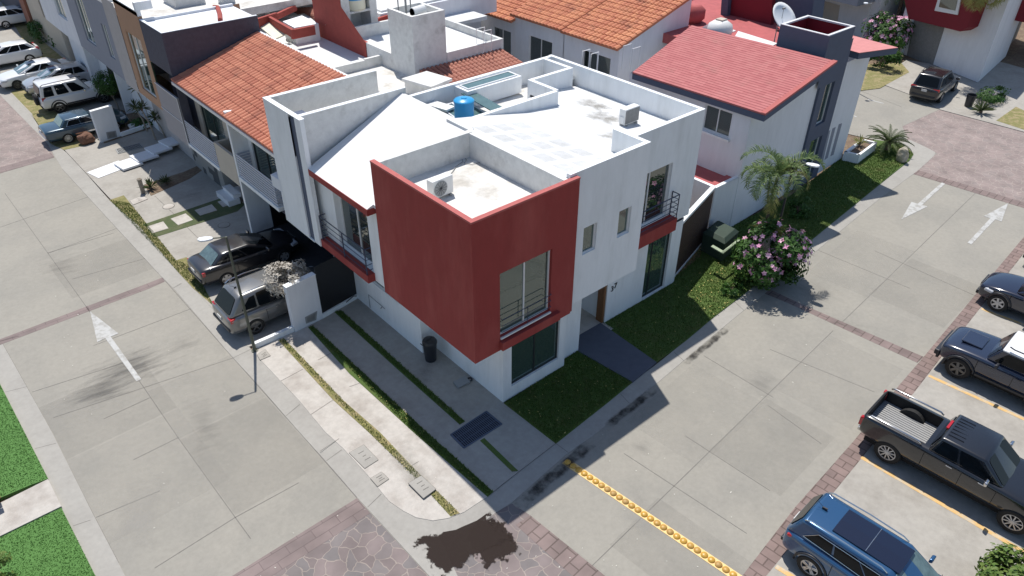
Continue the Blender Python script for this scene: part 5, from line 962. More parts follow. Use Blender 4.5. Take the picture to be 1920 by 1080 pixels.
    if s.get('sunroof'):
        x0, x1, hw_, div = s['sunroof']; q = MB(); zs = zt+.035
        def zr_(x): m_ = (xrt+xft)/2; return zt+.047-.035*abs(x-m_)/max(.1, (xft-m_))
        xs = [x0, (x0+x1)/2, x1]; tp = []
        for x in xs: tp += [(x, -hw_, zr_(x)-.035*hw_/wt-.0+.012), (x, 0, zr_(x)+.012), (x, hw_, zr_(x)-.035*hw_/wt+.012)]
        q.add(tp+[(x, y, z-.04) for x, y, z in tp], [(0, 3, 4, 1), (1, 4, 5, 2), (3, 6, 7, 4), (4, 7, 8, 5), (0, 1, 10, 9), (1, 2, 11, 10), (2, 5, 14, 11), (5, 8, 17, 14), (8, 7, 16, 17), (7, 6, 15, 16), (6, 3, 12, 15), (3, 0, 9, 12)])
        sr = q.build('sunroof', 'sunglass', c, local=True, weld=2)
        if div: q = MB(); q.tube([(x0+(x1-x0)*.5, -hw_, zr_(x1*.5+x0*.5)-.012+.01), (x0+(x1-x0)*.5, 0, zr_((x0+x1)/2)+.016), (x0+(x1-x0)*.5, hw_, zr_((x0+x1)/2)-.002)], .008, 5); q.build('sunroof_bar', 'chrome', sr, local=True)
    if s.get('rails'):
        for sg in (1, -1):
            q = MB(); y = sg*(wt-.05); q.tube([(xrt+.05, y, zt2+.0), (xrt+.2, y, zt+.05), ((xrt+xft)/2, y+sg*.015, zt+.075), (xft-.25, y, zt+.05), (xft-.1, y, zt2+.01)], .02, 6); q.build('roof_rail', s['rails'], c, local=True)
    # wheels
    for x, y in ((xr, 1), (xr, -1), (xf, 1), (xf, -1)):
        yc = y*(w-.06); tw = .11
        q = MB(); pr = [(r*.66, -tw), (r*.93, -tw), (r, -tw+.03), (r, tw-.03), (r*.93, tw), (r*.66, tw)]; pr = pr+[pr[0]]; q.lathe(pr, (x, yc-y*tw*.4, r), 28, 'y', False)
        whl = q.build('wheel', 'blackrub', c, local=True, smooth=True, weld=2); whl.data.set_sharp_from_angle(angle=R_(40))
        q = MB(); yo = yc+y*tw*.50; n_ = s.get('spokes', 5); R1 = r*.66
        q.lathe([(R1, yo-yc-y*.10), (R1, yo-yc), (R1*.90, yo-yc+y*.0), (R1*.90, yo-yc-y*.10), (R1, yo-yc-y*.10)], (x, yc, r), 28, 'y', False)
        q.lathe([(.001, yo-yc), (.055, yo-yc), (.06, yo-yc-y*.03)], (x, yc, r), 12, 'y')
        sw = s.get('spw', .05)
        for k in range(n_):
            t = 2*math.pi*k/n_+.3; d = Vector((math.cos(t), 0, math.sin(t))); e = Vector((-math.sin(t), 0, math.cos(t))); cc = Vector((x, yo-y*.02, r))
            for dd in ((0,) if not s.get('twin') else (-.28, .28)):
                d2 = (d+e*dd*.5).normalized(); q.obox(cc+d2*R1*.5, d2*R1*.46, (d2.cross(Vector((0, 1, 0))))*sw*.5, (0, .012, 0))
        q.build('rim', s.get('rim', 'alloy'), whl, local=True, weld=False)
        q = MB(); q.lathe([(.001, 0), (R1*.9, 0)], (x, yc+y*tw*.2, r), 20, 'y'); q.build('brake_disc', 'blackrub', whl, local=True)
    q = MB(); q.box(-L/2+.25, L/2-.25, -w+.3, w-.3, .18, .45); q.build('underbody', 'blackrub', c, local=True)
    # lamps, bumpers, mirrors, handles
    tz, tl, tw_ = s.get('tail', (.95, .16, .34))
    for sg in (1, -1):
        q = MB(); q.obox((-L/2+s.get('tin', .22), sg*(w*.885-tw_/2+s.get('tout', .02)), tz), (.13+s.get('tdx', 0), sg*-.03, 0), (0, tw_/2, 0), (0, 0, tl/2)); q.build('tail_light', 'tail', c, local=True, bevel=.04, seg=3)
        q = MB(); hz = s.get('head', (.70, .14)); (q.lathe([(.001, -.02), (.09, -.01), (.10, .02), (.001, .03)], (0, 0, 0), 14), setattr(q, 'v', [(L/2-.10+z, sg*w*.62+x, hz[0]+y) for x, y, z in q.v])) if s.get('round') else q.obox((L/2-s.get('hin', .30), sg*(w*.76), hz[0]), (.17, sg*-.05, 0), (0, .20, 0), (-.02, 0, hz[1]/2)); q.build('headlight', 'lampc', c, local=True, bevel=.05, seg=3)
        q = MB(); xm = xfb-.42; q.obox((xm, sg*(w+.10), zbel+.08), (.05, sg*.02, 0), (0, .12, 0), (0, 0, .075)); q.build('mirror', s.get('mirror', s['paint']), c, local=True, bevel=.04, seg=3)
        for xh in s.get('handles', (-.35, .55)): q = MB(); q.obox((xh, sg*(w*.988), zbel-.16), (.09, 0, 0), (0, .014, 0), (0, 0, .015)); q.build('door_handle', s.get('hm', s['paint']), c, local=True, bevel=.008)
        if s.get('mould'): q = MB(); q.obox(((xr+xf)/2, sg*(w-.0), s.get('mz', .50)), ((xf-xr)/2-r-.12, 0, 0), (0, .016, 0), (0, 0, .04)); q.build('side_moulding', s['mould'], c, local=True)
        if s.get('arch'):
            for x in (xr, xf):
                q = MB(); q.tube([(x+(r+.085)*math.cos(t), sg*(w*.992), r+(r+.085)*math.sin(t)) for t in [math.pi*k/14-.15 for k in range(0, 16)][:]], .035, 6); q.build('arch_trim', s['arch'], c, local=True, smooth=True)
    q = MB(); q.obox((-L/2+.03, 0, s.get('bz', .50)), (.05, 0, 0), (0, w*.78, 0), (0, 0, .07)); q.build('bumper', s.get('bump', 'black'), c, local=True, bevel=.03); q = MB(); q.obox((L/2-.03, 0, .42), (.05, 0, 0), (0, w*.75, 0), (0, 0, .09)); q.build('bumper', s.get('bump', 'black'), c, local=True, bevel=.03)
    q = MB(); q.obox((-L/2-.005, 0, s.get('pz', .78)), (.012, 0, 0), (0, .17, 0), (0, 0, .07)); q.build('licence_plate', 'plate', c, local=True)
    q = MB(); q.obox((L/2-.02, 0, .66), (.03, 0, 0), (0, w*.45, 0), (.0, 0, .10)); q.build('grille', s.get('grille', 'black'), c, local=True, bevel=.02)
    # door seams
    q = MB()
    for xs_ in s.get('seams', ()):
        for sg in (1, -1): q.obox((xs_, sg*(w-.006), (zb+zbel)/2+.05), (.007, 0, 0), (0, .008, 0), (0, 0, (zbel-zb)/2-.16))
    if q.v: q.build('door_seam', 'blackrub', c, local=True, weld=False)
    c['_l'] = 0; del c['_l']
    return c, dict(L=L, w=w, xr=xr, xf=xf, zt=zt, wt=wt, xrt=xrt, xft=xft, xrb=xrb, X=X, panel=panel)
M['sunglass'] = mat('tinted_roof_glass', (.008, .012, .03), .06, spec=.7, coat=.3)
def local(c, mb, nm, m, **k): return mb.build(nm, m, c, local=True, **k)
WS = lambda: [[(.10, .14), (.34, .12), (.36, .90), (.16, .88)], [(.365, .12), (.63, .10), (.62, .91), (.385, .90)], [(.655, .10), (.90, .08), (.845, .86), (.645, .91)]]
AZR = -87.2      # bays on the right street
# blue crossover
BL = paint('blue', (.025, .09, .20), .22, .35)
c, q_ = car('blue_suv', 'metallic blue crossover with long dark panoramic roof, parked nearest the bottom right corner', 'car', (1519, 1062), -1, 'r', AZR,
 dict(L=4.85, W=1.86, H=1.68, wb=2.86, oh=.98, r=.37, paint=BL, prof=[(0, .98, .80), (.02, 1.06, .90), (.08, 1.10, .97), (.2, 1.10, 1), (.5, 1.06, 1), (.68, 1.06, .99), (.8, 1.02, .97), (.92, .92, .92), (.985, .80, .80), (1, .70, .70)],
  gx=(.012, .075, .56, .75), belt=1.06, cowl=1.04, gw=(.92, .76), wins=[[(.12, .25), (.36, .10), (.37, .82), (.22, .80)], [(.38, .10), (.63, .08), (.625, .84), (.39, .82)], [(.65, .08), (.90, .07), (.84, .78), (.645, .84)]], winchrome=1,
  sunroof=(-1.35, .42, .48, 1), rails='chrome', rim='alloy', spokes=5, twin=1, arch='black', tail=(.93, .12, .30), tin=.30, tdx=.03, wsg='carglassl', seams=(-.95, .12, 1.15), gb=.08, zm=.66), 'cars parked across the right street')
q = MB(); q.obox((q_['xrt']+.25, 0, q_['zt']+.05), (.07, 0, .01), (0, .02, 0), (0, 0, .03)); q.tube([(q_['xrt']+.22, 0, q_['zt']+.05), (q_['xrt']+.02, 0, q_['zt']+.17)], .006, 5); local(c, q, 'antenna', 'black')
# pickup
BK = paint('black', (.010, .011, .014), .25)
c, q_ = car('pickup_truck', 'black pickup truck with open ribbed cargo bed, reversed into the bay', 'pickup truck', (1664, 847.5), -1, 'r', AZR,
 dict(L=5.75, W=1.95, H=1.86, wb=3.63, oh=1.08, r=.41, z=-.0, zb=.42, paint=BK, prof=[(0, 1.22, .90), (.015, 1.30, .955), (.06, 1.32, .985), (.2, 1.32, 1), (.345, 1.32, 1), (.6, 1.27, 1), (.72, 1.25, .99), (.82, 1.20, .98), (.93, 1.12, .95), (.985, 1.0, .88), (1, .9, .80)],
  gx=(.352, .385, .60, .72), belt=1.27, cowl=1.24, gw=(.93, .78), rb=1.0, wins=[[(.07, .12), (.40, .12), (.40, .88), (.09, .88)], [(.44, .12), (.92, .10), (.80, .86), (.44, .88)]], bed=(-2.78, -.98, .76, .85), crown=.0,
  rim='alloy', spokes=10, spw=.035, tail=(1.02, .36, .16), tout=.045, tin=.055, tdx=-.06, bump='chrome', mirror='chrome', hm='chrome', seams=(-.88, .2, 1.15), gb=.07, zm=.9, pz=.62, bz=.56, head=(1.0, .2), wsg='carglass', handles=(-.15, .75)), 'cars parked across the right street')
q = MB()
for i in range(15): y = -.72+i*1.44/14; q.box(-2.74, -1.0, y-.028, y+.028, .852, .885)
local(c, q, 'bed_floor', 'bedliner', weld=False)
q = MB(); q.box(-2.775, -.985, -.755, .755, .84, .865); local(c, q, 'bed_base', 'grey')
for sg in (1, -1):
    q = MB(); q.lathe([(.42, -.0), (.42, .2)] if sg > 0 else [(.42, -.2), (.42, 0)], (-1.8, sg*.56, .72), 24, 'y'); local(c, q, 'wheel_hump', 'blackrub', smooth=False)
    q = MB(); q.tube([(-2.7, sg*.88, 1.33), (-2.6, sg*.88, 1.39), (-1.15, sg*.88, 1.39), (-1.05, sg*.88, 1.33)], .028, 8); local(c, q, 'bed_rail', 'chrome', smooth=True)
q = MB(); q.box(-2.70, -1.0, -.765, -.745, .88, 1.3); q.box(-2.70, -1.0, .745, .765, .88, 1.3); q.box(-2.78, -2.76, -.76, .76, .87, 1.28); local(c, q, 'bed_liner', 'blackrub')
q = MB()
for i in range(7): y = -.48+i*.16; q.obox((-.35, y, q_['zt']+.018-.03*abs(y)), (.22, 0, 0), (0, .006, 0), (0, 0, .008))
local(c, q, 'roof_ribs', BK, weld=False)
q = MB(); q.box(q_['xrt']-.07, q_['xrt']+.0, -.22, .22, q_['zt']-.07, q_['zt']-.01); local(c, q, 'brake_light', 'tail')
NV = paint('dark_navy', (.016, .024, .05), .22)
M['whitecar'] = paint('gloss_white', (.74, .74, .74), .3)
c, q_ = car('off_roader', 'dark navy off road vehicle with bright white roof and black arches, nose to the street', 'car', (1796, 690), 1, 'f', AZR+180,
 dict(L=4.5, W=1.90, H=1.86, wb=2.69, oh=.98, r=.42, zb=.42, paint=NV, prof=[(0, 1.15, .86), (.03, 1.2, .95), (.1, 1.22, 1), (.3, 1.22, 1), (.55, 1.22, 1), (.68, 1.23, .99), (.8, 1.21, .97), (.9, 1.17, .95), (.97, 1.10, .90), (1, .98, .82)],
  gx=(.02, .045, .60, .675), belt=1.2, cowl=1.22, gw=(.92, .84), roof='whitecar', wins=[[(.05, .14), (.2, .14), (.2, .84), (.08, .84)], [(.32, .14), (.55, .14), (.55, .84), (.34, .84)], [(.6, .14), (.93, .12), (.90, .84), (.6, .84)]],
  rim='alloyd', spokes=6, spw=.09, arch='black', tail=(1.0, .2, .14), mirror='black', hm='black', mould='black', mz=.52, head=(.90, .12), round=1, seams=(-.2, .95), gb=.07, zm=.85), 'cars parked across the right street')
q = MB(); q.obox((2.26, 0, .62), (.09, 0, 0), (0, .82, 0), (0, 0, .11)); local(c, q, 'front_bumper', 'black', bevel=.04)
q = MB(); q.box(1.05, 1.75, -.42, .42, 1.225, 1.285); local(c, q, 'bonnet_bulge', NV, bevel=.03, seg=3)
q = MB(); q.tube([(.3, .72, 1.98), (.15, .74, 1.95), (-.9, .76, 1.97), (-1.3, .74, 1.95)], .022, 6); q.tube([(.3, -.72, 1.98), (.15, -.74, 1.95), (-.9, -.76, 1.97), (-1.3, -.74, 1.95)], .022, 6); local(c, q, 'roof_rack', 'black', weld=False)
# dark SUV, top of the row
c, q_ = car('parked_car', 'glossy dark navy hatchback with large clear headlights, top car of the right hand bays', 'car', (1871, 568), 1, 'f', AZR+180,
 dict(L=4.55, W=1.84, H=1.68, wb=2.70, oh=.95, r=.37, paint=paint('midnight', (.012, .016, .035), .15), prof=[(0, .95, .82), (.03, 1.02, .92), (.1, 1.06, .98), (.3, 1.06, 1), (.6, 1.05, 1), (.72, 1.04, .99), (.82, 1.0, .97), (.92, .92, .92), (.98, .82, .82), (1, .72, .72)],
  gx=(.02, .10, .52, .72), belt=1.04, gw=(.92, .76), wins=WS(), rim='alloy', spokes=6, spw=.08, arch='black', head=(.74, .14), hin=.42, seams=(-.85, .1, 1.05), gb=.08, zm=.66), 'cars parked across the right street')
c, q_ = car('parked_car', 'pale silver blue car cut off by the right edge above the navy hatchback', 'car', (1955, 500), 1, 'f', AZR+180,
 dict(L=4.4, W=1.78, H=1.5, wb=2.65, oh=.9, r=.33, paint=paint('ice', (.45, .55, .62), .25, .3), prof=[(0, .95, .82), (.03, 1.02, .92), (.1, 1.04, .98), (.3, 1.0, 1), (.6, .98, 1), (.72, .96, .99), (.82, .92, .97), (.92, .84, .92), (.98, .74, .82), (1, .64, .72)],
  gx=(.06, .18, .52, .73), belt=.96, gw=(.92, .76), wins=WS(), gb=.08), 'cars parked across the right street')
# ---- left row, noses in or out of the driveways
AZL = .9
SED = [(0, .86, .80), (.02, 1.02, .90), (.08, 1.06, .96), (.2, 1.05, 1), (.5, .98, 1), (.68, .97, .99), (.8, .93, .97), (.92, .84, .92), (.98, .72, .82), (1, .62, .72)]
c, q_ = car('sedan', 'black four door sedan with grey wheel covers, tail to the street in the driveway', 'car', (425, 522), -1, 'r', AZL,
 dict(L=4.55, W=1.74, H=1.46, wb=2.65, oh=1.0, r=.32, paint=paint('sedan_black', (.022, .022, .025), .3), prof=SED, gx=(.105, .24, .50, .74), belt=.97, gw=(.92, .75), wins=[[(.13, .14), (.24, .14), (.25, .78), (.19, .62)], [(.26, .12), (.56, .10), (.55, .90), (.285, .86)], [(.59, .10), (.91, .08), (.80, .86), (.585, .90)]],
  rim='alloy', spokes=5, spw=.11, rwg='carglassl', tail=(.84, .2, .36), seams=(-.7, .3, 1.2), gb=.07), 'cars in the left driveways')
SUVP = [(0, .92, .82), (.02, 1.02, .92), (.08, 1.05, .98), (.2, 1.05, 1), (.5, 1.02, 1), (.7, 1.02, .99), (.82, .98, .97), (.92, .9, .92), (.98, .78, .82), (1, .68, .72)]
SV = paint('warm_silver', (.20, .20, .195), .28, .5)
c, q_ = car('silver_suv', 'silver grey crossover with red tail lamps, parked beside the white meter pillar', 'car', (479, 611), -1, 'r', AZL,
 dict(L=4.6, W=1.88, H=1.76, wb=2.65, oh=.95, r=.36, paint=SV, prof=SUVP, gx=(.02, .14, .51, .74), belt=1.03, gw=(.93, .70), wins=[[(.13, .24), (.34, .14), (.35, .84), (.24, .80)]]+WS()[1:], rails='chrome', rim='alloyd', spokes=5, tail=(.92, .17, .36), seams=(-.8, .2, 1.1), gb=.12, arch=None, hm='chrome'), 'cars in the left driveways')
q = MB(); q.obox((q_['xrt']+.2, 0, q_['zt']+.04), (.05, 0, .01), (0, .015, 0), (0, 0, .02)); q.tube([(q_['xrt']+.2, 0, q_['zt']+.05), (q_['xrt']+.0, 0, q_['zt']+.2)], .006, 5); local(c, q, 'antenna', 'black')
TL = paint('teal', (.02, .055, .085), .3, .2)
c, q_ = car('sedan', 'old teal blue sedan with chrome window trim, tail to the street beside the meter pillar', 'car', (128, 259), -1, 'r', AZL,
 dict(L=4.6, W=1.75, H=1.38, wb=2.64, oh=1.1, r=.31, paint=TL, prof=[(0, .80, .90), (.015, .92, .95), (.06, .95, .98), (.2, .95, 1), (.5, .93, 1), (.7, .93, .99), (.85, .9, .98), (.95, .84, .95), (.99, .74, .9), (1, .6, .85)], gx=(.19, .27, .56, .68), belt=.92, gw=(.93, .80), wins=[[(.14, .14), (.50, .14), (.51, .88), (.16, .86)], [(.53, .14), (.9, .12), (.80, .86), (.535, .88)]],
  winchrome=1, rim='alloy', spokes=12, spw=.03, rwg='carglassl', tail=(.72, .16, .5), bump='chrome', gb=.05, mould='chrome', mz=.46), 'cars in the left driveways')
c, q_ = car('jeep', 'white boxy four wheel drive with spare wheel on its tailgate', 'car', (112, 201), -1, 'r', AZL,
 dict(L=4.5, W=1.85, H=1.86, wb=2.65, oh=.9, r=.37, zb=.35, paint='whitecar', prof=[(0, 1.0, .88), (.02, 1.08, .95), (.08, 1.1, .99), (.3, 1.1, 1), (.6, 1.08, 1), (.72, 1.1, .99), (.85, 1.06, .97), (.95, .98, .93), (.99, .85, .88), (1, .7, .8)], gx=(.015, .045, .55, .66), belt=1.06, gw=(.95, .85), wins=[[(.06, .12), (.27, .12), (.28, .88), (.09, .86)], [(.33, .12), (.58, .12), (.58, .88), (.34, .88)], [(.64, .12), (.93, .10), (.83, .84), (.64, .88)]],
  rim='alloyd', arch='black', mould='black', rails='black', sunroof=(-.15, .45, .36, 0), tail=(1.0, .24, .15), gb=.06, mirror='chrome'), 'cars in the left driveways')
q = MB(); q.lathe([(.2, -.1), (.33, -.1), (.36, -.06), (.36, .06), (.33, .1), (.2, .1), (.19, 0)], (0, 0, 0), 24, 'y'); q.v = [(y-2.34, x-.05, z+.88) for x, y, z in q.v]; local(c, q, 'spare_wheel', 'blackrub', smooth=True)
c, q_ = car('hatchback', 'grey silver hatchback, nose to the street, beside the boxy four wheel drive', 'car', (79, 172), 1, 'f', 180+AZL,
 dict(L=4.2, W=1.76, H=1.52, wb=2.58, oh=.8, r=.32, paint=paint('pearl_grey', (.42, .43, .45), .25, .3), prof=SUVP, gx=(.02, .12, .50, .76), belt=.98, gw=(.93, .74), wins=WS(), wsg='carglassl', sunroof=(-.1, .35, .38, 0), gb=.08), 'cars in the left driveways')
c, q_ = car('sedan', 'white sedan with small dark sunroof and multi spoke wheels, nose to the street', 'car', (33, 159), 1, 'f', 180+AZL,
 dict(L=4.7, W=1.80, H=1.44, wb=2.72, oh=1.0, r=.34, paint='whitecar', prof=SED, gx=(.10, .27, .50, .74), belt=.96, gw=(.92, .74), wins=[[(.14, .14), (.24, .14), (.27, .6), (.22, .5)], [(.27, .12), (.56, .10), (.55, .90), (.31, .80)], [(.59, .10), (.91, .08), (.80, .86), (.585, .90)]], rim='alloyd', spokes=10, spw=.035, wsg='carglassl', sunroof=(-.2, .3, .36, 0), gb=.08), 'cars in the left driveways')
c, q_ = car('sedan', 'white car cut off by the left edge, just above the white sedan', 'car', (-22, 125), 1, 'f', 180+AZL,
 dict(L=4.6, W=1.78, H=1.5, wb=2.7, oh=.95, r=.34, paint='whitecar', prof=SUVP, gx=(.04, .16, .50, .74), belt=.98, gw=(.92, .74), wins=WS(), gb=.08), 'cars in the left driveways')
c, q_ = car('hatchback', 'white hatchback parked in shade at the top left corner', 'car', (11, 46), -1, 'r', AZL,
 dict(L=4.2, W=1.76, H=1.5, wb=2.58, oh=.8, r=.33, paint='whitecar', prof=SUVP, gx=(.02, .12, .50, .76), belt=.98, gw=(.93, .74), wins=WS(), gb=.08), 'cars in the left driveways')
c, q_ = car('crossover', 'black compact crossover parked alone by the crimson and white house, top right', 'car', (1765, 182), -1, 'r', 6,
 dict(L=4.8, W=1.96, H=1.78, wb=2.85, oh=.98, r=.37, paint=paint('crossover_black', (.015, .015, .018), .25), prof=SUVP, gx=(.02, .11, .52, .73), belt=1.03, gw=(.93, .76), wins=WS(), rails='black', tail=(.95, .16, .42), pz=.85, gb=.08))
# ================================================================ plants
def leaf_quads(mb, c, nrm, ln, wd, rnd):
    """one small folded leaf"""
    n = nrm.normalized(); t = n.cross(Vector((rnd.uniform(-1, 1), rnd.uniform(-1, 1), rnd.uniform(-1, 1))))
    if t.length < .1: t = n.cross(Vector((1, 0, 0)))
    t.normalize(); b = n.cross(t); mb.add([c, c+t*ln*.5+b*wd*.5+n*ln*.06, c+t*ln, c+t*ln*.5-b*wd*.5+n*ln*.06], [(0, 1, 2, 3)])
def crown(c, rx, ry, rz, n, ln, wd, seed, clumps=18, up=.35, hollow=.55):
    """leaves gathered in clumps through the crown's volume"""
    rnd = random.Random(seed); mb = MB(); cl = []
    for i in range(clumps):
        while 1:
            p = Vector((rnd.uniform(-1, 1), rnd.uniform(-1, 1), rnd.uniform(-1, 1)))
            if hollow < p.length < 1: break
        cl.append((p, rnd.uniform(.22, .42)))
    for i in range(n):
        p, r = rnd.choice(cl); d = Vector((rnd.gauss(0, 1), rnd.gauss(0, 1), rnd.gauss(0, 1))).normalized()*r*rnd.uniform(.45, 1)
        q = p+d
        if q.length > 1.12: continue
        nn = (d*1.2+p*.6+Vector((0, 0, up))+Vector((rnd.uniform(-.4, .4), rnd.uniform(-.4, .4), rnd.uniform(-.4, .4))))
        leaf_quads(mb, Vector(c)+Vector((q.x*rx, q.y*ry, q.z*rz)), nn, ln*rnd.uniform(.6, 1.3), wd*rnd.uniform(.6, 1.3), rnd)
    return mb, cl
def limbs(base, c, rx, ry, rz, cl, r, k=7):
    mb = MB(); base = Vector(base); c = Vector(c); fork = base.lerp(c, .45); mb.tube([base, base.lerp(fork, .5)+Vector((.04, .02, 0)), fork], r, 7, r*.7)
    for p, _ in cl[:k]: e = c+Vector((p.x*rx, p.y*ry, p.z*rz))*.85; mb.tube([fork, fork.lerp(e, .5)+Vector((0, 0, .08)), e], r*.5, 5, r*.12)
    return mb
def bush(name, label, cat, c, rx, ry, rz, n, ln, wd, leaf, seed, base=None, flowers=0, fl='flower', group=None, trunk='trunkm', clumps=18, tr=.05, fs=.10):
    c = Vector(c); base = Vector(base) if base else Vector((c.x, c.y, 0)); t = thing(name, label, cat, base, 0, group)
    mb, cl = crown(c, rx, ry, rz, n, ln, wd, seed, clumps); mb.build('foliage', leaf, t, weld=False); limbs(base, c, rx, ry, rz, cl, tr).build('trunk', trunk, t)
    if flowers:
        rnd = random.Random(seed+1); fb = MB()
        for i in range(flowers):
            p, r = rnd.choice(cl); d = Vector((rnd.gauss(0, 1)-.5, rnd.gauss(0, 1)-.6, abs(rnd.gauss(0, 1))+.3)).normalized(); q = c+Vector(((p.x*.78+d.x*.46)*rx, (p.y*.78+d.y*.46)*ry, (p.z*.78+d.z*.46)*rz))
            s_ = fs*rnd.uniform(.7, 1.25); a = d.cross(Vector((0, 0, 1))).normalized(); b = d.cross(a)
            for k in range(5):
                t1 = 2*math.pi*k/5; e = a*math.cos(t1)+b*math.sin(t1); g = a*math.cos(t1+.6)+b*math.sin(t1+.6); h = a*math.cos(t1-.6)+b*math.sin(t1-.6)
                fb.add([q, q+g*s_*.6+d*s_*.2, q+e*s_+d*s_*.12, q+h*s_*.6+d*s_*.2], [(0, 1, 2, 3)])
        fb.build('blossoms', fl, t, weld=False)
    return t
def frond(mb, base, az, el0, ln, droop, lw, nleaf, rnd, vshape=.5, rac=None):
    """pinnate frond: arching rib with leaflets either side"""
    p = Vector(base); d0 = Vector((math.cos(az), math.sin(az), 0)); pts = [p.copy()]; el = el0; st = ln/10
    for i in range(10): p = p+(d0*math.cos(el)+Vector((0, 0, 1))*math.sin(el))*st; el -= droop/10*(1+.8*i/10); pts.append(p.copy())
    (rac or mb).tube(pts, .018, 4, .005, caps=False); side = Vector((-d0.y, d0.x, 0))
    for i in range(nleaf):
        t = .10+.9*i/nleaf; k = min(9, int(t*10)); f = t*10-k; c = pts[k].lerp(pts[k+1], f); tan = (pts[k+1]-pts[k]).normalized(); upv = side.cross(tan)
        L_ = lw*math.sin(math.pi*min(1, .16+t*.86))**.6*rnd.uniform(.8, 1.15)
        for s in (1, -1):
            dd = (side*s*1.0+tan*.75+upv*-(vshape*rnd.uniform(.2, 1.3))).normalized(); e = c+dd*L_; m_ = c+dd*L_*.5+Vector((0, 0, .03)); w_ = tan*.013
            mb.add([c-w_, c+w_, m_+w_*1.3, m_-w_*1.3], [(0, 1, 2, 3)]); mb.add([m_-w_*1.3, m_+w_*1.3, e-Vector((0, 0, L_*.18))], [(0, 1, 2)])
def rosette(name, label, cat, c, n, ln, leaf, seed, droop=1.1, lw=.22, nleaf=22, el=(.2, 1.3), group=None, stem=.12, blade=False):
    rnd = random.Random(seed); c = Vector(c); t = thing(name, label, cat, (c.x, c.y, max(0, c.z-stem)), 0, group); mb = MB()
    for i in range(n):
        az = 2*math.pi*i*.382+rnd.uniform(-.2, .2); e = rnd.uniform(*el)
        if blade:
            d = Vector((math.cos(az)*math.cos(e), math.sin(az)*math.cos(e), math.sin(e))); s = Vector((-math.sin(az), math.cos(az), 0))*ln*.05; L_ = ln*rnd.uniform(.75, 1.1); m_ = c+d*L_*.55; tip = c+d*L_-Vector((0, 0, L_*droop*.12))
            mb.add([c-s*.6, c+s*.6, m_+s, tip, m_-s], [(0, 1, 2, 3, 4)])
        else: frond(mb, c, az, e, ln*rnd.uniform(.8, 1.1), droop, lw, nleaf, rnd)
    mb.build('fronds', leaf, t, weld=False); q = MB(); q.lathe([(.10*ln, -stem), (.12*ln, 0), (.05*ln, .06), (.001, .08)], c, 10); q.build('stem', 'trunkm', t); return t
# tall feather palm by the annex wall
pb = P(1420, 500); pz = PV(1424, 326, pb.x, pb.y); t = thing('palm_tree', 'feathery palm with arching green fronds above the pink flowering bush', 'palm tree', pb); rnd = random.Random(5)
q = MB(); q.tube([pb, pb+Vector((.05, .1, pz*.5)), Vector((pb.x, pb.y+.05, pz))], .075, 8, .055); q.tube([pb+Vector((.1, .1, pz*.55)), pb+Vector((-.12, .2, pz*.8)), pb+Vector((-.22, .25, pz*1.0))], .05, 7, .04); q.build('trunk', 'trunkm', t, weld=False)
g_, y_ = MB(), MB()
for i in range(14):
    az = 2.4*i+rnd.uniform(-.2, .2); e = (.35, .85, 1.25)[i % 3]+rnd.uniform(-.1, .15); frond(g_ if i % 5 else y_, Vector((pb.x, pb.y, pz)), az, e, rnd.uniform(1.5, 2.2), 2.2, .46, 38, rnd, .8)
for i in range(5): frond(g_, Vector((pb.x-.22, pb.y+.25, pz+.0)), 2.4*i+1, .7, rnd.uniform(1.5, 2.1), 2.0, .42, 46, rnd, .9)
frond(g_, Vector((pb.x, pb.y, pz)), 2.6, 1.45, 2.7, 1.9, .5, 60, rnd, .9); frond(g_, Vector((pb.x, pb.y, pz)), -.6, 1.1, 2.6, 2.0, .5, 60, rnd, .9); frond(y_, Vector((pb.x, pb.y, pz-.2)), 3.6, .5, 2.4, 2.6, .5, 60, rnd, .9); frond(g_, Vector((pb.x, pb.y, pz-.2)), .1, .7, 2.4, 2.2, .5, 56, rnd, .9)
g_.build('fronds', 'palm', t, weld=False); y_.build('yellow_fronds', 'palmy', t, weld=False)
q = MB(); r3 = random.Random(8); dz = PV(1395, 425, pb.x-.5, pb.y-.3)
for k in range(3): frond(q, (pb.x-.25-.1*k, pb.y-.15, dz), math.pi*1.15+.2*k, .1, 1.7, 2.4, .16, 26, r3, .4)
q.build('dry_fronds', 'dryleaf', t, weld=False)
sp = P(1416, 432, pz*.42) ; sp = Vector((pb.x-.35, pb.y-.35, PV(1416, 425, pb.x-.35, pb.y-.35)))
t = rosette('spiky_palm', 'small spiky palm with yellow green drooping blades under the tall palm', 'palm', sp, 46, .85, 'palmy', 12, droop=1.6, blade=True, el=(-.5, 1.1), stem=.3)
q = MB(); q.tube([(sp.x, sp.y, 0), (sp.x, sp.y, sp.z-.2)], .07, 7); q.build('trunk', 'trunkm', t)
# hibiscus
hb = P(1443, 530); bush('flowering_bush', 'large dark green bush covered in pink flowers beside the right street', 'bush', (hb.x-.05, hb.y+.15, 1.45), 1.65, 1.45, 1.35, 8500, .18, .12, 'leaf', 21, base=(hb.x, hb.y+.2, 0), flowers=190, clumps=44, tr=.08, fs=.125)
q_ = P(1495, 402); bush('bush', 'low shrub at the foot of the right lamp post', 'bush', (q_.x, q_.y, .45), .75, .6, .5, 1300, .11, .08, 'leaf', 22, clumps=14)
q_ = P(1375, 548); bush('bush', 'small leafy plant on the lawn edge in front of the flowering bush', 'bush', (q_.x, q_.y+.1, .25), .5, .4, .3, 500, .13, .1, 'leaf', 23, clumps=10, tr=.02)
bush('bush', 'bright green leafy shrub at the bottom right corner', 'bush', P(1890, 1085, .8), 1.1, .7, .7, 2600, .16, .10, 'leafl', 24, clumps=22, base=P(1890, 1120, 0))
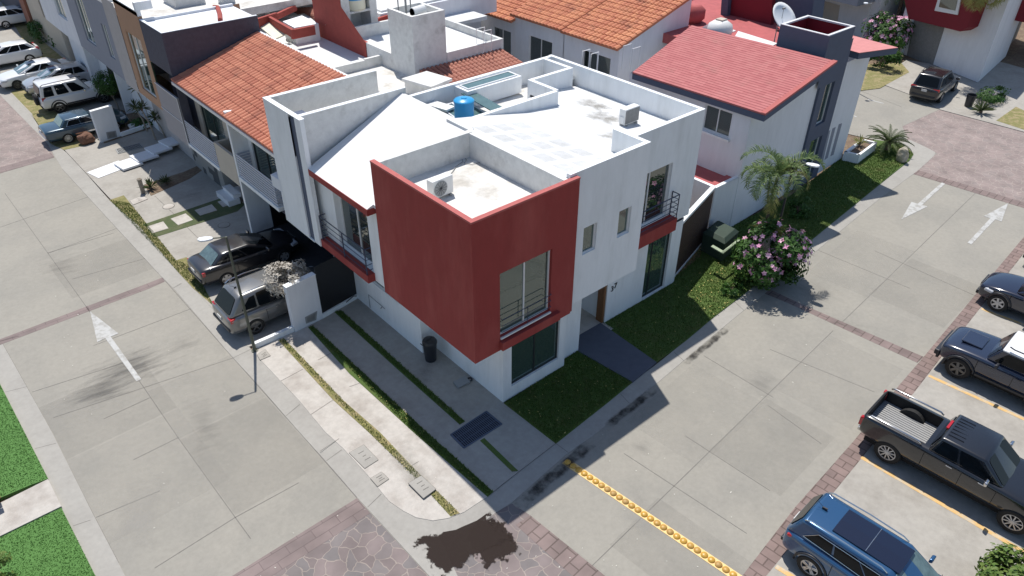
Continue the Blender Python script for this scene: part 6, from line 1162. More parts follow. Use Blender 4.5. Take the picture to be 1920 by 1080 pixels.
bush('bush', 'yellow green shrub at the bottom left corner', 'bush', P(-12, 1075, .7), .5, .45, .6, 900, .10, .06, 'leafl', 25, clumps=12, base=P(-14, 1100, 0))
# far lawn plants
q_ = P(1665, 286); rosette('cycad', 'stiff dark green cycad at the far end of the lawn', 'cycad', (q_.x, q_.y+.15, .55), 40, 1.5, 'cycad', 31, droop=.9, lw=.16, nleaf=26, el=(.05, 1.2), stem=.4)
q_ = P(1612, 268, .6); rosette('potted_shrub', 'leafy plant growing in the white planter box', 'plant', (q_.x, q_.y, .6), 26, .6, 'palmy', 32, droop=1.0, blade=True)
q_ = P(1838, 212); rosette('agave', 'green strappy plant beside the far black bin', 'plant', (q_.x, q_.y, .15), 40, .9, 'agave', 33, blade=True); q_ = P(1860, 196); bush('bush', 'low shrub behind the strappy plant near the far black bin', 'bush', (q_.x+.8, q_.y+.4, .35), 1.6, .8, .5, 1200, .16, .1, 'leaf', 34, clumps=16)
q_ = P(1655, 95); bush('flowering_bush', 'bush with pale pink blooms beyond the pink canopy', 'bush', (q_.x, q_.y, 1.4), 2.1, 1.9, 1.4, 3000, .24, .16, 'leaf', 35, flowers=110, clumps=24, fs=.17, tr=.1)
q_ = P(1660, 75); t = rosette('palm', 'bushy palm rising behind the pale flowering bush, top right', 'palm tree', (q_.x+1, q_.y, 3.6), 22, 2.4, 'palm', 36, droop=1.7, lw=.5, nleaf=30, el=(.3, 1.3), stem=.5)
q = MB(); q.tube([(q_.x+1, q_.y, 0), (q_.x+1, q_.y, 3.4)], .14, 8); q.build('trunk', 'trunkm', t)
q_ = P(1636, 132); bush('bush', 'dark shrub on dry ground in front of the crimson house', 'bush', (q_.x+1, q_.y, .8), 1.3, 1.2, .9, 1500, .2, .12, 'leaf', 37, clumps=16)
xc_, yc_ = 45.2, 3.9; zc_ = PV(1858, -22, xc_, yc_); t = thing('palm', 'palm with hanging pale fronds in front of the crimson window wall, top edge', 'palm tree', (xc_, yc_, 0)); q = MB(); rnd = random.Random(38)
for i in range(26): frond(q, (xc_, yc_, zc_), 2.4*i, rnd.uniform(-.1, 1.1), rnd.uniform(1.8, 2.6), 2.6, .6, 40, rnd, 1.0)
q.build('fronds', 'palmy', t, weld=False); q = MB(); q.tube([(xc_+.6, yc_+.6, 6.6), (xc_, yc_, zc_)], .13, 8); q.build('trunk', 'trunkm', t)
# left gardens
q_ = Vector((-1.35, 36.3, 0)); bush('topiary_tree', 'small round topped tree with pale forked stems, behind the boxy white four wheel drive', 'tree', (q_.x-.2, q_.y, 1.85), .82, .82, .72, 4200, .10, .07, 'leaf', 41, base=q_, trunk='trunkl', clumps=70, tr=.05)
for i, (px, h_) in enumerate([((284, 232), 2.2), ((298, 240), 2.5), ((276, 246), 1.5), ((310, 258), 1.2), ((292, 262), 1.9)]):
    q_ = P(*px); r0 = random.Random(50+i); top = Vector((q_.x-.2, q_.y+.3, h_)); t = rosette('yucca', ['tall yucca nearest the mauve panel', 'yucca leaning over the white steps', 'short yucca in the planted bed', 'smallest yucca beside the white steps', 'middle height yucca at the bed edge'][i], 'yucca', top, 36, .62, 'agave', 60+i, blade=True, el=(-.4, 1.4), stem=.15, group='yuccas beside the white steps')
    q = MB(); q.tube([(q_.x, q_.y, 0), (q_.x-.05, q_.y+.1, h_*.5), (top.x, top.y, h_-.1)], .05, 6, .035); q.build('trunk', 'trunkl', t)
q_ = P(222, 246); bush('bush', 'yellow green flowering plant behind the far meter pillar', 'bush', (q_.x+.3, q_.y+.4, .35), .45, .4, .4, 500, .1, .07, 'leafl', 45, clumps=10, tr=.02)
q_ = P(262, 240); bush('bush', 'dark low plants in the bed beside the white pot', 'bush', (q_.x+.4, q_.y+.5, .25), .8, .9, .3, 700, .12, .08, 'leaf', 46, clumps=14, tr=.02)
for i, (px, lb) in enumerate([((283, 355), 'spiky strap leaved plant beside the grey post'), ((312, 345), 'smaller spiky plant right of the grey post')]):
    q_ = P(*px); rosette('agave', lb, 'plant', (q_.x, q_.y, .1), 34, .65-.1*i, 'agave', 70+i, blade=True, el=(.2, 1.4))
q_ = P(90, 75); bush('bush', 'dark hedge in shade at the top left beside the pale house wall', 'bush', (q_.x, q_.y, .6), 1.0, 3.0, .8, 2200, .18, .12, 'leaf', 47, clumps=24)
# pale dry shrub behind the meter pillar
c_ = P(533, 525, 1.9); bush('dry_shrub', 'pale grey leaved shrub spreading behind the near meter pillar', 'shrub', (c_.x+.1, c_.y, 2.0), 1.05, .8, .55, 2600, .13, .06, 'dryleaf', 48, base=(c_.x+.3, c_.y-.1, 0), clumps=26, trunk='trunkl', tr=.04)
# grass and litter
def inside(p, poly):
    c = False; j = len(poly)-1
    for i in range(len(poly)):
        if (poly[i].y > p.y) != (poly[j].y > p.y) and p.x < (poly[j].x-poly[i].x)*(p.y-poly[i].y)/(poly[j].y-poly[i].y)+poly[i].x: c = not c
        j = i
    return c
def scatter(pxs, dens, seed, zone=None):
    poly = [P(*q) for q in pxs]; rnd = random.Random(seed); x0, x1 = min(p.x for p in poly), max(p.x for p in poly); y0, y1 = min(p.y for p in poly), max(p.y for p in poly)
    for _ in range(int((x1-x0)*(y1-y0)*dens)):
        p = Vector((rnd.uniform(x0, x1), rnd.uniform(y0, y1), 0))
        if inside(p, poly): yield p, rnd
def grass(pxs, dens, h, m, seed, z=.02, name='grass'):
    mb = MB()
    for p, r in scatter(pxs, dens, seed):
        a = r.uniform(0, 6.28); l_ = h*r.uniform(.5, 1.3); w_ = .012+.008*r.random(); d = Vector((math.cos(a), math.sin(a), 0)); e = Vector((r.uniform(-1, 1), r.uniform(-1, 1), 0))*l_*.5; p.z = z
        mb.add([p-d*w_, p+d*w_, p+e+Vector((0, 0, l_))], [(0, 1, 2)])
    o = mb.build(name, m, weld=False); o['kind'] = 'stuff'; return o
LA = [(945, 756), (1056, 686), (1057, 674), (1084, 658), (1186, 716), (1142, 752), (1085, 797), (1042, 831)]
LB = [(1127, 605), (1134, 604), (1245, 538), (1258, 525), (1322, 450), (1412, 404), (1482, 367), (1577, 297), (1690, 268), (1713, 289), (1672, 327), (1500, 467), (1395, 551), (1285, 639), (1231, 679)]
grass(LA, 1300, .05, 'grassb', 1); grass(LB, 700, .055, 'grassb', 2)
grass([(-100, 680), (0, 720), (90, 897), (60, 908), (-20, 942), (-150, 960)], 1100, .022, 'grassf', 3); grass([(-60, 1040), (0, 1008), (115, 952), (200, 1120), (-60, 1200)], 1100, .022, 'grassf', 4)
grass([(522, 638), (532, 634), (643, 750), (790, 892), (862, 962), (845, 968), (691, 810)], 900, .04, 'grassb', 5); grass([(578, 614), (587, 611), (800, 810), (925, 922), (914, 931), (775, 810)], 1300, .06, 'grassb', 6); grass([(627, 585), (640, 582), (872, 790), (862, 796)], 1300, .05, 'grassb', 7)
grass([(205, 375), (245, 382), (330, 488), (362, 500), (402, 575), (334, 510)], 900, .05, 'grassb', 8)
def litter(pxs, dens, m, seed, s=.03, z=.05, name='fallen_leaves'):
    mb = MB()
    for p, r in scatter(pxs, dens, seed):
        a = r.uniform(0, 6.28); d = Vector((math.cos(a), math.sin(a), .2))*s*r.uniform(.5, 1.6); e = Vector((-math.sin(a), math.cos(a), r.uniform(-.3, .3)))*s*r.uniform(.3, .8); p.z = z
        mb.add([p-d, p+e, p+d, p-e], [(0, 1, 2, 3)])
    o = mb.build(name, m, weld=False); o['kind'] = 'stuff'
litter(LA, 5, 'fallen', 11, .03, .06); litter(LB, 3, 'fallen', 12, .03, .07); litter([(1290, 560), (1345, 495), (1395, 551), (1340, 595)], 9, 'fallen', 13, .035, .07)
litter([(522, 638), (532, 634), (643, 750), (790, 892), (862, 962), (845, 968), (691, 810)], 26, 'fallen', 14, .025, .05); litter([(578, 614), (587, 611), (800, 810), (925, 922), (914, 931), (775, 810)], 20, 'fallen', 15, .022, .06); litter([(490, 660), (560, 630), (860, 940), (800, 960)], 1.2, 'litter', 16, .02, .02)
litter([(600, 850), (1060, 860), (1400, 1080), (480, 1080)], .5, 'litter', 17, .02, ZR+.02); litter([(1060, 860), (1500, 560), (1650, 700), (1400, 1060)], .35, 'litter', 18, .025, ZR+.02); litter([(100, 400), (300, 540), (560, 900), (300, 1070), (60, 640)], .25, 'litter', 19, .025, ZR+.02)
M['leafboard'] = mat('pale_green_board', (.30, .36, .25), .8, .1, 5)  # pale green stands in for sunlight on the box edges
# ================================================================ street furniture and small things
def lamp(name, label, base, top, tip, r=.06, box=False, m='pole'):
    t = thing(name, label, 'street lamp', (base[0], base[1], 0), 0, 'street lamps'); b = Vector((base[0], base[1], 0)); top = Vector(top); tip = Vector(tip)
    q = MB(); q.lathe([(.13, 0), (.13, .02), (r+.02, .03), (r+.01, .12)], b, 12); q.tube([b, Vector((b.x, b.y, top.z*.45)), top], r, 10, r*.65); q.build('pole', m, t, weld=False)
    d = (tip-top); L_ = d.length; d.normalize(); s = Vector((-d.y, d.x, 0)).normalized(); q = MB(); q.tube([top-Vector((0, 0, .02)), top+d*L_*.50], .022, 7); q.build('arm', m, t)
    q = MB(); c = top+d*L_*.74; up = Vector((0, 0, 1)); ring = [(-.27, .05), (-.2, .10), (0, .14), (.2, .12), (.27, .04)]; lo = [c+d*(L_*.27/.27*a)*1.0+s*w_-up*.03 for a, w_ in ring]+[c+d*(L_*a)*1.0-s*w_-up*.03 for a, w_ in reversed(ring)]
    lo = [c+d*(L_*a)+s*w_-up*.035 for a, w_ in ring]+[c+d*(L_*a)-s*w_-up*.035 for a, w_ in reversed(ring)]; q.hexa(lo, [p+up*.07 for p in lo]); q.build('lamp_head', 'lampw', t, bevel=.02, seg=2)
    if box:
        z = top.z-.45; q = MB(); q.box(b.x-.03, b.x+.12, b.y-.18, b.y-.05, z-.2, z+.05); k = q.build('camera_bracket', 'lampw', t, bevel=.02); q = MB(); q.tube([(b.x+.08, b.y-.15, z+.08), (b.x+.32, b.y-.28, z+.0)], .045, 8); q.lathe([(.001, -.1), (.07, -.08), (.08, 0), (.06, .02)], (b.x+.22, b.y-.35, z-.1), 10); q.build('camera', 'lampw', t, weld=False)
    return t
lb = P(478, 657); lamp('street_lamp', 'thin olive grey lamp post with white head over the left street', lb, (lb.x, lb.y, 5.0), P(371, 450, 5.1))
rt = P(1490, 302, 5.12); lamp('street_lamp', 'grey lamp post with camera and white head beside the red roofed house', rt, rt, P(1536, 312, 5.16), box=True, m='fdark')
ft = P(1634, 6, 5.6); lamp('street_lamp', 'distant lamp post among plants at the top right', ft, ft, P(1620, 6, 5.6), m='grey')
def bin_(label, c, r=.27, h=.95, lid=True):
    t = thing('rubbish_bin', label, 'bin', (c[0], c[1], 0)); q = MB(); q.lathe([(r*.72, 0), (r*.78, .02), (r*.95, h*.82), (r, h*.83), (r, h*.86), (r*.93, h*.86)], (c[0], c[1], .005), 24, caps=False); q.lathe([(.001, .01), (r*.74, .01)], (c[0], c[1], .005), 24); q.build('bin_body', 'black', t, smooth=True).data.set_sharp_from_angle(angle=R_(35))
    if lid:
        q = MB(); q.lathe([(r*1.03, h*.85), (r*1.03, h*.9), (r*.9, h*.98), (r*.4, h*1.02), (.001, h*1.02)], (c[0], c[1], 0), 24, caps=False); q.build('lid', 'black', t, smooth=True).data.set_sharp_from_angle(angle=R_(30)); q = MB(); q.tube([(c[0]-.16, c[1], h*1.0), (c[0]-.14, c[1], h*1.05), (c[0]+.14, c[1], h*1.05), (c[0]+.16, c[1], h*1.0)], .015, 6); q.tube([(c[0]-r*1.05, c[1]+.12, h*.86), (c[0]-r*1.25, c[1]+.1, h*.92), (c[0]-r*1.25, c[1]-.02, h*.92), (c[0]-r*1.02, c[1]-.05, h*.86)], .014, 6); q.build('handle', 'black', t, weld=False)
    return t
bn = P(808, 674); bin_('round black rubbish bin with lid against the corner house wall', bn); bn = P(1815, 199); bin_('open black barrel bin at the far kerb', bn, .3, .9, False)
# drain grates
def grate(label, px, n=16, m='grey', z=.016):
    A, B, C_, D = [P(*q, z) for q in px]; t = thing('drain_grate', label, 'drain grate', (A+C_)/2); q = MB()
    for a, b in ((A, B), (B, C_), (C_, D), (D, A)): d = (b-a).normalized(); s = Vector((-d.y, d.x, 0))*.02; q.prism([a-s, b-s, b+s, a+s], z-.03, z+.012)
    q.build('frame', m, t, weld=False); q = MB()
    for i in range(n): u = (i+.5)/n; a = A.lerp(B, u); b = D.lerp(C_, u); d = (b-a).normalized(); s = Vector((-d.y, d.x, 0))*.014; q.prism([a-s, b-s, b+s, a+s], z-.03, z+.008)
    for v_ in (.33, .66): a, b = A.lerp(D, v_), B.lerp(C_, v_); d = (b-a).normalized(); s = Vector((-d.y, d.x, 0))*.008; q.prism([a-s, b-s, b+s, a+s], z-.028, z+.002)
    q.build('bars', m, t, weld=False); q = MB(); q.prism([A, B, C_, D], z-.02, z-.008); q.build('pit', 'blackrub', t)
grate('dark slotted drain grate in the shaded front lot', [(845, 815), (912, 771), (941, 795), (870, 840)], 22, 'navy'); grate('long narrow drain grate near the far meter pillar', [(217, 280), (262, 268), (268, 276), (222, 288)], 20, 'grey')
def cover(label, px, m='kerb', z=.012, marks=True):
    A, B, C_, D = [P(*q, z) for q in px]; t = thing('utility_cover', label, 'utility cover', (A+C_)/2, 0, 'utility covers in the paving'); q = MB(); q.prism([A, B, C_, D], z-.02, z+.006); q.build('cover_plate', m, t); q = MB()
    for a, b in ((A, B), (B, C_), (C_, D), (D, A)): d = (b-a).normalized(); s = Vector((-d.y, d.x, 0))*.012; q.prism([a-s, b-s, b+s, a+s], z-.02, z+.003)
    q.build('rim', 'joint', t, weld=False)
    if marks:
        q = MB(); c = (A+C_)/2; u = (B-A).normalized(); v = (D-A).normalized()
        for k, w_ in ((-.22, .10), (.0, .06), (.2, .10)): p = c+v*k*(D-A).length+u*.03; s = u*w_; r_ = v*.012; q.prism([p-s-r_, p+s-r_, p+s+r_, p-s+r_], z+.006, z+.010)
        q.build('lifting_slots', 'joint', t, weld=False)
cover('square concrete cover, largest in the sunny strip', [(655, 849), (682, 834), (709, 862), (684, 878)], 'kerb'); cover('small grey cover at the kerb edge below the largest cover', [(695, 897), (715, 885), (729, 898), (708, 912)], 'stoneL2' if 0 else 'drive2')
cover('square cover lying across the planted strip', [(766, 906), (790, 892), (817, 917), (794, 934)], 'kerb', .06); cover('cover beside the low white wall and lamp post', [(482, 665), (497, 655), (507, 667), (488, 675)], 'drive2')
cover('pale cover plate beside the grey post', [(243, 376), (268, 367), (277, 373), (250, 384)], 'drive')
def disc(label, px, r, m, z=.012):
    p = P(*px); t = thing('round_cover', label, 'cover', p, 0, 'round covers'); q = MB(); q.lathe([(r, -.01), (r, z), (.001, z)], (p.x, p.y, 0), 24); q.build('cover_plate', m, t); q = MB(); q.lathe([(r+.03, -.01), (r+.03, z*.6), (r, z*.6)], (p.x, p.y, 0), 24, caps=False); q.build('rim', 'joint', t)
disc('pale round cover in the sunny left driveway', (316, 387), .26, 'drive'); disc('round cover in the shaded driveway above the black sedan', (420, 422), .26, 'drive2')
p_ = P(866, 718); q = MB(); q.obox((p_.x, p_.y, .05), (.26, -.02, 0), (.02, .19, 0), (0, 0, .03)); o = q; single(o, 'meter_lid', 'grey', 'grey green plastic meter lid lying by the corner house wall', 'lid', bevel=.02)
p_ = P(878, 713); q = MB(); q.lathe([(.07, 0), (.1, 0), (.1, .05), (.07, .05), (.07, 0)], (p_.x+.05, p_.y-.02, 0), 16, caps=False); single(q, 'pipe_cap', 'black', 'small dark round pipe cap next to the meter lid', 'pipe cap')
# white meter pillars and low wall
def pillar(label, px0, px1, top_px, depth, box_px):
    A, B = P(*px0), P(*px1); h_ = PV(*top_px, A.x, A.y); t = thing('meter_pillar', label, 'pillar', (A+B)/2, 0, 'white meter pillars'); q = MB(); q.wallseg(A, B, 0, h_, depth); q.build('pillar_wall', 'plaster_lt', t)
    q = MB(); d = (B-A).normalized(); n = Vector((-d.y, d.x, 0)); a = A-d*.01-n*.01; b = B+d*.01-n*.01; q.wallseg(a, b, h_, h_+.03, depth+.02); q.build('cap', 'plaster', t); pan('meter_box', box_px, A, B, 'grey', t, .012, .03)
    f = pan('meter_window', [(x*.7+sum(p[0] for p in box_px)/4*.3, y*.7+sum(p[1] for p in box_px)/4*.3) for x, y in box_px], A, B, 'stoneL', t, .016, .01); return t
pillar('white meter pillar nearest the corner house with grey meter box', (554, 623), (606, 597), (535, 541), .24, [(572, 595), (595, 583), (593, 600), (574, 607)])
pillar('white meter pillar beside the old teal sedan', (190, 268), (228, 256), (171, 210), .22, [(199, 248), (217, 245), (220, 257), (202, 261)])
A, B = P(477, 655), P(552, 622); q = MB(); q.wallseg(A, B, 0, .22, .16); single(q, 'low_wall', 'plaster', 'low white kerb wall between the silver crossover and the front lot', 'low wall')
A, B = P(229, 257), P(284, 238); q = MB(); q.wallseg(A, B, 0, .25, .14); single(q, 'low_wall', 'plaster', 'low white wall edging the planted bed beside the far meter pillar', 'low wall')
A, B = P(606, 597), P(672, 559); t = thing('black_gate', 'black sheet metal gate on white base between meter pillar and corner house', 'gate', (A+B)/2); q = MB(); q.wallseg(A, B, 0, .2, .12); q.build('gate_base', 'plaster', t); q = MB(); A2 = A+Vector((.02, .05, 0)); B2 = B+Vector((0, .05, 0)); q.wallseg(A2, B2, .22, 2.4, .03); q.build('gate_sheet', 'blackm', t)
q = MB(); q.tube([(A.x+1.1, A.y+.02, .26), (A.x+1.5, A.y+.1, .34), (A.x+1.6, A.y+.02, .34)], .02, 6); q.build('latch', 'black', t)
# planter, rocks, pot, post, cabinet
A, B, C2 = P(1578, 301), P(1607, 308), P(1640, 283); t = thing('planter_box', 'long white masonry planter box against the pale house wall', 'planter', (B.x, B.y, 0)); q = MB(); hp = .55
D_ = A+(C2-B); pts = [A, B, C2, D_]; cc = sum(pts, Vector())/4
for a, b in zip(pts, pts[1:]+pts[:1]): q.wallseg(a, b, 0, hp, .14) if (b-a).cross(cc-a).z > 0 else q.wallseg(b, a, 0, hp, .14)
q.build('box_wall', 'plaster', t, weld=False); q = MB(); q.prism([cc+(p-cc)*.85 for p in pts], .2, .42); q.build('soil', 'soil', t)
def rock(label, c, sx, sy, sz, m, seed, cat='rock', name='rock'):
    rnd = random.Random(seed); bm = bmesh.new(); bmesh.ops.create_icosphere(bm, subdivisions=3, radius=1)
    from mathutils import noise
    for v in bm.verts: v.co *= 1+.28*noise.noise(v.co*1.3+Vector((seed, 0, 0)))+.08*noise.noise(v.co*4); v.co = Vector((v.co.x*sx, v.co.y*sy, v.co.z*sz+sz*.75))
    me = bpy.data.meshes.new(name); bm.to_mesh(me); bm.free(); me.materials.append(M[m]); o = bpy.data.objects.new(name, me); COL.objects.link(o); o.location = c; prop(o, label, cat)
rock('big red brown rock at the kerb beside the teal sedan', P(164, 268), .45, .35, .36, 'rock', 3); rock('pale upright stone at the tip of the far lawn', P(1688, 303), .22, .32, .5, 'rockp', 5)
p_ = P(249, 243); t = thing('plant_pot', 'white tapered plant pot in the bed behind the far meter pillar', 'pot', p_); q = MB(); q.lathe([(.13, 0), (.2, .32), (.17, .32), (.15, .2), (.001, .2)], p_, 14, caps=False); q.build('pot', 'plaster', t)
p_ = P(269, 362); q = MB(); q.box(p_.x-.09, p_.x+.09, p_.y-.09, p_.y+.09, 0, .75); q.lathe([(.12, .75), (.13, .8), (.05, .86), (.001, .86)], (p_.x, p_.y, 0), 12); single(q, 'utility_post', 'trunkl', 'short grey utility post beside the spiky plant', 'post')
g1 = P(1340, 490); t = thing('covered_box', 'dark green box cover standing beside the wooden gate', 'box', (g1.x, g1.y, 0)); q = MB(); a0 = P(1312, 470); a1 = P(1352, 492); a2 = P(1385, 462); dd = (a1-a0); ee = (a2-a1); pts = [a0, a1, a1+ee.normalized()*1.4, a0+ee.normalized()*1.4]
q.hexa([Vector((p.x, p.y, 0)) for p in pts], [Vector((p.x, p.y, .95)) for p in pts]); q.build('box_body', 'greenbox', t, bevel=.05); q = MB(); c_ = sum(pts, Vector())/4; q.hexa([c_+(p-c_)*1.03+Vector((0, 0, .95)) for p in pts], [c_+(p-c_)*.75+Vector((0, 0, 1.12)) for p in pts]); q.build('box_lid', 'greenbox', t, bevel=.02)
pz_ = P(1362, 462, 1.0); q = MB(); q.slabq([P(1333, 462, 1.15), P(1352, 473, 1.15), P(1356, 470, 1.15), P(1337, 459, 1.15)], .04); q.slabq([P(1352, 473, 1.15), P(1356, 475, 1.1), P(1388, 450, 1.2), P(1385, 447, 1.2)], .04); single(q, 'board', 'leafboard', 'thin pale green boards edging the dark green box', 'board', weld=False)  # added strips, their pale colour paints in the sunlit box edges
# terracotta capped post at the left edge
p_ = P(0, 945); t = thing('tiled_post', 'low post with terracotta tiled cap at the left edge', 'post', (p_.x-.2, p_.y, 0)); q = MB(); q.box(p_.x-.5, p_.x-.0, p_.y-.2, p_.y+.3, 0, .5); q.build('post', 'grey', t)
q = MB()
for i in range(3): q.slabq([(p_.x-.6, p_.y-.3+i*.25, .62+.03), (p_.x+.12, p_.y-.3+i*.25, .5), (p_.x+.12, p_.y-.07+i*.25, .5), (p_.x-.6, p_.y-.07+i*.25, .65)], .05)
q.build('tile_cap', 'terracotta', t, bevel=.015, weld=False)
# ---- roof things
def ac(label, c, rz, grille=True):
    t = thing('air_conditioner', label, 'air conditioner', c, rz, 'air conditioner units on the roofs'); w_, d_, h_ = .40, .15, .30
    q = MB(); q.box(-w_, w_, -d_, d_, .08, .08+2*h_); q.build('casing', 'acw', t, local=True, bevel=.02)
    for s in (-1, 1): q = MB(); q.box(s*.28-.03, s*.28+.03, -d_-.04, d_+.04, 0, .08); q.build('foot', 'grey', t, local=True)
    q = MB(); q.lathe([(.235, 0), (.255, -.012), (.215, -.02), (.001, -.012)], (-.1, -d_-.001, .08+h_), 24, 'y', caps=False); f = q.build('fan_grille', 'grey', t, local=True)
    q = MB()
    for k in range(6): a = k*math.pi/6; q.tube([(-.1-.23*math.cos(a), -d_-.024, .38-.23*math.sin(a)), (-.1+.23*math.cos(a), -d_-.024, .38+.23*math.sin(a))], .005, 4)
    q.build('guard_wires', 'black', f, local=True, weld=False); q = MB(); q.box(-w_+.02, w_-.02, d_+.001, d_+.012, .12, .64); q.build('coil', 'stoneL', t, local=True)
    q = MB(); q.box(w_+.001, w_+.03, -.1, .12, .15, .4); q.build('valve_cover', 'acw', t, local=True, bevel=.01); return t
c_ = P(830, 371, 7.12); ac('white air conditioner with round fan on the red cube roof', (c_.x, c_.y+.1, 7.12), .05)
zz_ = zf(8.2); c_ = P(1178, 232, zz_); c_ = P(1178, 232, zf(c_.x)); ac('white air conditioner showing its dark coil on the white flat roof', (c_.x, c_.y, zf(c_.x)), R_(180))
def hose(label, pxs, z, r=.012, m='grey', zfun=None):
    q = MB(); pts = []
    for x, y in pxs:
        p = P(x, y, z)
        if zfun: p = P(x, y, zfun(p.x)); p = P(x, y, zfun(p.x)+r)
        pts.append(p)
    q.tube(pts, r, 5); single(q, 'cable', m, label, 'cable')
hose('looping grey cable on the red cube roof', [(841, 330), (850, 320), (855, 312), (868, 303), (866, 297), (871, 295), (875, 300), (870, 306), (885, 308), (905, 303), (918, 297), (924, 292)], 7.15)
hose('tangled cable by the rear parapet of the white roof', [(1172, 183), (1180, 176), (1188, 168), (1192, 176), (1203, 184), (1195, 186), (1186, 188), (1186, 198)], 6.7, zfun=zf); hose('coiled cable near the right corner of the white roof', [(1243, 206), (1248, 203), (1258, 204), (1259, 208), (1250, 210), (1243, 208), (1246, 204), (1254, 202), (1252, 190)], 6.7, zfun=zf)
# blue tank in the patio
tp = P(869.5, 184, 7.95); t = thing('water_tank', 'round blue plastic water tank in the patio of the corner house', 'water tank', (tp.x, tp.y, 6.9)); q = MB(); r_ = .37
q.lathe([(r_*.96, 0), (r_, .1), (r_, .3), (r_*1.02, .34), (r_, .38), (r_, .62), (r_*1.02, .66), (r_, .70), (r_, .92)], (tp.x, tp.y, 6.9), 28); q.build('tank_body', 'bluep', t, smooth=True).data.set_sharp_from_angle(angle=R_(50)); q = MB(); q.lathe([(r_*1.05, .90), (r_*1.05, .97), (r_*.95, 1.01), (.12, 1.05), (.10, 1.08), (.001, 1.08)], (tp.x, tp.y, 6.9), 28, caps=False); q.build('lid', 'bluep', t, smooth=True).data.set_sharp_from_angle(angle=R_(40))
q = MB(); q.box(tp.x-.45, tp.x+.45, tp.y-.45, tp.y+.45, 6.3, 6.9); q.build('tank_base', 'plaster_old', t); 
q = MB(); a_ = P(822, 198, 7.3); q.obox((a_.x+.1, a_.y, 7.25), (.12, -.5, 0), (.25, .05, 0), (0, 0, .04)); q.obox((a_.x+.1, a_.y, 7.0), (.10, -.4, 0), (.2, .04, 0), (0, 0, .2)); single(q, 'pump_box', 'acw', 'white pump cover box beside the blue water tank', 'pump box', weld=False)
# ladder hand rails (white tubes over parapets)
def hoops(label, c, h, w_, n=2, gap=.5, axis='x'):
    t = thing('ladder_rail', label, 'ladder rail', c, 0, 'white ladder hand rails')
    for k in range(n):
        o = Vector(c)+(Vector((0, gap*k, 0)) if axis == 'x' else Vector((gap*k, 0, 0))); e = Vector((w_, 0, 0)) if axis == 'x' else Vector((0, w_, 0)); q = MB(); q.tube([o, o+Vector((0, 0, h)), o+e+Vector((0, 0, h)), o+e+Vector((0, 0, 0))], .022, 6); q.build('rail', 'frame', t)
p_ = P(1088, 117, 7.7); hoops('white tubular ladder rails over the rear parapet of the corner house', (p_.x, p_.y-.6, 7.2), 1.0, .45); p_ = P(906, 85, 7.25); hoops('white tubular ladder rails on the rear roof left of the orange houses', (p_.x, p_.y, 6.9), 1.0, .5); p_ = P(1175, 115, 5.9); hoops('white tubular ladder rails at the corner of the red painted roof', (p_.x, p_.y-.3, 5.4), 1.2, .6, gap=.6)
# satellite dish, tanks on the red roofed house
dc = P(1466, 35, 8.0); t = thing('satellite_dish', 'pale satellite dish on the slate blue tower roof', 'satellite dish', (dc.x, dc.y, 6.9)); q = MB(); nrm = Vector((-.05, -.75, .66)).normalized(); qt = nrm.to_track_quat('Z', 'Y'); prof = [(.001, 0), (.3, .02), (.6, .09), (.78, .17), (.78, .185), (.6, .11), (.3, .04), (.001, .02)]
q.lathe(prof, (0, 0, 0), 24, caps=False); q.v = [tuple(dc+qt @ Vector(v)) for v in q.v]; q.build('dish', 'lampw', t, smooth=True); q = MB(); q.tube([(dc.x-.1, dc.y+.1, 6.8), (dc.x-.1, dc.y+.1, dc.z), dc], .03, 6); q.tube([dc, dc+nrm*.5+Vector((-.3, .2, .25))], .014, 5); q.obox(dc+nrm*.5+Vector((-.3, .2, .25)), (.09, 0, 0), (0, .04, 0), (0, 0, .04)); q.build('dish_arm', 'grey', t, weld=False)
tk = P(1351, 47, 7.2); t = thing('water_tank', 'squat white water tank with square lid behind the red painted roof', 'water tank', (tk.x, tk.y, 6.5)); q = MB(); q.lathe([(.45, 0), (.62, .2), (.66, .5), (.6, .75), (.35, .92), (.28, .95), (.001, .95)], (tk.x, tk.y, 6.5), 24, caps=False); q.build('tank_body', 'acw', t, smooth=True); q = MB(); q.box(tk.x-.22, tk.x+.22, tk.y-.2, tk.y+.2, 7.45, 7.52); q.build('lid', 'beige', t)
tk = P(1303, 14, 7.0); t = thing('water_tank', 'squat faded red water tank behind the right orange roof', 'water tank', (tk.x, tk.y, 6.2)); q = MB(); q.lathe([(.4, 0), (.62, .25), (.62, .7), (.4, .9), (.35, .95), (.001, .95)], (tk.x, tk.y, 6.2), 24, caps=False); q.build('tank_body', 'redflat', t, smooth=True); q = MB(); q.box(tk.x-3, tk.x+7, tk.y-4, tk.y+3, 5.7, 6.2); q.build('tank_roof', 'redflat', t)
tk = Vector((7.3, 20.0, 8.05)); t = thing('water_tank', 'beige water tank with blue band in the red roof tower', 'water tank', tk); q = MB(); q.lathe([(.5, 0), (.52, .1), (.52, 1.2), (.5, 1.3)], tk, 20); q.build('tank_body', 'cream', t, smooth=True); q = MB(); q.lathe([(.525, .5), (.525, .75)], tk, 20, caps=False); q.build('tank_band', 'bluep', t)
hh_ = P(773, 24, 9.2); t = thing('water_heater', 'white cylindrical heater lying in the square roof tower', 'water heater', (hh_.x, hh_.y, 8.9)); q = MB(); q.lathe([(.2, 0), (.22, .03), (.22, .8), (.2, .83)], (0, 0, 0), 18); q.v = [(hh_.x+z*.9, hh_.y+x+z*.2, 9.2+y) for x, y, z in q.v]; q.build('heater_body', 'acw', t); q = MB(); q.lathe([(.001, -.01), (.19, -.01)], (0, 0, 0), 18); q.v = [(hh_.x+z-.002, hh_.y+x, 9.2+y) for x, y, z in q.v]; q.build('end_cap', 'terracotta', t)
t = thing('vent_pipes', 'dark vent pipes rising from the square roof tower', 'pipes', (6.8, 14.6, 8.9))
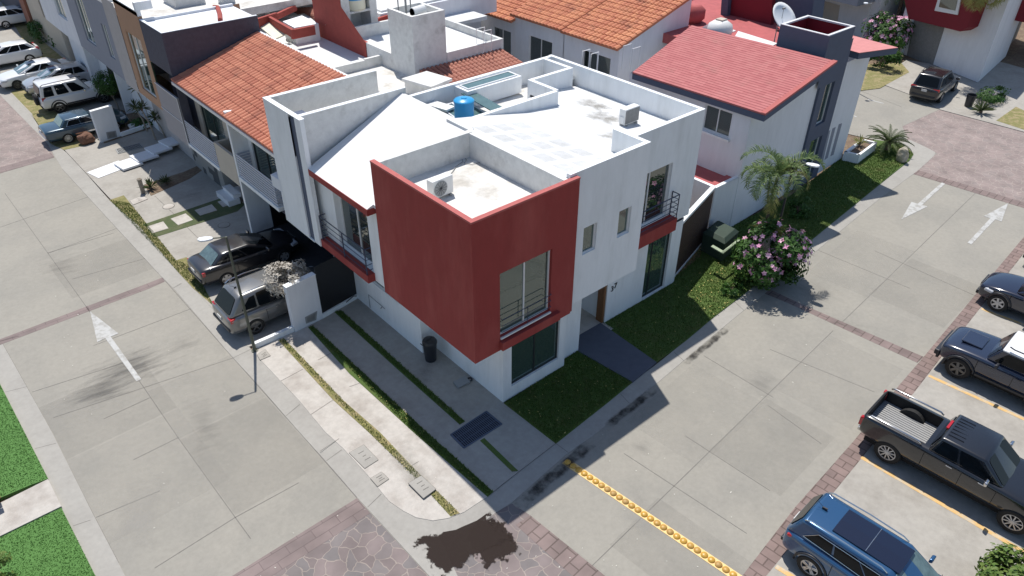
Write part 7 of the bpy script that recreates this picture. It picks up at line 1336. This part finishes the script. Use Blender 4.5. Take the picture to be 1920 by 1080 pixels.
for i, (dx, dy, h_) in enumerate(((0, 0, 1.3), (.12, .25, 1.0), (-.1, .5, 1.5), (.3, .1, 1.1))): q = MB(); q.tube([(6.8+dx, 14.6+dy, 8.4), (6.8+dx, 14.6+dy, 8.9+h_*.7), (6.9+dx, 14.5+dy, 8.9+h_*.7)], .035, 6); q.build('pipe', 'grey', t)
p_ = P(348, 2, 7.5); q = MB(); q.lathe([(.22, -.1), (.38, -.1), (.4, 0), (.38, .1), (.22, .1), (.2, 0), (.22, -.1)], (p_.x, p_.y, 7.85), 20, 'y', caps=False); single(q, 'tyre', 'blackrub', 'upright black tyre on the grey roof at the top left', 'tyre', smooth=True)
# speed studs across the right street
sa, sb = P(1059, 864, ZR), P(1376, 1079, ZR); d_ = (sb-sa).normalized(); L_ = (sb-sa).length; s_ = Vector((-d_.y, d_.x, 0)); mb = MB(); mb.prism([sa-s_*.14, sb+d_*2.2-s_*.14, sb+d_*2.2+s_*.14, sa+s_*.14], ZR, ZR+.012); mb.build('painted_strip', 'studbase', kind='structure')
def stud_mesh():
    q = MB(); q.lathe([(.108, 0), (.108, .01), (.098, .028), (.075, .048), (.045, .060), (.001, .065)], (0, 0, 0), 20, caps=False); me = q.build('t', 'stud0', local=True, smooth=True); d = me.data; bpy.data.objects.remove(me); return d
sms = [stud_mesh() for _ in range(3)]; rs_ = random.Random(4); ns = 27; pitch = L_/26.6
for k_ in (1, 2): sms[k_].materials.clear(); sms[k_].materials.append(M['stud%d' % k_])
for i in range(ns):
    o = bpy.data.objects.new('road_stud', sms[rs_.choice((0, 0, 1, 1, 2))]); o.rotation_euler = (rs_.uniform(-.04, .04), rs_.uniform(-.04, .04), rs_.uniform(0, 6)); COL.objects.link(o); o.location = sa+d_*(pitch*(i+.5)); o.location.z = ZR+.011
    nm_ = ('first', 'second', 'third', 'fourth', 'fifth', 'sixth', 'seventh', 'eighth', 'ninth', 'tenth', 'eleventh', 'twelfth', 'thirteenth', 'fourteenth', 'fifteenth')
    prop(o, ('%s dome stud from the kerb%s in the yellow row' % (nm_[i], ', in the house shadow,' if i < 3 else ' end')) if i < 15 else ('%s dome stud from the bottom edge in the yellow row' % nm_[26-i]) if i < 27 else 'yellow dome stud past the bottom edge of the picture', 'road stud', 'yellow dome studs across the right street')
# ================================================================ done
